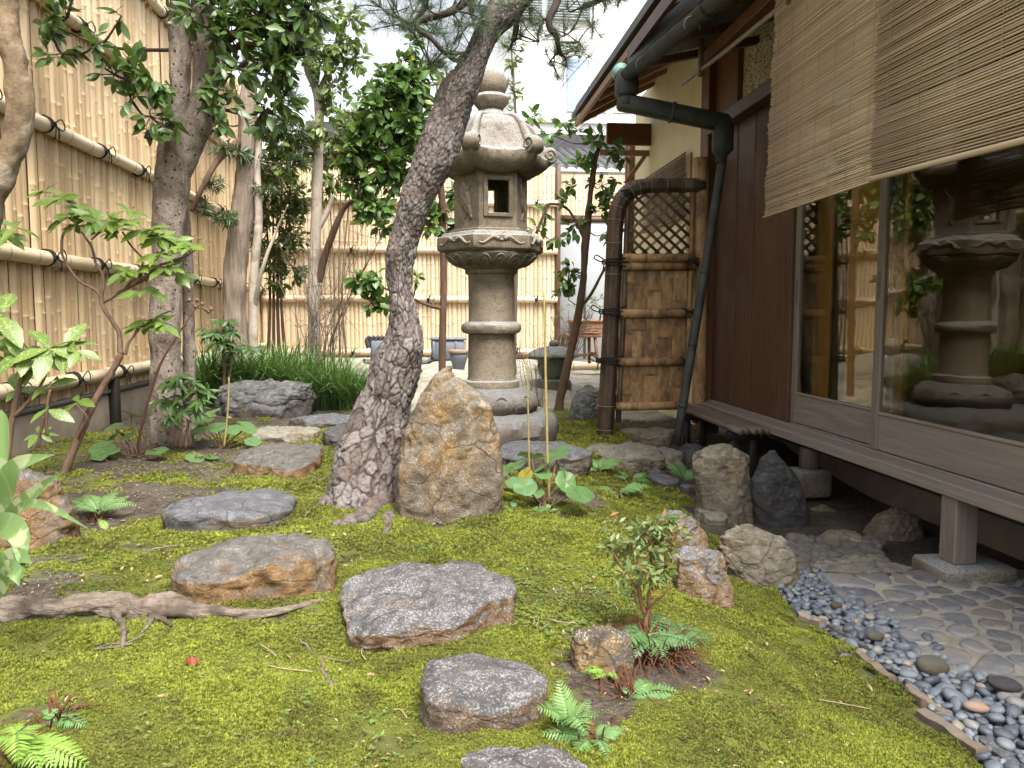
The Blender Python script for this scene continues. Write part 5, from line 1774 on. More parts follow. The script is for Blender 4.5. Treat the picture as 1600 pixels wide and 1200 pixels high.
def crown(t, clusters, skel, size, rg, twig_mat='twig_dark', per_twig=6, spread=.6, twig_r=.004, droop=.25, branch_name='branch', connect=True, flat=1.0, jit=.25, dens=2.0):
    """clusters (px, py, Y, r_px, n leaves): a limb to each, twigs inside it, leaves along the twigs"""
    LP, LD, LU, LS = [], [], [], []
    skel = np.asarray(skel)
    for (px, py, Y, rp, n) in clusters:
        n = int(n * dens)
        C = at(px, py, Y)
        rr = rp / FPX * Y
        mb = MB()
        if connect:
            low = skel[skel[:, 2] < C[2] + .25]
            low = low if len(low) else skel
            k = np.argmin(np.linalg.norm(low - C, axis=1))
            A = low[k]
            mid = (A + C) / 2 + rg.normal(0, .08, 3) * np.linalg.norm(C - A) + (0, 0, -.04)
            LC_ = np.linalg.norm(C - A)
            skel = np.vstack([skel, C, mid])
            mb.tube(spline(np.array([A, mid, C]), 10), np.linspace(twig_r * (2.2 + LC_ * 1.5), twig_r * 1.3, 10), 6)
        nt = max(2, n // per_twig)
        for _ in range(nt):
            v = rg.normal(size=3)
            v /= np.linalg.norm(v)
            v[2] *= flat
            E = C + v * rr * rg.uniform(.55, 1.05)
            m_ = (C + E) / 2 + rg.normal(0, .12, 3) * rr
            S_ = spline(np.array([C, m_, E]), 7)
            mb.tube(S_, np.linspace(twig_r, twig_r * .4, 7), 4, False)
            for q_ in range(per_twig):
                f = rg.uniform(.35, 1.0)
                p = S_[min(6, int(f * 6))] + rg.normal(0, .01, 3)
                d = (E - C) / (np.linalg.norm(E - C) + 1e-6)
                out = rg.normal(size=3)
                out -= d * np.dot(out, d)
                out /= np.linalg.norm(out) + 1e-6
                dd = d * rg.uniform(.2, 1.0) + out * spread + np.array([0, 0, -droop * rg.random()])
                LP.append(p)
                LD.append(dd)
                LU.append(np.array([0, -.35, .75]) + rg.normal(0, .55, 3))
                LS.append(size * rg.uniform(1 - jit - .1, 1 + jit))
        V = np.vstack(mb.V)
        add_part(t, branch_name, V, np.vstack(mb.Q), np.vstack(mb.T) if mb.T else None, twig_mat)
    return LP, LD, LU, LS

rg = np.random.default_rng(99)
# --- leaning pine
PY = 3.62
b = gnd(575, 788)
pine = tree('pine_tree', 'leaning pine with thick scaly bark, its crooked trunk crossing the lantern', 'tree', b)
rows = [(570, 830, PY, 146), (572, 790, PY, 132), (580, 745, PY, 112), (592, 690, PY, 96), (606, 630, PY, 86), (622, 570, PY, 78), (632, 520, PY, 66), (628, 470, PY, 55), (624, 425, PY, 52), (632, 375, PY, 50),
        (645, 330, PY - .02, 52), (664, 280, PY - .04, 54), (690, 225, PY - .05, 57), (713, 165, PY - .06, 60), (732, 120, PY - .06, 55), (752, 70, PY - .05, 50), (778, 20, PY - .04, 46), (805, -30, PY, 48), (850, -110, PY + .05, 44), (900, -200, PY + .1, 36)]
P, r = path_px(rows, 560)
SD = 200
V, Q, T, dirs = tube_arrays(P, r, SD, True, disp=1)
m_ = len(dirs)
ln = np.concatenate([[0], np.cumsum(np.linalg.norm(np.diff(P, axis=0), axis=1))])
ang = np.tile(np.linspace(0, 2 * math.pi, SD, endpoint=False), 560)
lv = np.repeat(ln, SD)
rv = np.repeat(r, SD)
# cylindrical pattern space so that plates wrap round the trunk, longer than wide
wv = V[:m_] + .010 * np.stack([vnoise(V[:m_] * 35, 1), vnoise(V[:m_] * 35, 2), vnoise(V[:m_] * 35, 3)], 1)
sq = np.interp(lv, [0, .6, 1.2, 2.4], [19, 23, 40, 66])
# integrate the growing frequency along the trunk to keep cells unsheared
phi = np.concatenate([[0], np.cumsum(np.diff(ln) * np.interp((ln[1:] + ln[:-1]) / 2, [0, .6, 1.2, 2.4], [19, 23, 40, 66]))])
circ = np.repeat(np.maximum(r, .05), SD) * sq
pat = np.stack([np.cos(ang) * circ, np.sin(ang) * circ, np.repeat(phi, SD) * .50], 1) + .22 * np.stack([vnoise(V[:m_] * 30, 1), vnoise(V[:m_] * 30, 2), vnoise(V[:m_] * 30, 3)], 1)
f1, f2, cid, cdz = worley(pat, 4, True)
plate = smooth(.0, .15, f2 - f1)
f1b, f2b, cidb = worley(pat * 2.3 + 9, 14)
amp = np.interp(lv, [0, .8, 1.6, 2.6], [.015, .014, .008, .005])
big = fbm(V[:m_] * (5, 5, 3.0), 3, 31) * .022 + .012 * np.sin(ang * 3 + lv * 5) * np.interp(lv, [0, .5, 1.5], [1.4, .8, .3])
d = big - .006 + amp * (plate * (.55 + .45 * cid) - .55 * np.clip(cdz, -.7, .7) * plate + .16 * smooth(.0, .12, f2b - f1b) * plate - .5) + .0022 * fbm(V[:m_] * 90, 3, 8)
# burl scars
for (px, py, rr_, hh) in ((615, 395, .055, .022), (708, 135, .05, .03), (628, 480, .05, .012), (640, 540, .07, .02)):
    c = at(px, py, PY - .08)
    d += hh * np.exp(-((V[:m_] - c) ** 2).sum(1) / rr_ ** 2)
V[:m_] += dirs * d[:, None]
crack = np.concatenate([np.clip(plate * (.45 + .5 * cid) + .12 * cidb - .12, 0, 1), [0, 0]])
me = fast_mesh('trunk', V - b, Q, T, {'rnd': crack})
link('trunk', me, M['bark_pine'], pine)
# surface roots of the pine
for k, rows in enumerate(([(600, 782, 3.55, 60), (572, 806, 3.45, 40), (535, 822, 3.36, 20), (490, 836, 3.30, 6)], [(606, 806, 3.50, 26), (606, 826, 3.36, 12), (590, 850, 3.22, 8), (565, 868, 3.12, 4)], [(548, 775, 3.6, 60), (520, 785, 3.55, 42), (500, 794, 3.5, 20)])):
    pts = []
    for (px, py, Y, w) in rows:
        g = gnd(px, py)
        pts.append((g[0], g[1], g[2] + .004 - w / 2 / FPX * g[1] * .1, w / 2 / FPX * g[1] * .85))
    S_ = spline(np.array(pts), 40)
    V, Q, T, dirs = tube_arrays(S_[:, :3], np.maximum(S_[:, 3], .003), 24, True, disp=1)
    V[:len(dirs)] += dirs * (.014 * fbm(V[:len(dirs)] * 34, 4, k))[:, None]
    add_part(pine, 'root', V, Q, T, 'bark_pine', {'rnd': .35 + .35 * vnoise(V * 60, 2)})
# needles
tips = [(580, 0), (612, 12), (628, 38), (600, 42), (650, 14), (668, 34), (646, 50), (700, 22), (690, 50), (722, 42), (738, 16), (712, 92), (688, 104), (732, 74), (672, 96), (700, 66), (660, 4), (760, 40), (720, -10), (690, -12), (640, -8), (612, -10),
        (842, 62), (868, 80), (905, 66), (884, 92), (858, 98), (832, 18), (915, 8), (942, 4), (812, 48), (925, 60), (848, 30), (885, 6), (960, -6), (900, 82), (812, 20), (865, 62), (800, 72), (985, -4), (760, 10)]
hubs = [((860, -110, 3.7), [(800, -70), (740, -60), (690, -30), (655, 25), (640, 40)]), ((830, -80, 3.65), [(780, -40), (720, 5), (705, 20), (660, 32), (655, 45), (680, 70), (712, 92), (735, 80)]), ((860, -110, 3.7), [(880, -40), (860, 20), (868, 60), (880, 85)]), ((880, -150, 3.75), [(930, -60), (950, -10), (915, 5)]), ((830, -80, 3.65), [(835, -20), (812, 20), (800, 60)])]
skel = []
for k, (h0, pts) in enumerate(hubs):
    rows = [(h0[0], h0[1], h0[2], 16)] + [(x, y, 3.55 - .08 * (k % 3) + .05 * math.sin(i_ * 2 + k), 13 - 1.4 * i_ * 8 / (len(pts) + 2)) for i_, (x, y) in enumerate(pts)]
    rows = [(x, y, Y, max(w, 2.5)) for x, y, Y, w in rows]
    Pb, rb = path_px(rows, 50)
    Pb = Pb + .012 * np.stack([vnoise(Pb * 14, 4 + k), vnoise(Pb * 14, 5 + k), vnoise(Pb * 14, 6 + k)], 1)
    V, Q, T = tube_arrays(Pb, rb, 10)
    add_part(pine, 'branch', V, Q, T, 'twig_dark')
    skel.append(Pb)
skel = np.vstack(skel)
NP, ND = [], []
for (x, y) in tips:
    C = at(x, y, 3.55 + rg.uniform(-.22, .22))
    A = skel[np.argmin(np.linalg.norm(skel - C, axis=1))]
    mid = (A + C) / 2 + rg.normal(0, .02, 3) + (0, 0, -.012)
    S_ = spline(np.array([A, mid, C]), 8)
    mb = MB().tube(S_, np.linspace(.005, .0028, 8), 5)
    ends = [C]
    for _ in range(4):
        E = C + rg.normal(0, .045, 3) + (0, 0, .02)
        mb.tube(np.array([S_[5], (S_[5] + E) / 2 + rg.normal(0, .006, 3), E]), [.003, .0025, .002], 4, False)
        ends.append(E)
    add_part(pine, 'twig', np.vstack(mb.V), np.vstack(mb.Q), np.vstack(mb.T), 'twig_dark')
    for E in ends:
        ax = (E - S_[4]) + (0, 0, .03)
        ax /= np.linalg.norm(ax)
        for _ in range(58):
            v = rg.normal(size=3)
            v /= np.linalg.norm(v)
            dd = ax * .55 + v * .9 + (0, 0, .15)
            NP.append(E - ax * rg.uniform(0, .035))
            ND.append(dd)
NP, ND = np.array(NP), np.array(ND)
ndl = (np.array([(-.008, 0, 0), (.008, 0, 0), (.005, .6, -.02), (-.005, .6, -.02), (.001, 1, -.06), (-.001, 1, -.06)]), np.array([(0, 1, 2, 3), (3, 2, 4, 5)]))
f = scatter(ndl, NP - b, ND, rg.normal(size=ND.shape), rg.uniform(.06, .095, len(NP))).build('needles', M['leaf_needle'], pine)
f['kind'] = 'stuff'

# --- twisting smooth trunk at the left edge
b = onground(-2.05, 3.4)
t1 = tree('camellia_tree', 'twisting lichen patched bare trunk curving across the fence at the left edge', 'tree', b)
px0 = [( -75, 830, 3.4, 56), (-80, 700, 3.4, 52), (-75, 560, 3.4, 48), (-52, 430, 3.4, 46), (-16, 310, 3.4, 42), (18, 235, 3.4, 36), (32, 170, 3.4, 34), (25, 100, 3.4, 32), (10, 45, 3.4, 33), (8, -20, 3.4, 32), (20, -120, 3.4, 34), (60, -260, 3.4, 26)]
P, r, V, Q, T = bark_tube(px0, 160, 48, .006, 22, 3, .6, .012)
add_part(t1, 'trunk', V, Q, T, 'bark_lichen')
cl = [(60, -150, 3.5, 90, 90), (-20, -190, 3.5, 90, 80), (130, -220, 3.7, 90, 80), (20, -280, 3.4, 90, 80)]
L = crown(t1, cl, P, .085, rg)
place_leaves(t1, leaf_tmpl(.45, 4), *L, 'leaf_dark', 'leaf_dark_i', 0, 'ld')

# --- speckled two-stemmed tree
TY = 5.5
b = gnd(268, 694)
t2 = tree('holly_tree', 'speckled grey tree with forked trunk and dark glossy leaves before the fence', 'tree', b)
P, r, V, Q, T = bark_tube([(268, 715, TY, 84), (266, 690, TY, 70), (261, 640, TY, 50), (259, 570, TY, 44), (259, 470, TY, 42), (262, 370, TY, 43), (268, 290, TY, 48), (276, 235, TY, 50), (280, 190, TY, 36), (281, 130, TY, 31), (281, 60, TY, 30), (283, -20, TY, 28), (290, -140, TY, 24)], 150, 56, .010, 16, 5, .5, .012)
add_part(t2, 'trunk', V, Q, T, 'bark_speckled')
P2, r2, V, Q, T = bark_tube([(268, 300, TY, 20), (280, 265, TY, 34), (302, 215, TY, 38), (318, 160, TY, 36), (322, 100, TY, 35), (318, 40, TY, 36), (322, -20, TY, 32), (340, -130, TY, 26)], 90, 40, .008, 16, 6, .5, .010)
add_part(t2, 'stem', V, Q, T, 'bark_speckled')
P3, r3, V, Q, T = bark_tube([(300, 690, TY + .25, 20), (297, 590, TY + .25, 18), (294, 480, TY + .25, 17), (291, 380, TY + .22, 16), (284, 300, TY + .1, 16)], 60, 28, .005, 18, 8, .5, .006)
add_part(t2, 'stem', V, Q, T, 'bark_speckled')
P4, r4, V, Q, T = bark_tube([(322, 92, TY, 20), (345, 70, TY - .05, 14), (380, 45, TY - .1, 11), (420, 20, TY - .1, 8)], 30, 16, .003, 20, 9)
add_part(t2, 'branch', V, Q, T, 'bark_brown')
P5, r5, V, Q, T = bark_tube([(325, 85, TY, 14), (365, 75, TY - .1, 10), (410, 68, TY - .15, 8), (460, 62, TY - .1, 5)], 30, 16, .003, 20, 10)
add_part(t2, 'branch', V, Q, T, 'bark_brown')
skel = np.vstack([P[60:], P2, P4, P5])
cl = [(62, 32, 5.1, 30, 9), (105, 28, 5.1, 24, 6), (98, 84, 5.1, 30, 11), (150, 68, 5.1, 26, 8), (178, 116, 5.15, 24, 10), (215, 108, 5.2, 28, 12), (242, 130, 5.2, 28, 16), (205, 156, 5.2, 24, 10), (236, 182, 5.2, 22, 10), (268, 190, 5.2, 24, 8), (225, 215, 5.2, 26, 6), (190, 25, 5.1, 20, 5),
      (330, 142, 5.3, 34, 18), (360, 56, 5.3, 42, 30), (402, 26, 5.4, 46, 40), (450, 46, 5.4, 46, 42), (430, 108, 5.4, 46, 38), (482, 16, 5.4, 36, 30), (372, 108, 5.3, 38, 24), (352, 172, 5.3, 30, 14), (410, 172, 5.4, 36, 18), (342, 18, 5.3, 36, 26), (300, 30, 5.2, 24, 8), (438, 158, 5.4, 36, 20),
      (390, -30, 5.4, 60, 50), (460, -40, 5.4, 60, 50), (310, -50, 5.4, 60, 50), (230, -60, 5.3, 50, 30), (470, 90, 5.5, 30, 18), (120, -20, 5.1, 40, 12)]
L = crown(t2, cl, skel, .105, rg, per_twig=5, dens=2.8)
place_leaves(t2, leaf_tmpl(.42, 6, .10, .18), *L, 'leaf_dark', 'leaf_dark_i', 280, 'ld2')

# --- narrow-leaved maki trees behind
b = onground(at(375, 560, 8.3)[0], 8.3)
t3 = tree('podocarpus_tree', 'grey fibrous trunk with clipped pads of narrow dark leaves behind the speckled tree', 'tree', b)
P, r, V, Q, T = bark_tube([(370, 640, 8.3, 42), (370, 560, 8.3, 36), (366, 480, 8.3, 35), (370, 400, 8.3, 33), (380, 320, 8.3, 33), (386, 250, 8.3, 28), (387, 180, 8.3, 25), (390, 110, 8.3, 22), (392, 20, 8.3, 18), (395, -60, 8.3, 14)], 130, 44, .012, 30, 12, .12, .012)
add_part(t3, 'trunk', V, Q, T, 'bark_maki')
P2, r2, V, Q, T = bark_tube([(372, 335, 8.3, 14), (345, 335, 8.25, 10), (318, 332, 8.1, 8), (300, 320, 8.05, 5)], 30, 14, .003, 20, 13)
add_part(t3, 'branch', V, Q, T, 'bark_brown')
P3, r3, V, Q, T = bark_tube([(300, 330, 8.05, 7), (318, 290, 8.0, 8), (345, 245, 8.1, 10), (384, 215, 8.3, 14)], 30, 14, .003, 20, 13)
add_part(t3, 'branch', V, Q, T, 'bark_brown')
skel = np.vstack([P[40:], P2, P3])
cl = [(332, 288, 8.1, 18, 70), (352, 344, 8.1, 16, 60), (318, 325, 8.1, 15, 50), (414, 292, 8.25, 20, 80), (372, 240, 8.1, 20, 70), (350, 232, 8.1, 20, 60), (398, 250, 8.25, 16, 60), (440, 186, 8.25, 28, 120), (420, 205, 8.25, 24, 90), (462, 252, 8.3, 22, 80), (452, 150, 8.3, 28, 100), (430, 130, 8.3, 26, 80), (410, 90, 8.25, 30, 100), (350, 95, 8.25, 26, 70), (466, 205, 8.3, 20, 70), (362, 340, 8.0, 10, 30), (440, 95, 8.3, 30, 90), (330, 185, 8.25, 14, 30)]
L = crown(t3, cl, skel, .09, rg, dens=2.4, per_twig=10, spread=.8, droop=.1, flat=.55)
place_leaves(t3, leaf_tmpl(.13, 2, .1, .1), *L, 'leaf_maki', 'leaf_maki', 0, 'lm')
b = onground(at(400, 560, 8.2)[0], 8.2)
t3b = tree('slim_tree', 'thin grey bare stem close beside the fibrous trunk', 'tree', b)
P, r, V, Q, T = bark_tube([(398, 620, 8.25, 15), (396, 520, 8.25, 14), (396, 440, 8.25, 13), (404, 350, 8.25, 12), (402, 260, 8.25, 10), (410, 170, 8.25, 7)], 60, 18, .004, 20, 15)
add_part(t3b, 'trunk', V, Q, T, 'bark_pale')
P2, r2, V, Q, T = bark_tube([(397, 480, 8.25, 8), (410, 420, 8.1, 6), (432, 360, 8.1, 4), (450, 320, 8.0, 1.2)], 30, 12, .003, 20, 16)
add_part(t3b, 'branch', V, Q, T, 'bark_pale')

# --- slender pale tree
b = onground(at(490, 580, 8.6)[0], 8.6)
t4 = tree('slender_tree', 'slender pale smooth trunk with small light green leaves left of the pine', 'tree', b)
P, r, V, Q, T = bark_tube([(490, 600, 8.6, 22), (491, 540, 8.6, 19), (490, 450, 8.6, 18), (494, 350, 8.6, 16), (496, 260, 8.6, 16), (499, 180, 8.6, 14), (496, 145, 8.6, 14), (482, 110, 8.6, 11), (476, 60, 8.6, 8)], 90, 24, .005, 20, 17)
add_part(t4, 'trunk', V, Q, T, 'bark_pale')
P2, r2, V, Q, T = bark_tube([(498, 150, 8.6, 10), (510, 118, 8.6, 8), (530, 80, 8.5, 6), (540, 40, 8.5, 4)], 30, 12, .003, 20, 18)
add_part(t4, 'branch', V, Q, T, 'bark_pale')
P3, r3, V, Q, T = bark_tube([(498, 440, 8.6, 13), (508, 400, 8.55, 11), (522, 360, 8.5, 10), (538, 325, 8.5, 8), (560, 308, 8.45, 5)], 30, 12, .003, 20, 19)
add_part(t4, 'branch', V, Q, T, 'bark_brown')
P4, r4, V, Q, T = bark_tube([(496, 360, 8.6, 9), (512, 330, 8.6, 8), (520, 305, 8.6, 6)], 20, 12, .003, 20, 20)
add_part(t4, 'branch', V, Q, T, 'bark_pale')
skel = np.vstack([P[40:], P2])
cl = [(440, 85, 8.5, 34, 40), (500, 100, 8.5, 36, 50), (530, 62, 8.5, 36, 46), (556, 92, 8.5, 30, 34), (520, 128, 8.5, 34, 40), (472, 56, 8.5, 36, 46), (548, 30, 8.5, 24, 20), (560, 60, 8.5, 22, 14), (470, 230, 8.5, 30, 40), (440, 214, 8.4, 34, 46), (455, 260, 8.4, 28, 30), (520, 165, 8.5, 26, 24), (500, 200, 8.4, 24, 18), (430, 40, 8.5, 34, 40), (500, 20, 8.5, 34, 40)]
L = crown(t4, cl, skel, .10, rg, 'twig', per_twig=6, dens=3)
place_leaves(t4, leaf_tmpl(.45, 3), *L, 'leaf_light', 'leaf_light', 0, 'll')

# --- camellia with dense crown behind the pine
b = onground(at(691, 580, 8.0)[0], 8.0)
t6 = tree('camellia_tree', 'dense dark green camellia whose thin straight trunk stands between pine and lantern', 'tree', b)
P, r, V, Q, T = bark_tube([(690, 640, 8.0, 12), (691, 560, 8.0, 11), (693, 450, 8.0, 11), (692, 370, 8.0, 11), (690, 300, 8.0, 11), (676, 240, 8.0, 11), (655, 170, 8.0, 8), (640, 100, 8.0, 5)], 90, 18, .003, 20, 21)
add_part(t6, 'trunk', V, Q, T, 'bark_brown')
P2, r2, V, Q, T = bark_tube([(692, 482, 8.0, 6), (672, 478, 7.95, 5), (640, 465, 7.9, 4), (600, 450, 7.85, 3)], 24, 10, .002, 20, 22)
add_part(t6, 'branch', V, Q, T, 'bark_brown')
P3, r3, V, Q, T = bark_tube([(688, 372, 8.0, 6), (670, 350, 7.95, 5), (650, 320, 7.9, 4)], 24, 10, .002, 20, 22)
add_part(t6, 'branch', V, Q, T, 'bark_brown')
skel = np.vstack([P[30:], P2, P3])
cl = [(560, 236, 7.9, 34, 60), (590, 182, 7.9, 42, 90), (640, 140, 7.9, 42, 90), (636, 196, 7.9, 42, 90), (604, 262, 7.9, 40, 80), (556, 284, 7.9, 26, 36), (660, 256, 7.9, 36, 60), (648, 296, 7.9, 30, 46), (604, 128, 7.9, 30, 40), (572, 322, 7.9, 26, 34), (622, 98, 7.9, 24, 24), (590, 325, 7.9, 22, 30), (690, 180, 8.1, 30, 40), (620, 228, 8.0, 36, 70), (566, 200, 7.9, 28, 40), (660, 110, 8.0, 24, 24), (640, 70, 7.9, 16, 10), (560, 440, 7.85, 14, 12), (585, 432, 7.85, 16, 14), (580, 472, 7.85, 18, 18), (600, 478, 7.85, 10, 8), (650, 437, 7.9, 8, 4), (700, 330, 8.1, 18, 20), (712, 356, 8.1, 12, 8), (680, 345, 8.0, 22, 26), (716, 300, 8.1, 16, 16), (600, 355, 7.9, 14, 12), (548, 255, 7.9, 20, 20)]
L = crown(t6, cl, skel, .12, rg, per_twig=6, dens=2.8)
place_leaves(t6, leaf_tmpl(.52, 4, .12, .15), *L, 'leaf_cam', 'leaf_cam_i', 200, 'lc')

# --- slender camellia right of the lantern
b = gnd(872, 642)
t7 = tree('camellia_tree', 'slender camellia with a thin bent stem right of the tall lantern', 'tree', b)
Y7 = b[1] + .02
P, r, V, Q, T = bark_tube([(871, 650, Y7, 15), (878, 610, Y7, 13), (889, 560, Y7, 13), (904, 490, Y7, 12), (911, 440, Y7, 12), (915, 380, Y7, 11), (922, 310, Y7, 9), (930, 250, Y7, 7), (942, 212, Y7, 5)], 90, 18, .004, 20, 23, .6, .006)
add_part(t7, 'trunk', V, Q, T, 'bark_brown')
P2, r2, V, Q, T = bark_tube([(905, 480, Y7, 7), (922, 462, Y7, 5), (945, 420, Y7, 4), (960, 402, Y7, 3)], 20, 10, .002, 20, 24)
add_part(t7, 'branch', V, Q, T, 'bark_brown')
P3, r3, V, Q, T = bark_tube([(838, 365, Y7, 5), (852, 330, Y7, 4), (862, 318, Y7, 4), (890, 330, Y7, 4), (916, 380, Y7, 5)], 24, 10, .002, 20, 24)
add_part(t7, 'branch', V, Q, T, 'bark_brown')
skel = np.vstack([P[20:], P2, P3])
cl = [(880, 312, Y7, 18, 12), (900, 350, Y7, 24, 16), (868, 370, Y7, 15, 8), (890, 422, Y7, 20, 16), (880, 448, Y7, 20, 16), (888, 468, Y7, 14, 7), (940, 290, Y7, 24, 18), (956, 322, Y7, 18, 12), (948, 362, Y7, 18, 12), (962, 232, Y7, 20, 14), (930, 222, Y7, 22, 14), (902, 258, Y7, 18, 10), (925, 262, Y7, 18, 10), (974, 250, Y7, 13, 7), (850, 332, Y7, 12, 6), (838, 355, Y7, 14, 9), (935, 330, Y7, 18, 10), (965, 285, Y7, 16, 9), (860, 210, Y7 + .3, 18, 10), (880, 195, Y7 + .3, 16, 8), (832, 185, Y7 + .5, 14, 8), (900, 205, Y7 + .3, 18, 8), (893, 290, Y7, 14, 8)]
L = crown(t7, cl, skel, .10, rg, per_twig=5, twig_r=.003)
place_leaves(t7, leaf_tmpl(.52, 4, .12, .15), *L, 'leaf_cam', 'leaf_cam_i', 220, 'lc')
# --- light shrub top showing beside the lantern's jewel
b = onground(at(800, 560, 9.6)[0], 9.6)
t8 = tree('young_tree', 'thin airy young tree with small leaves rising behind the lantern jewel', 'tree', b)
P, r, V, Q, T = bark_tube([(802, 620, 9.6, 7), (806, 450, 9.6, 6), (812, 300, 9.6, 6), (806, 180, 9.6, 4), (798, 60, 9.6, 2)], 60, 8, .002, 20, 25)
add_part(t8, 'trunk', V, Q, T, 'twig')
cl = [(800, 96, 9.6, 16, 16), (796, 130, 9.6, 20, 18), (812, 150, 9.6, 16, 12), (800, 70, 9.6, 14, 10), (836, 180, 9.6, 16, 10), (788, 165, 9.6, 16, 12)]
L = crown(t8, cl, P, .10, rg, 'twig', per_twig=5, twig_r=.003)
place_leaves(t8, leaf_tmpl(.42, 3), *L, 'leaf_light', 'leaf_light', 0, 'll')
# --- bushes by the corner of the fences
b = onground(at(432, 560, 9.2)[0], 9.2)
bush = tree('bush', 'tall leafy pale green bush in the corner of the fences', 'bush', b)
cl = [(425, 260, 9.1, 36, 90), (450, 300, 9.1, 36, 100), (420, 330, 9.1, 34, 100), (455, 370, 9.1, 34, 90), (425, 400, 9.1, 34, 80), (460, 420, 9.2, 26, 50), (410, 290, 9.1, 26, 60), (470, 330, 9.2, 22, 46), (440, 230, 9.1, 30, 60), (435, 440, 9.2, 22, 30), (402, 370, 9.1, 20, 36)]
stem = np.vstack([spline(np.array([at(432 + dx, 590, 9.2), at(430 + dx * .6, 440, 9.2), at(432 + dx * 1.5, 280, 9.2)]), 20) for dx in (-14, -4, 6, 16)])
for k in range(4):
    V, Q, T = tube_arrays(stem[k * 20:(k + 1) * 20], np.linspace(.022, .008, 20), 8)
    add_part(bush, 'stem', V, Q, T, 'bark_brown')
L = crown(bush, cl, stem, .10, rg, 'twig', per_twig=8, dens=3.2)
place_leaves(bush, leaf_tmpl(.35, 2), *L, 'leaf_bush', 'leaf_bush', 0, 'lb')
b = onground(at(530, 560, 10.6)[0], 10.6)
bush2 = tree('bush', 'loose light green bush before the far fence, seen left of the pine', 'bush', b)
cl = [(520, 210, 10.5, 30, 60), (545, 250, 10.5, 30, 60), (520, 280, 10.5, 26, 46), (560, 205, 10.5, 26, 40), (500, 240, 10.5, 26, 40), (545, 180, 10.5, 28, 46), (575, 150, 10.6, 24, 30), (505, 300, 10.5, 20, 24), (550, 300, 10.5, 18, 18), (640, 330, 10.5, 20, 20), (700, 130, 10.6, 26, 30)]
stem = np.vstack([spline(np.array([at(530 + dx, 570, 10.6), at(528 + dx * .6, 440, 10.6), at(530 + dx * 2, 230, 10.6)]), 20) for dx in (-10, 2, 12)])
for k in range(3):
    V, Q, T = tube_arrays(stem[k * 20:(k + 1) * 20], np.linspace(.016, .006, 20), 8)
    add_part(bush2, 'stem', V, Q, T, 'twig')
L = crown(bush2, cl, stem, .12, rg, 'twig', per_twig=6, dens=2.5)
place_leaves(bush2, leaf_tmpl(.45, 2), *L, 'leaf_bush', 'leaf_bush', 0, 'lb')
# --- bare twiggy shrub
b = onground(at(520, 590, 8.2)[0], 8.2)
tw = tree('bare_shrub', 'leafless shrub of fine pale twigs beside the slender pale tree', 'shrub', b)
for k in range(34):
    x0 = rg.uniform(440, 560)
    top = (x0 + rg.normal(10, 40), rg.uniform(340, 470))
    Pp_ = spline(np.array([at(500 + (x0 - 500) * .5, 600, 8.2), at((500 + x0) / 2 + rg.normal(0, 12), 520, 8.2 + rg.uniform(-.2, .2)), at(*top, 8.2 + rg.uniform(-.3, .3))]), 14)
    mb = MB().tube(Pp_, np.linspace(.006, .002, 14), 5, False)
    for q_ in range(5):
        s0 = Pp_[rg.integers(5, 13)]
        e = s0 + rg.normal(0, .13, 3) + (0, 0, .10)
        mb.tube(np.array([s0, (s0 + e) / 2 + rg.normal(0, .02, 3), e]), [.0028, .002, .0012], 4, False)
    add_part(tw, 'twig', np.vstack(mb.V), np.vstack(mb.Q), None, 'twig')
# ------------------------------------------------------------------ shrubs and ground plants
rg = np.random.default_rng(123)
def stems(t, rows_list, mat, n=24, sides=10, wob=.004, name='stem'):
    out = []
    for k, rows in enumerate(rows_list):
        P, r = path_px(rows, n)
        P = P + wob * np.stack([vnoise(P * 22, 3 + k), vnoise(P * 22, 13 + k), vnoise(P * 22, 23 + k)], 1)
        V, Q, T, dirs = tube_arrays(P, r, sides, True, disp=1)
        V[:len(dirs)] += dirs * (.12 * np.repeat(r, sides) * vnoise(V[:len(dirs)] * 60, 5))[:, None]
        add_part(t, name, V, Q, T, mat)
        out.append(P)
    return out

def whorl(C, ax, n, size, rg, open_=.9, droop=.35):
    """a rosette of leaves at a shoot tip"""
    P, D, U, S = [], [], [], []
    ax = np.asarray(ax, float) / np.linalg.norm(ax)
    a0 = rg.random() * 6.28
    ref = np.cross(ax, (0.3, 1, .2))
    ref /= np.linalg.norm(ref)
    w = np.cross(ax, ref)
    for k in range(n):
        a = a0 + k * 2.4
        d = ax * rg.uniform(.1, .7) * (1.2 - open_) * 2 + (ref * math.cos(a) + w * math.sin(a)) * open_ + np.array([0, 0, -droop * rg.random()])
        P.append(C + rg.normal(0, .004, 3))
        D.append(d)
        U.append(ax * .6 + np.array([0, -.55, .45]) + rg.normal(0, .35, 3))
        S.append(size * rg.uniform(.65, 1.15))
    return P, D, U, S

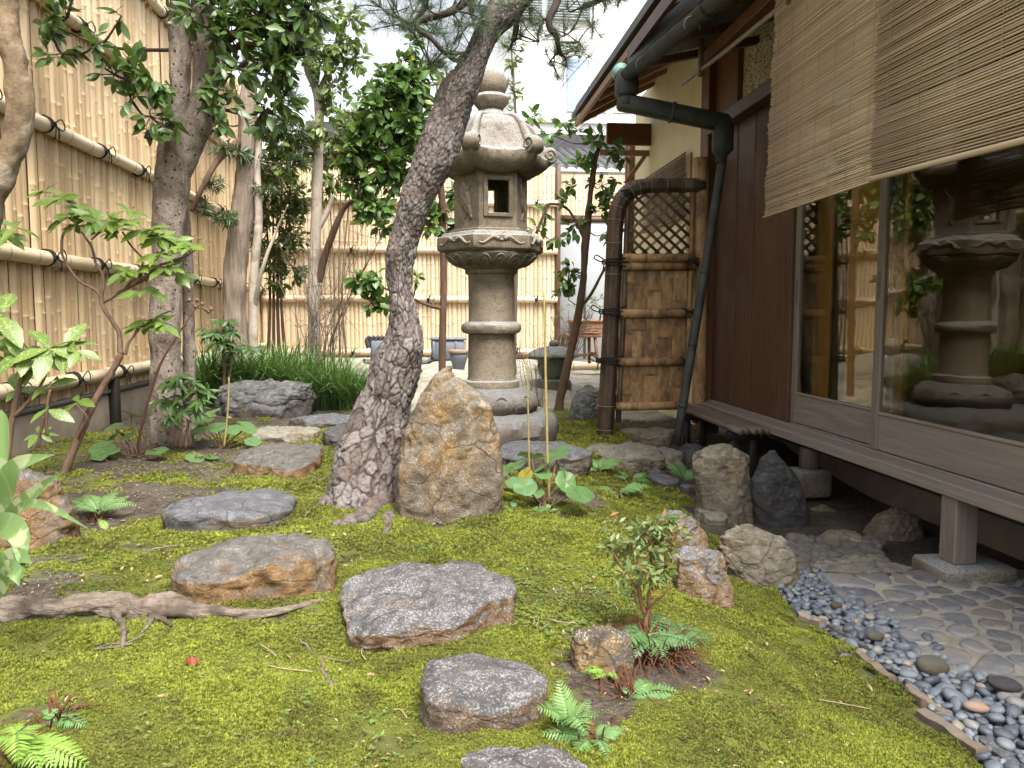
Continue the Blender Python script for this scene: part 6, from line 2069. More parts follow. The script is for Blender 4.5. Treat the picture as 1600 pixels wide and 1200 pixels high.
# spotted aucuba in front of the fence
b = gnd(100, 738)
AY = b[1]
au = thing('aucuba_shrub', 'crooked brown stemmed shrub with yellow spotted leaves before the fence', 'shrub', b)
sk = stems(au, [[(97, 748, AY, 13.3), (120, 690, AY, 11.8), (150, 625, AY, 10.4), (178, 575, AY, 9.6), (188, 552, AY, 8.9)], [(188, 554, AY, 8.9), (187, 525, AY, 6.7), (175, 500, AY, 5.9), (160, 478, AY, 5.9), (158, 460, AY, 5.9)],
                [(158, 470, AY, 5.9), (150, 455, AY, 4.4), (125, 440, AY, 4.4), (108, 420, AY, 3.7), (97, 395, AY, 3.7), (97, 370, AY, 3.7), (108, 350, AY, 3.0)], [(159, 470, AY, 5.2), (162, 435, AY, 4.4), (150, 410, AY, 3.7), (142, 385, AY, 3.7), (128, 362, AY, 3.0)],
                [(160, 472, AY, 5.2), (195, 452, AY, 4.4), (228, 435, AY, 4.4), (250, 415, AY, 3.7), (285, 402, AY, 3.0), (310, 388, AY, 2.2)], [(195, 452, AY, 3.7), (215, 425, AY, 3.0), (222, 405, AY, 3.0), (205, 385, AY, 3.0), (192, 362, AY, 2.2)],
                [(195, 555, AY, 4.4), (202, 535, AY, 3.7), (225, 505, AY, 3.0), (240, 498, AY, 2.2)], [(142, 375, AY, 3.0), (165, 355, AY, 2.2)], [(120, 690, AY, 4.4), (135, 655, AY - .1, 3.0), (120, 630, AY - .1, 2.2)]], 'bark_shrub', 30)
LP, LD, LU, LS = [], [], [], []
for (x, y, n, s) in ((92, 312, 6, .12), (108, 340, 6, .12), (128, 330, 6, .12), (120, 352, 5, .11), (150, 345, 6, .12), (172, 345, 6, .12), (196, 350, 6, .13), (200, 330, 3, .11), (230, 360, 6, .13), (250, 372, 6, .13), (275, 378, 6, .12), (295, 385, 4, .11), (215, 425, 5, .12), (260, 418, 5, .13), (275, 430, 4, .12), (195, 425, 3, .11), (222, 455, 3, .12), (238, 500, 5, .13), (252, 505, 4, .12), (215, 512, 2, .12), (130, 330, 4, .11), (185, 362, 4, .11), (70, 300, 3, .1), (250, 400, 4, .12), (122, 628, 4, .11), (62, 680, 3, .10)):
    a, b_, c_, d_ = whorl(at(x, y, AY + rg.uniform(-.1, .1)), np.array([rg.normal(0, .3), -.3, 1]), int(n * 1.7 + 1), s * 1.05, rg, .85, .5)
    LP += a; LD += b_; LU += c_; LS += d_
place_leaves(au, leaf_tmpl(.38, 7, .12, .22, .52, .05), LP, LD, LU, LS, 'leaf_aucuba', 'leaf_aucuba', 400, 'aucuba')

# larger-leaved aucuba at the left edge
b = gnd(20, 770)
A2 = 3.3
au2 = thing('aucuba_shrub', 'broad leaved spotted shrub at the left edge above the brown rock', 'shrub', onground(at(10, 700, A2)[0], A2))
stems(au2, [[(0, 830, A2, 11), (10, 720, A2, 10), (20, 650, A2, 9), (35, 590, A2, 7), (38, 555, A2, 6)], [(22, 650, A2, 7), (50, 620, A2, 5), (70, 590, A2, 4), (75, 570, A2, 4)], [(75, 680, A2 + .3, 5), (72, 640, A2 + .3, 4), (78, 610, A2 + .3, 4)], [(60, 700, A2 + .3, 5), (68, 650, A2 + .3, 4)]], 'bark_shrub')
LP, LD, LU, LS = [], [], [], []
for (x, y, n, s) in ((10, 520, 5, .16), (38, 550, 5, .15), (5, 490, 3, .16), (75, 545, 6, .15), (100, 545, 5, .15), (120, 550, 3, .13), (60, 570, 4, .13), (80, 600, 3, .12), (28, 610, 3, .12), (75, 640, 3, .10), (10, 560, 3, .15)):
    a, b_, c_, d_ = whorl(at(x, y, A2 + rg.uniform(-.08, .12)), np.array([rg.normal(.2, .3), -.5, .9]), n, s, rg, .85, .75)
    LP += a; LD += b_; LU += c_; LS += d_
place_leaves(au2, leaf_tmpl(.42, 8, .10, .28, .52, .05), LP, LD, LU, LS, 'leaf_aucuba_big', 'leaf_aucuba_big', 400, 'aucuba2')
au3 = thing('aucuba_shrub', 'small spray of spotted leaves at the left edge above the rail', 'shrub', onground(-2.2, 3.9))
stems(au3, [[(-40, 760, 3.9, 8), (-50, 560, 3.9, 7), (-30, 430, 3.9, 5), (5, 370, 3.9, 4)]], 'bark_shrub')
LP, LD, LU, LS = whorl(at(8, 365, 3.9), (0.2, -.3, 1), 9, .12, rg, .9, .5)
L2 = whorl(at(25, 355, 3.85), (0.4, -.3, 1), 5, .11, rg, .9, .5)
place_leaves(au3, leaf_tmpl(.38, 7, .12, .22, .52, .05), LP + L2[0], LD + L2[1], LU + L2[2], LS + L2[3], 'leaf_aucuba', 'leaf_aucuba', 400, 'aucuba')

# aspidistra with broad strap leaves
asp = thing('aspidistra', 'broad pale striped strap leaves arching at the left edge by the brown rock', 'plant', onground(at(-5, 900, 2.35)[0], 2.35))
def strap(pts, w0, mat, name='leaf', fold=.18, twist=0.0):
    P = spline(np.array([at(*p) for p in pts]), 16)
    T_ = np.gradient(P, axis=0)
    T_ /= np.linalg.norm(T_, axis=1)[:, None]
    side_ = np.cross(T_, np.array([0.15, -1.0, .45]))
    side_ /= np.linalg.norm(side_, axis=1)[:, None]
    nn = np.cross(side_, T_)
    t = np.linspace(0, 1, 16)
    w = w0 * np.clip(np.sin(math.pi * np.clip(t * .93 + .07, 0, 1) ** .9), .03, 1)
    rows_ = [P + side_ * (w * u)[:, None] + nn * (abs(u) * w * fold)[:, None] for u in (-1, -.5, 0, .5, 1)]
    V = np.stack(rows_, 1).reshape(-1, 3)
    Q = [(i_ * 5 + j_, i_ * 5 + j_ + 1, i_ * 5 + 6 + j_, i_ * 5 + 5 + j_) for i_ in range(15) for j_ in range(4)]
    return V, Q
for pts, w in (([(-25, 860, 2.35), (0, 790, 2.3), (25, 730, 2.25), (85, 710, 2.2)], .034), ([(-20, 850, 2.35), (20, 800, 2.25), (60, 765, 2.2), (98, 738, 2.15)], .021), ([(-10, 850, 2.35), (30, 795, 2.2), (70, 790, 2.1), (138, 826, 2.02)], .014), ([(-40, 880, 2.35), (-5, 825, 2.2), (30, 835, 2.1), (35, 905, 2.0)], .036), ([(-30, 960, 2.2), (0, 890, 2.1), (30, 870, 2.05), (50, 880, 2.0)], .030), ([(-10, 780, 2.4), (0, 720, 2.4), (4, 660, 2.4), (2, 640, 2.4)], .022), ([(-20, 950, 2.1), (5, 905, 2.05), (20, 890, 2.0), (30, 915, 1.97)], .03)):
    V, Q = strap(pts, w, 'leaf_asp')
    add_part(asp, 'leaf', V, Q, None, 'leaf_asp')

# rosette shrubs (pieris-like) by the trees
def rosette_shrub(label, spots, stem_rows, Y, size, base):
    t = thing('evergreen_shrub', label, 'shrub', base)
    stems(t, stem_rows, 'bark_shrub', 14, 6, name='stem')
    LP, LD, LU, LS = [], [], [], []
    for (x, y, n) in spots:
        for q_ in range(2):
            a, b_, c_, d_ = whorl(at(x + rg.normal(0, 6), y + rg.normal(0, 5), Y + rg.uniform(-.12, .12)), (rg.normal(0, .3), -.2, 1), n, size, rg, .9, .8)
            LP += a; LD += b_; LU += c_; LS += d_
    place_leaves(t, leaf_tmpl(.26, 4, .12, .35), LP, LD, LU, LS, 'leaf_pieris', 'leaf_dark_i', 60, 'rosette')
Y = 7.4
rosette_shrub('dark rosette leaved shrub standing among the grass clumps', [(345, 505, 12), (335, 520, 12), (358, 515, 12), (348, 530, 10), (325, 510, 8), (365, 505, 8), (340, 545, 8), (390, 545, 8), (360, 545, 8)], [[(350, 640, Y, 6), (350, 570, Y, 5), (345, 510, Y, 4)], [(352, 640, Y, 5), (362, 560, Y, 4), (365, 510, Y, 3)]], Y, .13, onground(at(350, 620, Y)[0], Y))
Y = 5.15
rosette_shrub('dark drooping rosette shrub at the foot of the speckled tree', [(262, 600, 10), (280, 590, 10), (300, 600, 10), (270, 625, 10), (290, 625, 10), (310, 620, 8), (250, 615, 8), (280, 645, 8), (300, 640, 8), (320, 605, 6), (262, 650, 6)], [[(275, 700, Y, 5), (275, 650, Y, 4), (272, 600, Y, 3)], [(290, 700, Y, 5), (295, 650, Y, 4), (300, 600, Y, 3)], [(282, 700, Y, 4), (284, 640, Y, 3)]], Y, .10, onground(at(282, 690, Y)[0], Y))

# round-leaved farfugium
def round_leaf(seed):
    rg_ = np.random.default_rng(seed)
    n, m_ = 26, 6
    V, Q = [(0, 0, 0)], []
    a = np.linspace(.10, 6.283 - .10, n)
    for k in range(1, m_):
        s = k / (m_ - 1)
        for x in a:
            r_ = s * (1 + .05 * math.sin(x * 5 + seed)) * (1 - .0 * math.cos(x))
            V.append((math.sin(x) * r_, -math.cos(x) * r_ + .0, .16 * s ** 2 * (1 - .5 * s) + .035 * s * math.sin(x * 4 + seed) - .05 * s ** 4))
    T = [(0, 1 + j_, 2 + j_) for j_ in range(n - 1)]
    for k in range(m_ - 2):
        for j_ in range(n - 1):
            A = 1 + k * n + j_
            Q.append((A, A + n, A + n + 1, A + 1))
    return fast_mesh('leaf', np.array(V), Q, T)
RL = [round_leaf(s) for s in range(4)]
def farfugium(label, base_px, leaves, stalks=()):
    g = gnd(*base_px)
    t = thing('leopard_plant', label, 'plant', g)
    for k, (x, y, dy, r_px, tilt) in enumerate(leaves):
        Yl = g[1] + dy
        C = at(x, y, Yl)
        C[2] = max(C[2], float(zg(C[0], Yl)) + .02)
        rr = r_px / FPX * Yl
        o = link('leaf', RL[k % 4], M['leaf_far'], t)
        out = C - g
        out[2] = 0
        out = out / (np.linalg.norm(out) + 1e-6) + np.array([rg.normal(0, .4), -.5, 0])
        place(o, frame_matrix(C, out + np.array([0, 0, -tilt]), np.array([rg.normal(0, .15), -.35, 1.0]), rr))
        mid = (g + C) / 2 + np.array([0, 0, .03]) + (C - g) * (.2, .2, 0)
        V, Q, T = tube_arrays(spline(np.array([g + (rg.normal(0, .012), rg.normal(0, .012), 0), mid, C]), 10), .0038, 6)
        add_part(t, 'petiole', V, Q, T, 'stem_red')
    for rows in stalks:
        P, r = path_px(rows, 16)
        V, Q, T = tube_arrays(P, r, 8)
        add_part(t, 'flower_stalk', V, Q, T, 'stalk')
    return t
farfugium('round leaved plant with two tall pale stalks right of the upright brown rock', (850, 795), [(830, 712, .3, 22, .2), (872, 709, .3, 24, .2), (806, 728, .2, 20, .3), (850, 728, .05, 22, .3), (820, 745, .05, 17, .3), (849, 741, 0, 15, .1), (803, 754, .0, 14, .5), (820, 760, -.12, 20, .9), (884, 752, .0, 18, .9), (906, 772, -.1, 24, .5), (842, 808, -.1, 11, .3), (790, 735, .2, 17, .3), (886, 740, .2, 16, .4), (838, 770, -.02, 13, .6)],
          [[(858, 790, 3.6, 5), (855, 700, 3.6, 4.4), (852, 560, 3.6, 4), (850, 455, 3.6, 3)], [(828, 760, 3.7, 3.6), (826, 690, 3.7, 3.2), (824, 560, 3.7, 2.6)]])
farfugium('round leaved plant left of the stepping stones near the boulder', (348, 702), [(318, 655, .1, 18, .2), (340, 668, 0, 14, .3), (365, 660, .15, 16, .2), (385, 668, .1, 17, .2), (362, 672, 0, 13, .4), (395, 690, .0, 13, .6), (312, 672, 0, 13, .4), (330, 645, .2, 14, .2)], [[(350, 700, 5.2, 3), (356, 640, 5.2, 2.5), (358, 590, 5.2, 2)]])
farfugium('low round leaved plant below the fence by the aucuba stem', (208, 715), [(160, 700, -.05, 19, .4), (172, 690, .1, 17, .3), (190, 678, .2, 15, .3), (200, 682, .1, 14, .3), (245, 705, -.05, 17, .1), (155, 712, -.15, 12, .7), (175, 705, -.1, 12, .5), (205, 648, .1, 15, .2), (178, 668, .1, 14, .3)])
farfugium('flat pale spotted round leaves lying on the soil', (318, 722), [(305, 719, 0, 14, .05), (328, 716, .05, 14, .05)])

# tall dry seed stalk by the speckled tree
sd = thing('seed_stalk', 'tall pale stalk with dry brown seed heads in front of the speckled trunk', 'plant', gnd(213, 715))
g = np.array(sd.location)
Pq, rq = path_px([(213, 715, 5.0, 5), (225, 650, 5.0, 4.5), (250, 570, 5.0, 4), (280, 520, 5.0, 3), (300, 490, 5.0, 2.4), (310, 475, 5.0, 2)], 24)
V, Q, T = tube_arrays(Pq, rq, 8)
add_part(sd, 'stalk', V, Q, T, 'stem_red')
for (x, y) in ((308, 470), (316, 476), (306, 480), (322, 485), (330, 484), (296, 470), (326, 488)):
    C = at(x, y, 5.0)
    V, Q, T = tube_arrays(np.array([Pq[-3], (Pq[-3] + C) / 2 + (0, 0, .005), C]), .003, 5)
    add_part(sd, 'twig', V, Q, T, 'stem_red')
    o = MB().lathe([(0, -.01), (.012, -.004), (.014, .006), (.006, .016), (0, .02)], 8, centre=tuple(C - g)).build('seed_head', M['bark_shrub'], sd)

# grass clumps
def blades(n, C, spread, h, rg_, width=.006, lean=1.0, segs=6):
    V, Q, A = [], [], []
    for k in range(n):
        a = rg_.random() * 6.283
        r0 = spread * math.sqrt(rg_.random())
        bx, by = C[0] + r0 * math.cos(a), C[1] + r0 * math.sin(a)
        a2 = a + rg_.normal() * .8
        L = h * rg_.uniform(.55, 1.15)
        le = lean * rg_.uniform(.25, 1.1)
        d = np.array([math.cos(a2), math.sin(a2), 0])
        s = np.array([-math.sin(a2), math.cos(a2), 0])
        t = np.linspace(0, 1, segs)
        rr = L * .75 * le * t ** 1.7
        zz = L * (t - .45 * le * t ** 2.4)
        w = width * (1 - t ** 2.5) + .0005
        base = np.array([bx, by, C[2] - .01])
        P = base + d * rr[:, None] + np.array([0, 0, 1]) * zz[:, None]
        i0 = len(V)
        for p_, w_ in zip(P, w):
            V += [p_ - s * w_, p_ + s * w_]
        Q += [(i0 + 2 * q_, i0 + 2 * q_ + 1, i0 + 2 * q_ + 3, i0 + 2 * q_ + 2) for q_ in range(segs - 1)]
        A += [rg_.random()] * (2 * segs)
    return np.array(V), Q, A
for k, (px, Yc, sp_, h, n, lab) in enumerate(((325, 7.75, .22, .72, 560, 'leftmost arching grass clump, behind the dark rosette shrub'), (385, 7.95, .26, .74, 640, 'grass clump directly behind the big grey boulder'), (445, 8.0, .28, .76, 720, 'tallest grass clump at the foot of the bare shrub'), (505, 7.7, .26, .68, 680, 'grass clump left of the pine trunk'), (556, 7.6, .22, .56, 520, 'low grass clump touching the pine trunk'))):
    C = onground(at(px, 620, Yc)[0], Yc)
    V, Q, A = blades(n, C, sp_, h, rg, .0075, 1.3)
    o = link('grass_clump', fast_mesh('grass_clump', V - C, Q, None, {'rnd': A}), M['leaf_grass'], loc=C)
    tag(o, lab, 'grass', 'grass clumps by the trees')
# low creeping cover in front of the clumps
V, Q, A = [], [], []
for k in range(150):
    x, y = rg.uniform(470, 580), rg.uniform(606, 640)
    g = gnd(x, y)
    v, q_, a = blades(26, g, .08, .17, rg, .004, 1.3, 4)
    Q.append(np.array(q_) + sum(len(z) for z in V))
    V.append(v)
    A += a
o = link('ground_cover', fast_mesh('ground_cover', np.vstack(V), np.vstack(Q), None, {'rnd': A}), M['leaf_cover'])
tag(o, 'low fine green ground cover before the grass clumps', 'plants', kind='stuff')

# ferns
def frond_mesh(seed, pairs=15, arch=.5):
    rg_ = np.random.default_rng(seed)
    mb = MB()
    t = np.linspace(0, 1, 24)
    P = np.stack([.05 * np.sin(t * 2 + seed), t, arch * (t - t ** 2 * 1.25)], 1)
    mb.tube(P, np.linspace(.010, .003, 24), 5, False)
    pin = leaf_tmpl(.21, 8, .04, .10, .36, .20)
    PP, DD, UU, SS = [], [], [], []
    for k in range(pairs):
        f = .16 + .82 * k / pairs
        i_ = f * 23
        p = P[int(i_)] + (P[min(23, int(i_) + 1)] - P[int(i_)]) * (i_ - int(i_))
        tg = P[min(23, int(i_) + 1)] - P[max(0, int(i_) - 1)]
        tg /= np.linalg.norm(tg)
        L = .34 * math.sin(min(1, (f - .05) / .45) * math.pi / 2) * (1 - f) ** .75 + .02
        L *= 1.25
        for s in (-1, 1):
            PP.append(p)
            DD.append(np.array([s, 0, 0]) * 1.0 + tg * (.35 + .3 * f) + (0, 0, rg_.normal(-.12, .10)))
            UU.append(np.cross(np.array([1, 0, 0]), tg) + rg_.normal(0, .08, 3))
            SS.append(L * rg_.uniform(.88, 1.1))
    scatter(pin, PP, DD, UU, SS, np.full(len(PP), .5), mb)
    return fast_mesh('frond', np.vstack(mb.V), np.vstack(mb.Q))
FR = [frond_mesh(s, 14 + s % 3, .35 + .12 * s) for s in range(4)]
def fern(label, base_px, fronds, mat='leaf_fern', litter=True, lift=.0):
    """fronds: tip (px, py), and how much nearer (-) or farther the tip lies"""
    g = gnd(*base_px)
    t = thing('fern', label, 'fern', g, group=None)
    for k, (x, y, dy) in enumerate(fronds):
        E = at(x, y, g[1] + dy)
        E[2] = max(E[2], float(zg(E[0], E[1])) + .012)
        v = E - (g + (0, 0, lift))
        L = np.linalg.norm(v)
        o = link('frond', FR[k % 4], M[mat], t)
        place(o, frame_matrix(g + np.array([0, 0, .005 + lift]), v, np.array([rg.normal(0, .12), -.30, 1.0]), L))
    if litter:
        V, Q, A = blades(26, g, .035, .09, rg, .0022, 1.6, 4)
        o = link('dead_fronds', fast_mesh('dead_fronds', V - g, Q, None, {'rnd': A}), M['fern_litter'], t)
        o['kind'] = 'stuff'
    return t
fern('large fern with a long frond pointing right, at the foot of the small shrub', (1012, 1012), [(1118, 986, .05), (1095, 1008, -.08), (965, 1012, -.1), (960, 980, .05), (1042, 1030, -.14), (1030, 968, .15), (985, 1030, -.1), (1060, 975, .15)], 'leaf_fern_dark', lift=.03)
fern('light green upright fern right of the round speckled stone', (888, 1150), [(872, 1065, .02), (845, 1103, -.05), (925, 1113, -.08), (908, 1128, -.12), (918, 1090, .05), (862, 1080, .1)], 'leaf_fern')
fern('small low fern in front of the upright fern', (925, 1165), [(848, 1148, -.02), (880, 1135, .05), (980, 1140, 0), (948, 1178, -.08), (905, 1172, -.08), (965, 1130, .06)], 'leaf_fern')
fern('tiny fern below the wood stump', (985, 1092), [(1075, 1087, .0), (970, 1080, .03), (1010, 1098, -.04), (1030, 1076, .05)], 'leaf_fern')
fern('small pale fern left of the wood stump', (948, 1060), [(930, 1030, .02), (912, 1050, -.03), (963, 1032, .03), (965, 1072, -.04), (925, 1062, -.04)], 'leaf_fern_bright', lift=.01)
fern('bright yellow green fern in the bottom corner of the photo', (30, 1200), [(146, 1190, -.02), (85, 1195, -.08), (55, 1198, -.1), (20, 1180, -.12), (-20, 1165, -.05), (70, 1130, .06), (10, 1140, .08)], 'leaf_fern_bright', lift=.06)
fern('small bluish fern beside the bright corner fern', (85, 1130), [(65, 1108, .04), (108, 1128, 0), (135, 1150, -.04), (80, 1112, .06)], 'leaf_fern')
fern('pale green fern on bare soil left of the oval stone', (155, 812), [(105, 778, .05), (130, 770, .08), (185, 765, .1), (212, 785, 0), (200, 772, .05), (120, 790, -.05)], 'leaf_fern', lift=.02)
fern('tiny fern seedling on the soil below the pale fern', (170, 832), [(152, 812, .02), (184, 824, 0), (176, 840, -.03)], 'leaf_fern_bright', litter=False)
fern('wide pale fern between round leaved plant and smooth river stone', (935, 738), [(895, 722, .0), (925, 716, .08), (978, 716, .05), (960, 730, -.05), (905, 735, -.05), (945, 712, .1)], 'leaf_fern')
fern('fern in front of the long low stone', (985, 752), [(965, 735, .05), (1010, 738, .02), (1020, 752, -.03), (992, 762, -.08), (960, 752, 0)], 'leaf_fern')
fern('pale low fern on moss left of the river stones', (965, 775), [(930, 760, .03), (985, 760, .05), (1020, 757, 0), (975, 782, -.05), (940, 770, -.02), (1000, 765, .03)], 'leaf_fern')
fern('dark fern in the shade left of the upright tan rock', (1070, 755), [(1040, 718, .05), (1052, 735, 0), (1085, 730, .05), (1090, 745, -.05), (1060, 716, .1)], 'leaf_fern_dark', litter=False)
fern('tiny pale fern below the round leaved plant', (858, 800), [(846, 792, .0), (874, 796, .0), (862, 806, -.04), (856, 786, .05)], 'leaf_fern', litter=False)
fern('tiny fern left of the round leaved plant beside the brown rock', (800, 800), [(785, 790, 0), (815, 795, .0), (805, 780, .05)], 'leaf_fern_dark', litter=False)

# small shrub with orange stems
b = gnd(1008, 1012)
az = thing('azalea_shrub', 'small airy shrub with orange stems and tiny leaves on the moss', 'shrub', b)
Ya = b[1] + .02
st_ = stems(az, [[(1010, 1015, Ya, 10), (1010, 985, Ya, 8), (1012, 955, Ya, 7), (1018, 920, Ya, 6), (1022, 870, Ya, 6), (1025, 830, Ya, 3)], [(1009, 960, Ya, 8), (1000, 925, Ya, 7), (998, 885, Ya, 5), (985, 840, Ya, 3)], [(1018, 925, Ya, 5), (1035, 890, Ya, 4), (1050, 855, Ya, 3)], [(1000, 925, Ya, 4), (975, 890, Ya - .05, 3), (955, 860, Ya - .05, 2)], [(1022, 870, Ya, 4), (1040, 835, Ya, 2), (1050, 815, Ya, 2)], [(999, 890, Ya, 3), (968, 865, Ya + .08, 2), (945, 850, Ya + .08, 1.6)], [(1012, 950, Ya, 4), (1040, 930, Ya - .04, 3), (1048, 905, Ya - .04, 2)]], 'stem_orange', 24, 8, .006)
cl = [(1025, 825, Ya, 18, 60), (1045, 818, Ya, 14, 40), (1000, 835, Ya, 18, 50), (985, 850, Ya, 16, 44), (1015, 860, Ya, 20, 60), (1045, 850, Ya, 18, 50), (965, 860, Ya + .05, 16, 30), (950, 850, Ya + .08, 12, 22), (1000, 885, Ya - .04, 20, 46), (1035, 885, Ya, 18, 40), (975, 900, Ya - .05, 16, 24), (1020, 905, Ya - .04, 16, 26), (1055, 835, Ya, 10, 24), (990, 925, Ya, 12, 12), (955, 815, Ya + .1, 10, 14)]
L = crown(az, cl, np.vstack(st_), .026, rg, 'stem_orange', per_twig=6, twig_r=.0011, spread=.8, droop=0, dens=1.5)
place_leaves(az, leaf_tmpl(.40, 2, .12, .1), *L, 'leaf_azalea', 'leaf_azalea', 0, 'az', name='leaf')
V, Q, A = blades(260, np.array([b[0] + .015, b[1] - .05, b[2]]), .075, .12, rg, .0018, 1.7, 4)
o = link('dead_fronds', fast_mesh('dead_fronds', V - b, Q, None, {'rnd': A}), M['fern_litter'], az)
o['kind'] = 'stuff'

# the long surface root
rt = thing('exposed_root', 'long grey exposed root snaking over the moss left of the stepping stones', 'root', gnd(200, 965))
def root_part(rows, sides, lift=.3, seed=0, name='root_strand'):
    pts = []
    for (px, py, w) in rows:
        g = gnd(px, py)
        pts.append((g[0], g[1], g[2] + .010 + w / 2 / FPX * g[1] * lift, w / 2 / FPX * g[1]))
    S_ = spline(np.array(pts), 140 if sides > 20 else 50)
    V, Q, T, dirs = tube_arrays(S_[:, :3], np.maximum(S_[:, 3], .002), sides, True, disp=1)
    k_ = len(dirs)
    rr = np.repeat(np.maximum(S_[:, 3], .002), sides)
    V[:k_] += dirs * (rr * (.34 * fbm(V[:k_] * (16, 40, 40), 4, seed) + .14 * np.sin(np.tile(np.arange(sides), len(S_)) / sides * 18.8 + V[:k_, 0] * 14)))[:, None]
    add_part(rt, name, V, Q, T, 'bark_root')
root_part([(-60, 966, 38), (0, 968, 36), (60, 966, 31), (110, 962, 33), (160, 957, 34), (205, 960, 30), (250, 963, 26), (300, 968, 27), (350, 972, 24), (400, 970, 17), (440, 962, 11), (490, 948, 7), (515, 940, 3)], 36, .55, 3)
root_part([(150, 948, 14), (185, 945, 18), (220, 958, 16), (250, 950, 20), (285, 952, 16), (320, 962, 10)], 18, .9, 5)
root_part([(180, 968, 14), (192, 985, 13), (194, 1000, 11), (192, 1018, 6)], 14, .5, 6)
root_part([(200, 972, 12), (225, 978, 9), (240, 972, 12), (232, 985, 7), (222, 995, 4)], 12, .6, 7)
root_part([(235, 972, 9), (255, 975, 8), (268, 984, 5)], 12, .6, 8)
root_part([(148, 1022, 3.4), (170, 1014, 3.4), (200, 1010, 3), (225, 998, 2.6)], 8, .8, 9)
root_part([(150, 1020, 2.6), (175, 1018, 2.6), (205, 1012, 2.4)], 8, .8, 10)
rt2 = thing('dead_twig', 'thin grey dead twig lying on the moss left of the largest stepping stone', 'twig', gnd(500, 1040))
pts = np.array([gnd(*p) + (0, 0, .008) for p in ((468, 998), (480, 1018), (500, 1035), (505, 1055), (515, 1070), (522, 1083))])
V, Q, T = tube_arrays(spline(pts, 24) + .003 * rg.normal(size=(24, 3)), np.linspace(.003, .005, 24), 8)
add_part(rt2, 'main_stem', V, Q, T, 'twig')
pts = np.array([gnd(*p) + (0, 0, .010) for p in ((500, 1032), (520, 1036), (545, 1040))])
V, Q, T = tube_arrays(spline(pts, 12), np.linspace(.003, .0015, 12), 6)
add_part(rt2, 'side_twig', V, Q, T, 'twig')
# thin dead stems near the low lantern
ds = thing('bare_shrub', 'wispy leafless shrub of thin stems before the low stone lantern', 'shrub', onground(at(832, 620, 7.6)[0], 7.6))
for k in range(16):
    x0 = 832 + rg.normal(0, 8)
    Pp_ = spline(np.array([at(x0, 640, 7.6), at(x0 + rg.normal(0, 10), 590, 7.6), at(x0 + rg.normal(0, 22), rg.uniform(500, 560), 7.6)]), 10)
    mb = MB().tube(Pp_, np.linspace(.004, .0015, 10), 4, False)
    for q_ in range(3):
        s0 = Pp_[rg.integers(4, 9)]
        e = s0 + rg.normal(0, .07, 3) + (0, 0, .06)
        mb.tube(np.array([s0, (s0 + e) / 2, e]), [.002, .0015, .001], 4, False)
    add_part(ds, 'stem', np.vstack(mb.V), np.vstack(mb.Q), None, 'twig')
# ------------------------------------------------------------------ things beyond the garden
rg = np.random.default_rng(321)
def quadbox(name, mat, parent, x0, x1, y0, y1, z0, z1, bev=.0):
    return MB().box(x0, x1, y0, y1, z0, z1, bev=bev).build(name, M[mat], parent, smooth_shade=False)
# white building with windows and louvres
BYY = 17.0
def wx(px):
    return at(px, 300, BYY)[0]
def wz(py):
    return at(880, py, BYY)[2]
wb = thing('white_building', 'tall white building with curtained windows beyond the far fence', 'building', ((wx(800) + wx(1200)) / 2, BYY, 0))
ox, oy = wb.location.x, BYY
quadbox('wall', 'white_wall', wb, wx(806) - ox, wx(1300) - ox, .05, 6, 0, 12)
quadbox('wall_band', 'louvre', wb, wx(804) - ox, wx(1000) - ox, -.06, .04, wz(192), wz(183))
for (a, b_) in ((880, 916), (918, 950), (952, 985)):
    f_ = quadbox('window', 'louvre', wb, wx(a) - ox, wx(b_) - ox, -.03, .04, wz(181), wz(89))
    quadbox('pane', 'window_glass', f_, wx(a + 3) - ox, wx(b_ - 3) - ox, -.045, -.031, wz(176), wz(93))
    quadbox('curtain', 'curtain' if a > 880 else 'curtain_blue', f_, wx(a + 5) - ox, wx(b_ - 6) - ox, -.060, -.047, wz(175), wz(95))
for (a, b_) in ((806, 848), (853, 921)):
    lv = quadbox('louvre_vent', 'louvre', wb, wx(a) - ox, wx(b_) - ox, .0, .045, wz(34), wz(-14))
    for k in range(11):
        z = wz(32) + (wz(-12) - wz(32)) * k / 11
        MB().box(wx(a + 2) - ox, wx(b_ - 2) - ox, -.07, -.005, z, z + .035).build('louvre_blade', M['grey_panel'], lv)
# dark tiled roofs between
def tile_roof(label, x0, x1, y0, z0, depth, rise, cols):
    t = thing('tiled_roof', label, 'roof', ((x0 + x1) / 2, y0, z0))
    V, Q, n = [], [], 0
    w = (x1 - x0) / cols
    for k in range(cols):
        a = np.linspace(0, math.pi, 7)
        xx = -(x1 - x0) / 2 + w * (k + .5) - np.cos(a) * w * .5
        zz = np.sin(a) * w * .35
        V = [(x_, 0, z_) for x_, z_ in zip(xx, zz)] + [(x_, depth, z_ + rise) for x_, z_ in zip(xx, zz)]
        V += [(x_, 0, z_ - .05) for x_, z_ in zip(xx, zz)]
        Q = [(i_, i_ + 1, i_ + 8, i_ + 7) for i_ in range(6)] + [(14 + i_, 15 + i_, i_ + 1, i_) for i_ in range(6)]
        MB().add(V, Q).build('tile_row', M['roof_tile'], t)
    quadbox('eave_board', 'roof_board', t, -(x1 - x0) / 2, (x1 - x0) / 2, .02, .08, -.22, -.055)
    quadbox('ridge', 'roof_tile', t, -(x1 - x0) / 2, (x1 - x0) / 2, depth - .1, depth + .15, rise - .05, rise + .28)
    quadbox('wall', 'wood_dark', t, -(x1 - x0) / 2 + .1, (x1 - x0) / 2 - .1, .5, depth, -z0 + .0, -.1)
    return t
p0, p1 = at(790, 255, 13.0), at(1040, 255, 13.0)
tile_roof('dark tiled roof below the white building', p0[0], p1[0], 13.0, p0[2] - .05, 2.4, .80, 16)
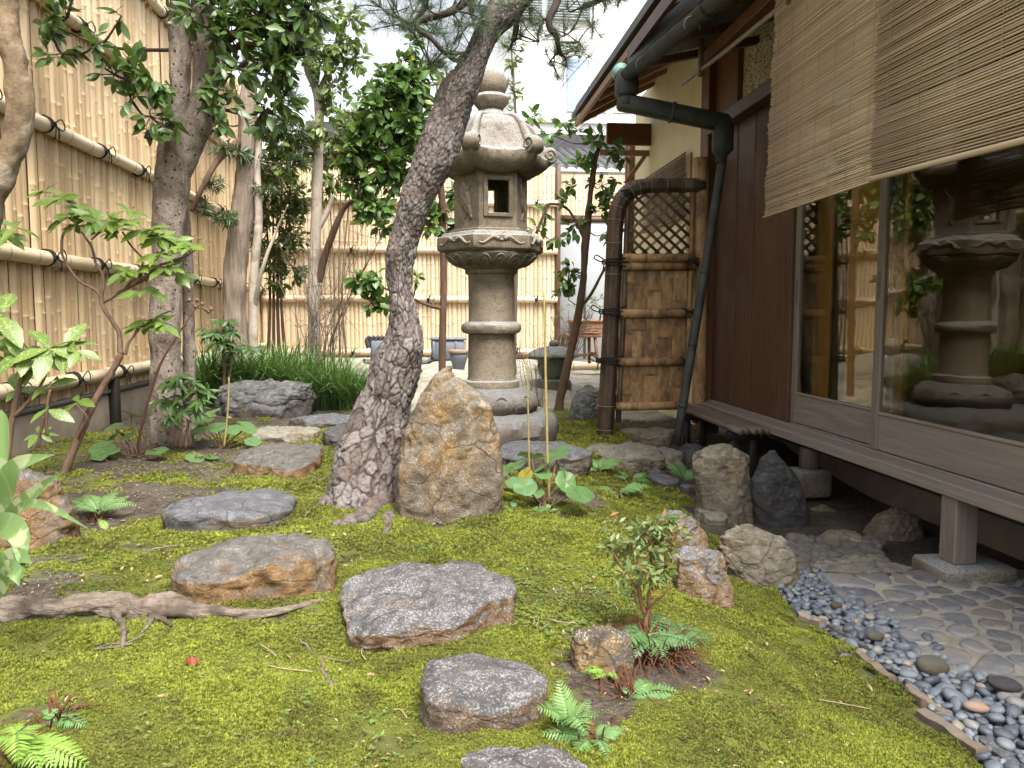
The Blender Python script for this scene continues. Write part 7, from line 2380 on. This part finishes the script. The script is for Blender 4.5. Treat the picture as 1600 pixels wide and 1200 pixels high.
p0, p1 = at(455, 205, 13.4), at(620, 205, 13.4)
tile_roof('dark tiled roof seen between the trees behind the far fence', p0[0], p1[0], 13.4, p0[2] - .1, 1.6, .35, 9)
# pale siding house on the left
sd2 = thing('siding_house', 'pale corrugated siding wall behind the long bamboo fence', 'building', (-5.6, 14.5, 0))
quadbox('wall', 'white_wall', sd2, -6.0, 2.7, .06, 5, 0, 5.05)
for k in range(44):
    quadbox('siding_rib', 'white_wall', sd2, -6.0 + k * .2, -6.0 + k * .2 + .09, 0, .058, 0, 5.04)
# objects at the end of the garden
def curved_tile(label, px, py, Y, w, h, rz, mat='tile_grey'):
    C = at(px, py, Y)
    z = float(zg(C[0], Y))
    t = thing('roof_tile', label, 'tile', (C[0], Y, z), rz)
    a = np.linspace(-2.2, .5, 18)
    V = []
    for rr in (w, w * .86):
        for yy in (-.12, .12):
            V += [(math.cos(x_) * rr, yy, math.sin(x_) * rr * h / w + h) for x_ in a]
    n = 18
    Q = []
    for i_ in range(n - 1):
        Q += [(i_, i_ + 1, n + i_ + 1, n + i_), (2 * n + i_ + 1, 2 * n + i_, 3 * n + i_, 3 * n + i_ + 1), (i_ + 1, i_, 2 * n + i_, 2 * n + i_ + 1), (n + i_, n + i_ + 1, 3 * n + i_ + 1, 3 * n + i_)]
    MB().add(V, Q).build('shell', M[mat], t, angle=40)
    MB().box(math.cos(.5) * w * .84, math.cos(.5) * w * 1.02, -.125, .125, math.sin(.5) * h + h - .03, math.sin(.5) * h + h + .05, bev=.01).build('end_rim', M[mat], t)
curved_tile('grey curved ridge tile lying left of the pine trunk at the garden end', 585, 560, 10.5, .25, .22, R(15))
curved_tile('grey curved ridge tile standing right of the pine trunk at the garden end', 664, 560, 10.4, .20, .24, R(165))
bl = at(612, 560, 10.8)
t = thing('stone_block', 'grey stone block behind the curved ridge tiles', 'block', (bl[0], 10.8, float(zg(bl[0], 10.8))))
MB().box(-.28, .12, -.15, .15, 0, .30, bev=.03).build('block', M['pot_grey'], t)
orn = MB()
for k in range(5):
    orn.tube(spline(np.array([(-.30 + .05 * k, -.1, .20), (-.33 + .06 * k, -.1, .30), (-.28 + .06 * k, -.1, .36)]), 8), np.linspace(.04, .02, 8), 8)
orn.build('carved_crest', M['roof_tile'], t)
bl = at(699, 560, 10.6)
t = thing('planter_box', 'low blue grey trough behind the thin camellia trunk', 'planter', (bl[0], 10.6, float(zg(bl[0], 10.6))))
MB().box(-.22, .24, -.14, .14, 0, .27, bev=.02).build('trough', M['pot_grey'], t)
MB().box(-.24, .26, -.16, .16, .272, .31, bev=.012).build('rim', M['tile_grey'], t)
for k in range(3):
    MB().box(-.20 + .15 * k, -.17 + .15 * k, -.155, -.141, .02, .26, bev=.004).build('rib', M['tile_grey'], t)
bl = at(717, 575, 9.9)
t = thing('flower_pot', 'terracotta flower pot beside the lantern shaft', 'pot', (bl[0], 9.9, float(zg(bl[0], 9.9))))
MB().lathe([(.07, 0), (.115, .16), (.118, .20), (.10, .20), (.09, .17), (0, .165)], 28).build('bowl', M['pot_grey'], t)
MB().lathe([(.112, .20), (.13, .205), (.132, .245), (.118, .25), (.108, .235), (0, .235)], 28).build('rim', M['terracotta'], t)
# wooden stool with baskets
bl = at(910, 560, 10.3)
t = thing('wooden_stool', 'small reddish wooden trestle stool near the far fence', 'stool', (bl[0], 10.3, float(zg(bl[0], 10.3))), R(12))
quad = [(-.30, .22, -.14, .14, .40, .45)]
MB().box(*quad[0], bev=.008).build('seat', M['wood_stool'], t)
for sx in (-.24, .14):
    for sy in (-1, 1):
        MB().tube(np.array([(sx, sy * .10, .40), (sx + .03 * (1 if sx > 0 else -1), sy * .15, .0)]), .026, 4).build('leg', M['wood_stool'], t)
    MB().box(sx - .015, sx + .015, -.11, .11, .16, .20, bev=.004).build('stretcher', M['wood_stool'], t)
MB().box(-.22, .13, -.012, .012, .14, .18, bev=.004).build('stretcher', M['wood_stool'], t)
bl2 = at(917, 520, 10.32)
t = thing('wicker_basket', 'woven oblong basket standing on the wooden stool', 'basket', (bl2[0], 10.30, float(zg(bl[0], 10.3)) + .452), R(12))
mb = MB()
for k in range(7):
    a = np.linspace(0, 6.283, 40)
    mb.tube(np.stack([np.sign(np.cos(a)) * np.abs(np.cos(a)) ** .6 * .24, np.sign(np.sin(a)) * np.abs(np.sin(a)) ** .6 * .13, .014 + .022 * k + .004 * np.sin(a * 14 + k * 3.1)], 1), .013, 6, False)
mb.build('weave', M['wicker'], t)
a = np.linspace(0, 6.283, 40)
MB().tube(np.stack([np.sign(np.cos(a)) * np.abs(np.cos(a)) ** .6 * .255, np.sign(np.sin(a)) * np.abs(np.sin(a)) ** .6 * .145, .172 + 0 * a], 1), .02, 8, False).build('rim', M['wicker'], t)
MB().box(-.20, .20, -.10, .10, .002, .12).build('liner', M['wicker'], t)
# potted dry plant beside the stool
C = onground(at(885, 560, 10.1)[0], 10.1)
t = thing('dry_plant', 'dry pinkish branching plant in front of the grey door', 'plant', C)
for k in range(26):
    top = C + np.array([rg.normal(0, .22), rg.normal(0, .12), rg.uniform(.35, .8)])
    mid_ = C + (top - C) * .5 + rg.normal(0, .05, 3)
    mb = MB().tube(spline(np.array([C, mid_, top]), 8), np.linspace(.008, .003, 8), 5, False)
    for _ in range(4):
        e = top + rg.normal(0, .07, 3)
        mb.tube(np.array([mid_ + (top - mid_) * rg.random(), e]), [.003, .002], 4, False)
    add_part(t, 'stem', np.vstack(mb.V), np.vstack(mb.Q), None, 'twig')
cl = [(930, 470, 10.1, 18, 26), (900, 480, 10.1, 16, 16), (870, 490, 10.1, 18, 20)]
L = crown(t, cl, np.array([C, C + (0, 0, .5)]), .05, rg, 'twig', per_twig=5, twig_r=.002)
place_leaves(t, leaf_tmpl(.45, 2), *L, 'leaf_light', 'leaf_light', 0, 'll')
# bamboo kerb pole lying along the far gravel
o = thing('bamboo_pole', 'pale bamboo pole lying on the ground before the grey door', 'pole', (1.5, 9.9, float(zg(1.5, 9.9)) + .05))
k_ = link('shaft', rail_mesh(1.6, .045, 400, 'x'), M['bamboo_rail_x'], o)
k_.location = (-.2, 0, 0)
# utility wires
for k, (a, b_, c_, w) in enumerate(((at(960, 45, 12), at(880, 130, 12), at(800, 240, 12), 'leftmost'), (at(960, 160, 12.4), at(930, 180, 12.4), at(860, 235, 12.4), 'lowest'))):
    t = thing('overhead_wire', '%s thin slack wire hanging in front of the white building' % w, 'wire', tuple(b_), group='wires above the far roof')
    MB().tube(spline(np.array([a, b_ + (0, 0, -.03), c_]), 24) - b_, .006, 5, False).build('strand', M['wire'], t)
# ------------------------------------------------------------------ paving, pebbles, board edging
rg = np.random.default_rng(55)
PAVE_PX = [(1285, 918), (1365, 955), (1440, 1008), (1475, 1050), (1530, 1062), (1605, 1105), (1700, 1160)]
PE = np.array([gnd(*p)[:2] for p in PAVE_PX])
po = np.argsort(PE[:, 1])
def x_pave(Y):
    return np.interp(Y, PE[po, 1], PE[po, 0], left=PE[po, 0][0], right=PE[po, 0][-1])
ZP = -.2
pts = []
yl = np.linspace(1.1, gnd(1285, 918)[1] + .02, 30)
V = [(x_pave(y_), y_, ZP + .012) for y_ in yl] + [(2.75, y_, ZP + .012) for y_ in yl] + [(x_pave(y_) + .004, y_, ZP - .08) for y_ in yl]
n = len(yl)
Q = [(i_, n + i_, n + i_ + 1, i_ + 1) for i_ in range(n - 1)] + [(2 * n + i_, i_, i_ + 1, 2 * n + i_ + 1) for i_ in range(n - 1)]
pave = link('pavement', fast_mesh('pavement', np.array(V), Q), M['mortar'])
tag(pave, 'flat blue grey stones bedded in mortar beside the house', kind='structure')
# stones: Voronoi cells of relaxed random points
YM = float(yl[-1])
seeds = []
for _ in range(6000):
    y_ = rg.uniform(1.3, YM - .03)
    x_ = rg.uniform(float(x_pave(y_)) + .045, 2.62)
    p = np.array([x_, y_])
    dmin = rg.uniform(.075, .13)
    if not seeds or (((np.array(seeds) - p) * (1, .9)) ** 2).sum(1).min() > dmin * dmin:
        seeds.append(p)
seeds = np.array(seeds)
def cell(k):
    c = seeds[k]
    poly = [c + np.array(v) for v in ((-.13, -.13), (.13, -.13), (.13, .13), (-.13, .13))]
    near = np.argsort(np.hypot(*(seeds - c).T))[1:14]
    for q in near:
        nrm2 = seeds[q] - c
        m2 = c + nrm2 * .5
        out = []
        for a, b_ in zip(poly, poly[1:] + poly[:1]):
            da, db = np.dot(a - m2, nrm2), np.dot(b_ - m2, nrm2)
            if da <= 0:
                out.append(a)
            if da * db < 0:
                out.append(a + (b_ - a) * da / (da - db))
        poly = out
        if len(poly) < 3:
            return None
    return np.array(poly)
kept = 0
dist_order = np.argsort(np.hypot(*seeds.T))
for k in dist_order:
    if kept >= 295:
        break
    poly = cell(k)
    if poly is None:
        continue
    c = poly.mean(0)
    ang = np.linspace(0, 2 * math.pi, 15, endpoint=False)
    rad = []
    for a in ang:
        d_ = np.array([math.cos(a), math.sin(a)])
        best = .2
        for p, q in zip(poly, np.roll(poly, -1, 0)):
            e = q - p
            den = d_[0] * e[1] - d_[1] * e[0]
            if abs(den) < 1e-9:
                continue
            t_ = ((p - c)[0] * e[1] - (p - c)[1] * e[0]) / den
            u_ = ((p - c)[0] * d_[1] - (p - c)[1] * d_[0]) / den
            if t_ > 0 and -1e-6 <= u_ <= 1 + 1e-6:
                best = min(best, t_)
        rad.append(best)
    rad = np.array(rad)
    rad = (np.roll(rad, 1) + 9 * rad + np.roll(rad, -1)) / 11 - rg.uniform(.006, .012)
    rad = np.maximum(rad * rg.uniform(.88, 1.0, 15), .012)
    if rad.mean() < .02:
        continue
    hz = rg.uniform(.002, .011)
    Vp = []
    tl = rg.normal(0, .04, 2)
    for s, z in ((1.0, -.02), (.99, hz * .55), (.90, hz * .95), (.55, hz * 1.08)):
        for a, r_ in zip(ang, rad):
            x_, y_ = math.cos(a) * r_ * s, math.sin(a) * r_ * s
            Vp.append((x_, y_, z + (tl[0] * x_ + tl[1] * y_) * (s < 1) + (.002 * rg.normal() if s < .95 else 0)))
    Vp.append((0, 0, hz * 1.1))
    Qp = [(L_ * 15 + i_, L_ * 15 + (i_ + 1) % 15, L_ * 15 + 15 + (i_ + 1) % 15, L_ * 15 + 15 + i_) for L_ in range(3) for i_ in range(15)]
    Tp = [(45 + i_, 45 + (i_ + 1) % 15, 60) for i_ in range(15)]
    o = link('paving_stone', fast_mesh('paving_stone', np.array(Vp), Qp, Tp), M['paver'], pave)
    o.location = (c[0], c[1], ZP + .012)
    kept += 1

# river pebbles in the drip strip
def pebble_mesh(seed):
    rg_ = np.random.default_rng(seed)
    m_, n_ = 9, 14
    th = np.linspace(0, math.pi, m_)
    a = np.linspace(0, 2 * math.pi, n_, endpoint=False)
    fx = rg_.uniform(.85, 1.25)
    fz = rg_.uniform(.42, .68)
    X = np.sin(th)[:, None] ** .9 * np.cos(a)[None] * fx
    Y_ = np.sin(th)[:, None] ** .9 * np.sin(a)[None] * rg_.uniform(.72, .95)
    Z = np.sign(np.cos(th)) * np.abs(np.cos(th)) ** .85
    V = np.stack([X, Y_, np.broadcast_to(Z[:, None] * fz, X.shape)], 2).reshape(-1, 3)
    V = V * (1 + .10 * vnoise(V * 1.1 + seed * 7, seed))[:, None]
    i_ = np.arange(m_ - 1)[:, None] * n_
    j_ = np.arange(n_)[None]
    k_ = (j_ + 1) % n_
    return V, np.stack([i_ + j_, i_ + n_ + j_, i_ + n_ + k_, i_ + k_], 2).reshape(-1, 4)
PB = [pebble_mesh(s) for s in range(8)]
PBM = [fast_mesh('pebble', v, q) for v, q in PB]
for me in PBM:
    me.materials.append(M['pebble'])
place_list = []
ymax = EDGE[:, 1].max() + .02
def try_layer(nmax, tries, rlo, rhi, zoff, overlap):
    acc = []
    A = np.zeros((nmax, 3))
    for _ in range(tries):
        if len(acc) >= nmax:
            break
        y_ = 1.25 + (ymax - 1.25) * rg.random()
        xa, xb = float(x_edge(y_)) + .006, float(x_pave(y_)) + .02
        if y_ > YM - .05:
            xb = max(xb, xa + .22)
        if xb - xa < .03:
            continue
        x_ = rg.uniform(xa, xb)
        r_ = rg.uniform(rlo, rhi) * (1 + .5 * (rg.random() < .06))
        B = A[:len(acc)]
        if len(acc) and ((x_ - B[:, 0]) ** 2 + (y_ - B[:, 1]) ** 2 < (overlap * (r_ + B[:, 2])) ** 2).any():
            continue
        A[len(acc)] = (x_, y_, r_)
        acc.append((x_, y_, zoff + rg.uniform(-.004, .006), r_))
    return acc
top = try_layer(760, 12000, .011, .026, ZP + .002, .72)
top.sort(key=lambda q: -q[3] / math.hypot(q[0], q[1]))
bed = try_layer(900, 6000, .012, .022, ZP - .018, .62)
for k, (x_, y_, z_, r_) in enumerate(top[:298]):
    o = link('pebble', PBM[k % 8], None)
    o.location = (x_, y_, z_ + r_ * .25)
    o.scale = (r_, r_, r_)
    o.rotation_euler = (rg.normal(0, .35), rg.normal(0, .35), rg.random() * 6.28)
    tag(o, 'smooth blue grey river pebble in the strip between moss and paving', 'pebble', 'pebbles in the drip strip')
mb = MB()
for k, (x_, y_, z_, r_) in enumerate(top[298:] + bed):
    v, q = PB[k % 8]
    Rm = np.array(Matrix.Rotation(rg.random() * 6.28, 3, 'Z') @ Matrix.Rotation(rg.normal(0, .35), 3, 'X'))
    mb.add(v @ Rm.T * r_ + (x_, y_, z_ + r_ * .25), q, None, rg.random())
pb = mb.build('pebbles', M['pebble_bed'])
tag(pb, 'bed of smaller blue grey pebbles filling the strip', 'pebbles', kind='stuff')
# a few that stand out
def odd(label, px, py, r_, mat, sc, rz):
    g = gnd(px, py)
    o = link('cobble', fast_mesh('cobble', *PB[3]), M[mat], loc=(g[0], g[1], ZP + .025))
    o.scale = (r_ * sc[0], r_ * sc[1], r_ * sc[2])
    o.rotation_euler = (0, .1, rz)
    tag(o, label, 'pebble')
odd('large pale cobble, biggest stone in the pebble strip', 1455, 1062, .062, 'rock_tan', (1.0, .8, .9), .3)
odd('pinkish tan oblong pebble in the strip', 1524, 1128, .036, 'terracotta', (1.15, .62, .75), -.2)
odd('brown speckled cobble lying among the blue pebbles', 1366, 1012, .036, 'rock_tan', (1.1, .8, .9), .4)
odd('rusty brown pebble near the head of the strip', 1306, 963, .028, 'rock_brown', (1.1, .8, .9), .6)
odd('wide slate grey cobble at the right edge of the strip', 1568, 1092, .052, 'rock_grey', (1.1, .9, .6), .1)
# shaded gravel under the house
mb = MB()
for k in range(260):
    g = gnd(rg.uniform(1225, 1372), rg.uniform(845, 892))
    v, q = PB[k % 8]
    r_ = rg.uniform(.018, .042)
    Rm = np.array(Matrix.Rotation(rg.random() * 6.28, 3, 'Z') @ Matrix.Rotation(rg.normal(0, .5), 3, 'X'))
    mb.add(v @ Rm.T * r_ + g + (0, 0, r_ * .3), q, None, rg.random())
gv = mb.build('gravel', M['gravel_dark'])
tag(gv, 'loose dark gravel heaped in the shade under the house', 'gravel', kind='stuff')
# boards and tiles edging the moss
EB = [((1252, 968), (1284, 984), 'pale stone edging piece at the head of the pebble strip', 'concrete', .03), ((1296, 986), (1354, 1024), 'grey tile edging piece in the moss border', 'rock_grey', .016), ((1342, 1030), (1394, 1074), 'short weathered board edging the moss', 'wood_edge', .022),
      ((1418, 1084), (1484, 1130), 'longest pale board edging the moss', 'wood_edge', .022), ((1440, 1120), (1534, 1186), 'wide grey brown edging board near the bottom corner', 'wood_edge', .03), ((1532, 1162), (1590, 1212), 'grey flat edging tile at the bottom corner', 'rock_grey', .026)]
for k, (p, q, lab, mt, th) in enumerate(EB):
    a, b_ = gnd(*p), gnd(*q)
    a[2] = b_[2] = max(a[2], b_[2])
    d_ = b_ - a
    L = np.linalg.norm(d_)
    n_ = 14
    t_ = np.linspace(0, 1, n_)
    e = MB()
    V = []
    ns = np.array([-d_[1], d_[0], 0]) / L
    for i_, s in enumerate(t_):
        wv_ = th * .6 * (1 + .25 * vnoise(np.array([[s * 5, k * 3.3, 0]]), 3)[0])
        c = (a + d_ * s) - (a + b_) / 2
        zt_ = .026 + .006 * vnoise(np.array([[s * 6, k * 5.1, 2]]), 4)[0]
        V += [c - ns * wv_ + (0, 0, -.07), c - ns * wv_ + (0, 0, zt_ - .004), c - ns * wv_ * .6 + (0, 0, zt_), c + ns * wv_ * .6 + (0, 0, zt_), c + ns * wv_ + (0, 0, zt_ - .004), c + ns * wv_ + (0, 0, -.07)]
    Q = [(i_ * 6 + j_, i_ * 6 + j_ + 1, i_ * 6 + 7 + j_, i_ * 6 + 6 + j_) for i_ in range(n_ - 1) for j_ in range(5)]
    Q += [(0, 5, 4, 1), (1, 4, 3, 2)]
    z = (n_ - 1) * 6
    Q += [(z, z + 1, z + 4, z + 5), (z + 1, z + 2, z + 3, z + 4)]
    o = e.add(V, Q).build('edging_board', M[mt], loc=(a + b_) / 2, angle=50)
    tag(o, lab, 'edging', 'edging pieces along the moss')
# ------------------------------------------------------------------ fallen leaves, twigs, weeds
rg = np.random.default_rng(808)
lt = leaf_tmpl(.5, 5, .25, -.12)
lm = fast_mesh('fallen_leaf', *lt)
lm.materials.append(M['dead_leaf'])
spots = [(200, 815), (232, 816), (215, 848), (100, 930), (90, 912), (110, 940), (130, 912), (70, 1000), (135, 1010), (210, 1048), (228, 1052), (478, 838), (530, 845), (542, 842), (566, 860), (515, 840), (440, 1030), (560, 1010), (592, 1065), (470, 770), (500, 760), (330, 795), (60, 900), (640, 1140), (850, 1122), (700, 1000), (1080, 1042), (830, 900), (910, 755), (280, 800), (150, 855), (410, 915), (925, 905), (1020, 800), (1120, 960), (1365, 1085), (1240, 1060), (1308, 1042), (360, 655), (440, 640), (180, 930), (255, 905), (120, 960), (545, 880), (760, 830), (385, 860)]
for k, (x, y) in enumerate(spots):
    g = gnd(x + rg.normal(0, 4), y + rg.normal(0, 3))
    o = link('fallen_leaf', lm, None)
    o.location = g + np.array([0, 0, .012])
    s = rg.uniform(.012, .030) * (.7 + .15 * g[1])
    o.scale = (s, s, s)
    o.rotation_euler = (rg.normal(0, .35), rg.normal(0, .35), rg.random() * 6.28)
    tag(o, 'small dry brown leaf lying on the moss and soil', 'leaf', 'fallen leaves on the ground')
# red maple leaf
mb = MB()
tm = leaf_tmpl(.34, 5, .25, -.35)
P = np.zeros((7, 3))
a = np.linspace(-2.2, 2.2, 7)
D = np.stack([np.sin(a), np.cos(a), .35 + 0 * a], 1)
scatter(tm, P, D, np.tile((0, 0, 1.0), (7, 1)), .026 * np.array([.6, .85, 1, 1.1, 1, .85, .6]), None, mb)
mb.tube(np.array([(0, 0, 0), (0, -.015, .004), (.004, -.03, .0)]), .0008, 5)
g = gnd(300, 1048)
o = mb.build('maple_leaf', M['maple_red'], loc=g + np.array([0, 0, .012]))
o.rotation_euler = (.25, .15, .5)
tag(o, 'curled dark red maple leaf on the moss below the long root', 'leaf')
# dry pine needles and straws
straw = [((310, 1100 - 35), (360, 1080 - 10)), ((405, 1013), (432, 1032)), ((416, 1047), (488, 1057)), ((478, 985), (512, 983)), ((566, 1018), (572, 1038)), ((615, 1117), (636, 1130)), ((1278, 1100), (1360, 1115)), ((1085, 1097), (1112, 1096)), ((560, 1000), (555, 985)), ((340, 850), (310, 868)), ((190, 835), (218, 815)), ((230, 865), (278, 857)), ((475, 812), (490, 790)), ((955, 940), (962, 975)), ((838, 985), (842, 970)), ((855, 973), (900, 980)), ((250, 1030), (262, 1024))]
for k, (p, q) in enumerate(straw):
    A, B = gnd(*p), gnd(*q)
    mid = (A + B) / 2 + (rg.normal(0, .006), rg.normal(0, .006), .012)
    o = MB().tube(spline(np.array([A + (0, 0, .013), mid, B + (0, 0, .013)]) - A, 8), .0014, 5).build('straw', M['cord'], loc=A)
    tag(o, 'thin straw coloured dry stem lying on the moss', 'straw', 'dry stems on the moss')
# tiny litter crumbs and weeds: one mass each
n = 14000
X = rg.uniform(-2.3, 1.2, n)
Y = rg.uniform(1.3, 6.8, n)
mk = mossf(X, Y)
keep = (rg.random(n) < np.where(mk < .55, .95, .22)) & (X < x_edge(Y) - .02)
X, Y = X[keep], Y[keep]
P = np.stack([X, Y, zg(X, Y) + .008], 1)
D = np.stack([rg.normal(size=len(X)), rg.normal(size=len(X)), rg.normal(0, .3, len(X))], 1)
f = scatter(leaf_tmpl(.5, 2, .2, -.1), P, D, np.tile((0, 0, 1.0), (len(X), 1)) + rg.normal(0, .3, (len(X), 3)), rg.uniform(.004, .014, len(X)) * np.where(rg.random(len(X)) < .1, 1.6, 1)).build('leaf_litter', M['dead_leaf'])
tag(f, 'crumbs of dry leaf scattered over the soil', 'litter', kind='stuff')
wc = [(gnd(880, 920), .22, 240), (gnd(950, 960), .18, 160), (gnd(860, 970), .14, 120), (gnd(330, 760), .25, 120), (gnd(90, 885), .18, 140), (gnd(800, 815), .12, 90), (gnd(940, 640), .4, 160), (gnd(1000, 650), .4, 200), (gnd(420, 1110), .3, 30), (gnd(250, 740), .3, 120), (gnd(540, 1170), .15, 40), (gnd(900, 860), .25, 120), (gnd(350, 725), .2, 120), (gnd(890, 615), .5, 150), (gnd(690, 1115), .1, 30), (gnd(1020, 900), .2, 140)]
P, D = [], []
for c, r_, k in wc:
    for _ in range(k):
        a, q = rg.random() * 6.28, r_ * math.sqrt(rg.random())
        x, y = c[0] + q * math.cos(a), c[1] + q * math.sin(a)
        b_ = np.array([x, y, float(zg(x, y, False)) + .0 + (c[2] - float(zg(c[0], c[1], False)))])
        for _ in range(5):
            P.append(b_ + (0, 0, .010))
            D.append((rg.normal(), rg.normal(), .35))
P, D = np.array(P), np.array(D)
f = scatter(leaf_tmpl(.6, 2, .1, .2), P, D, np.tile((0, -.2, 1.0), (len(P), 1)), rg.uniform(.005, .012, len(P))).build('weeds', M['leaf_weed'])
tag(f, 'tiny pale green weeds sprinkled over the ground', 'weeds', kind='stuff')
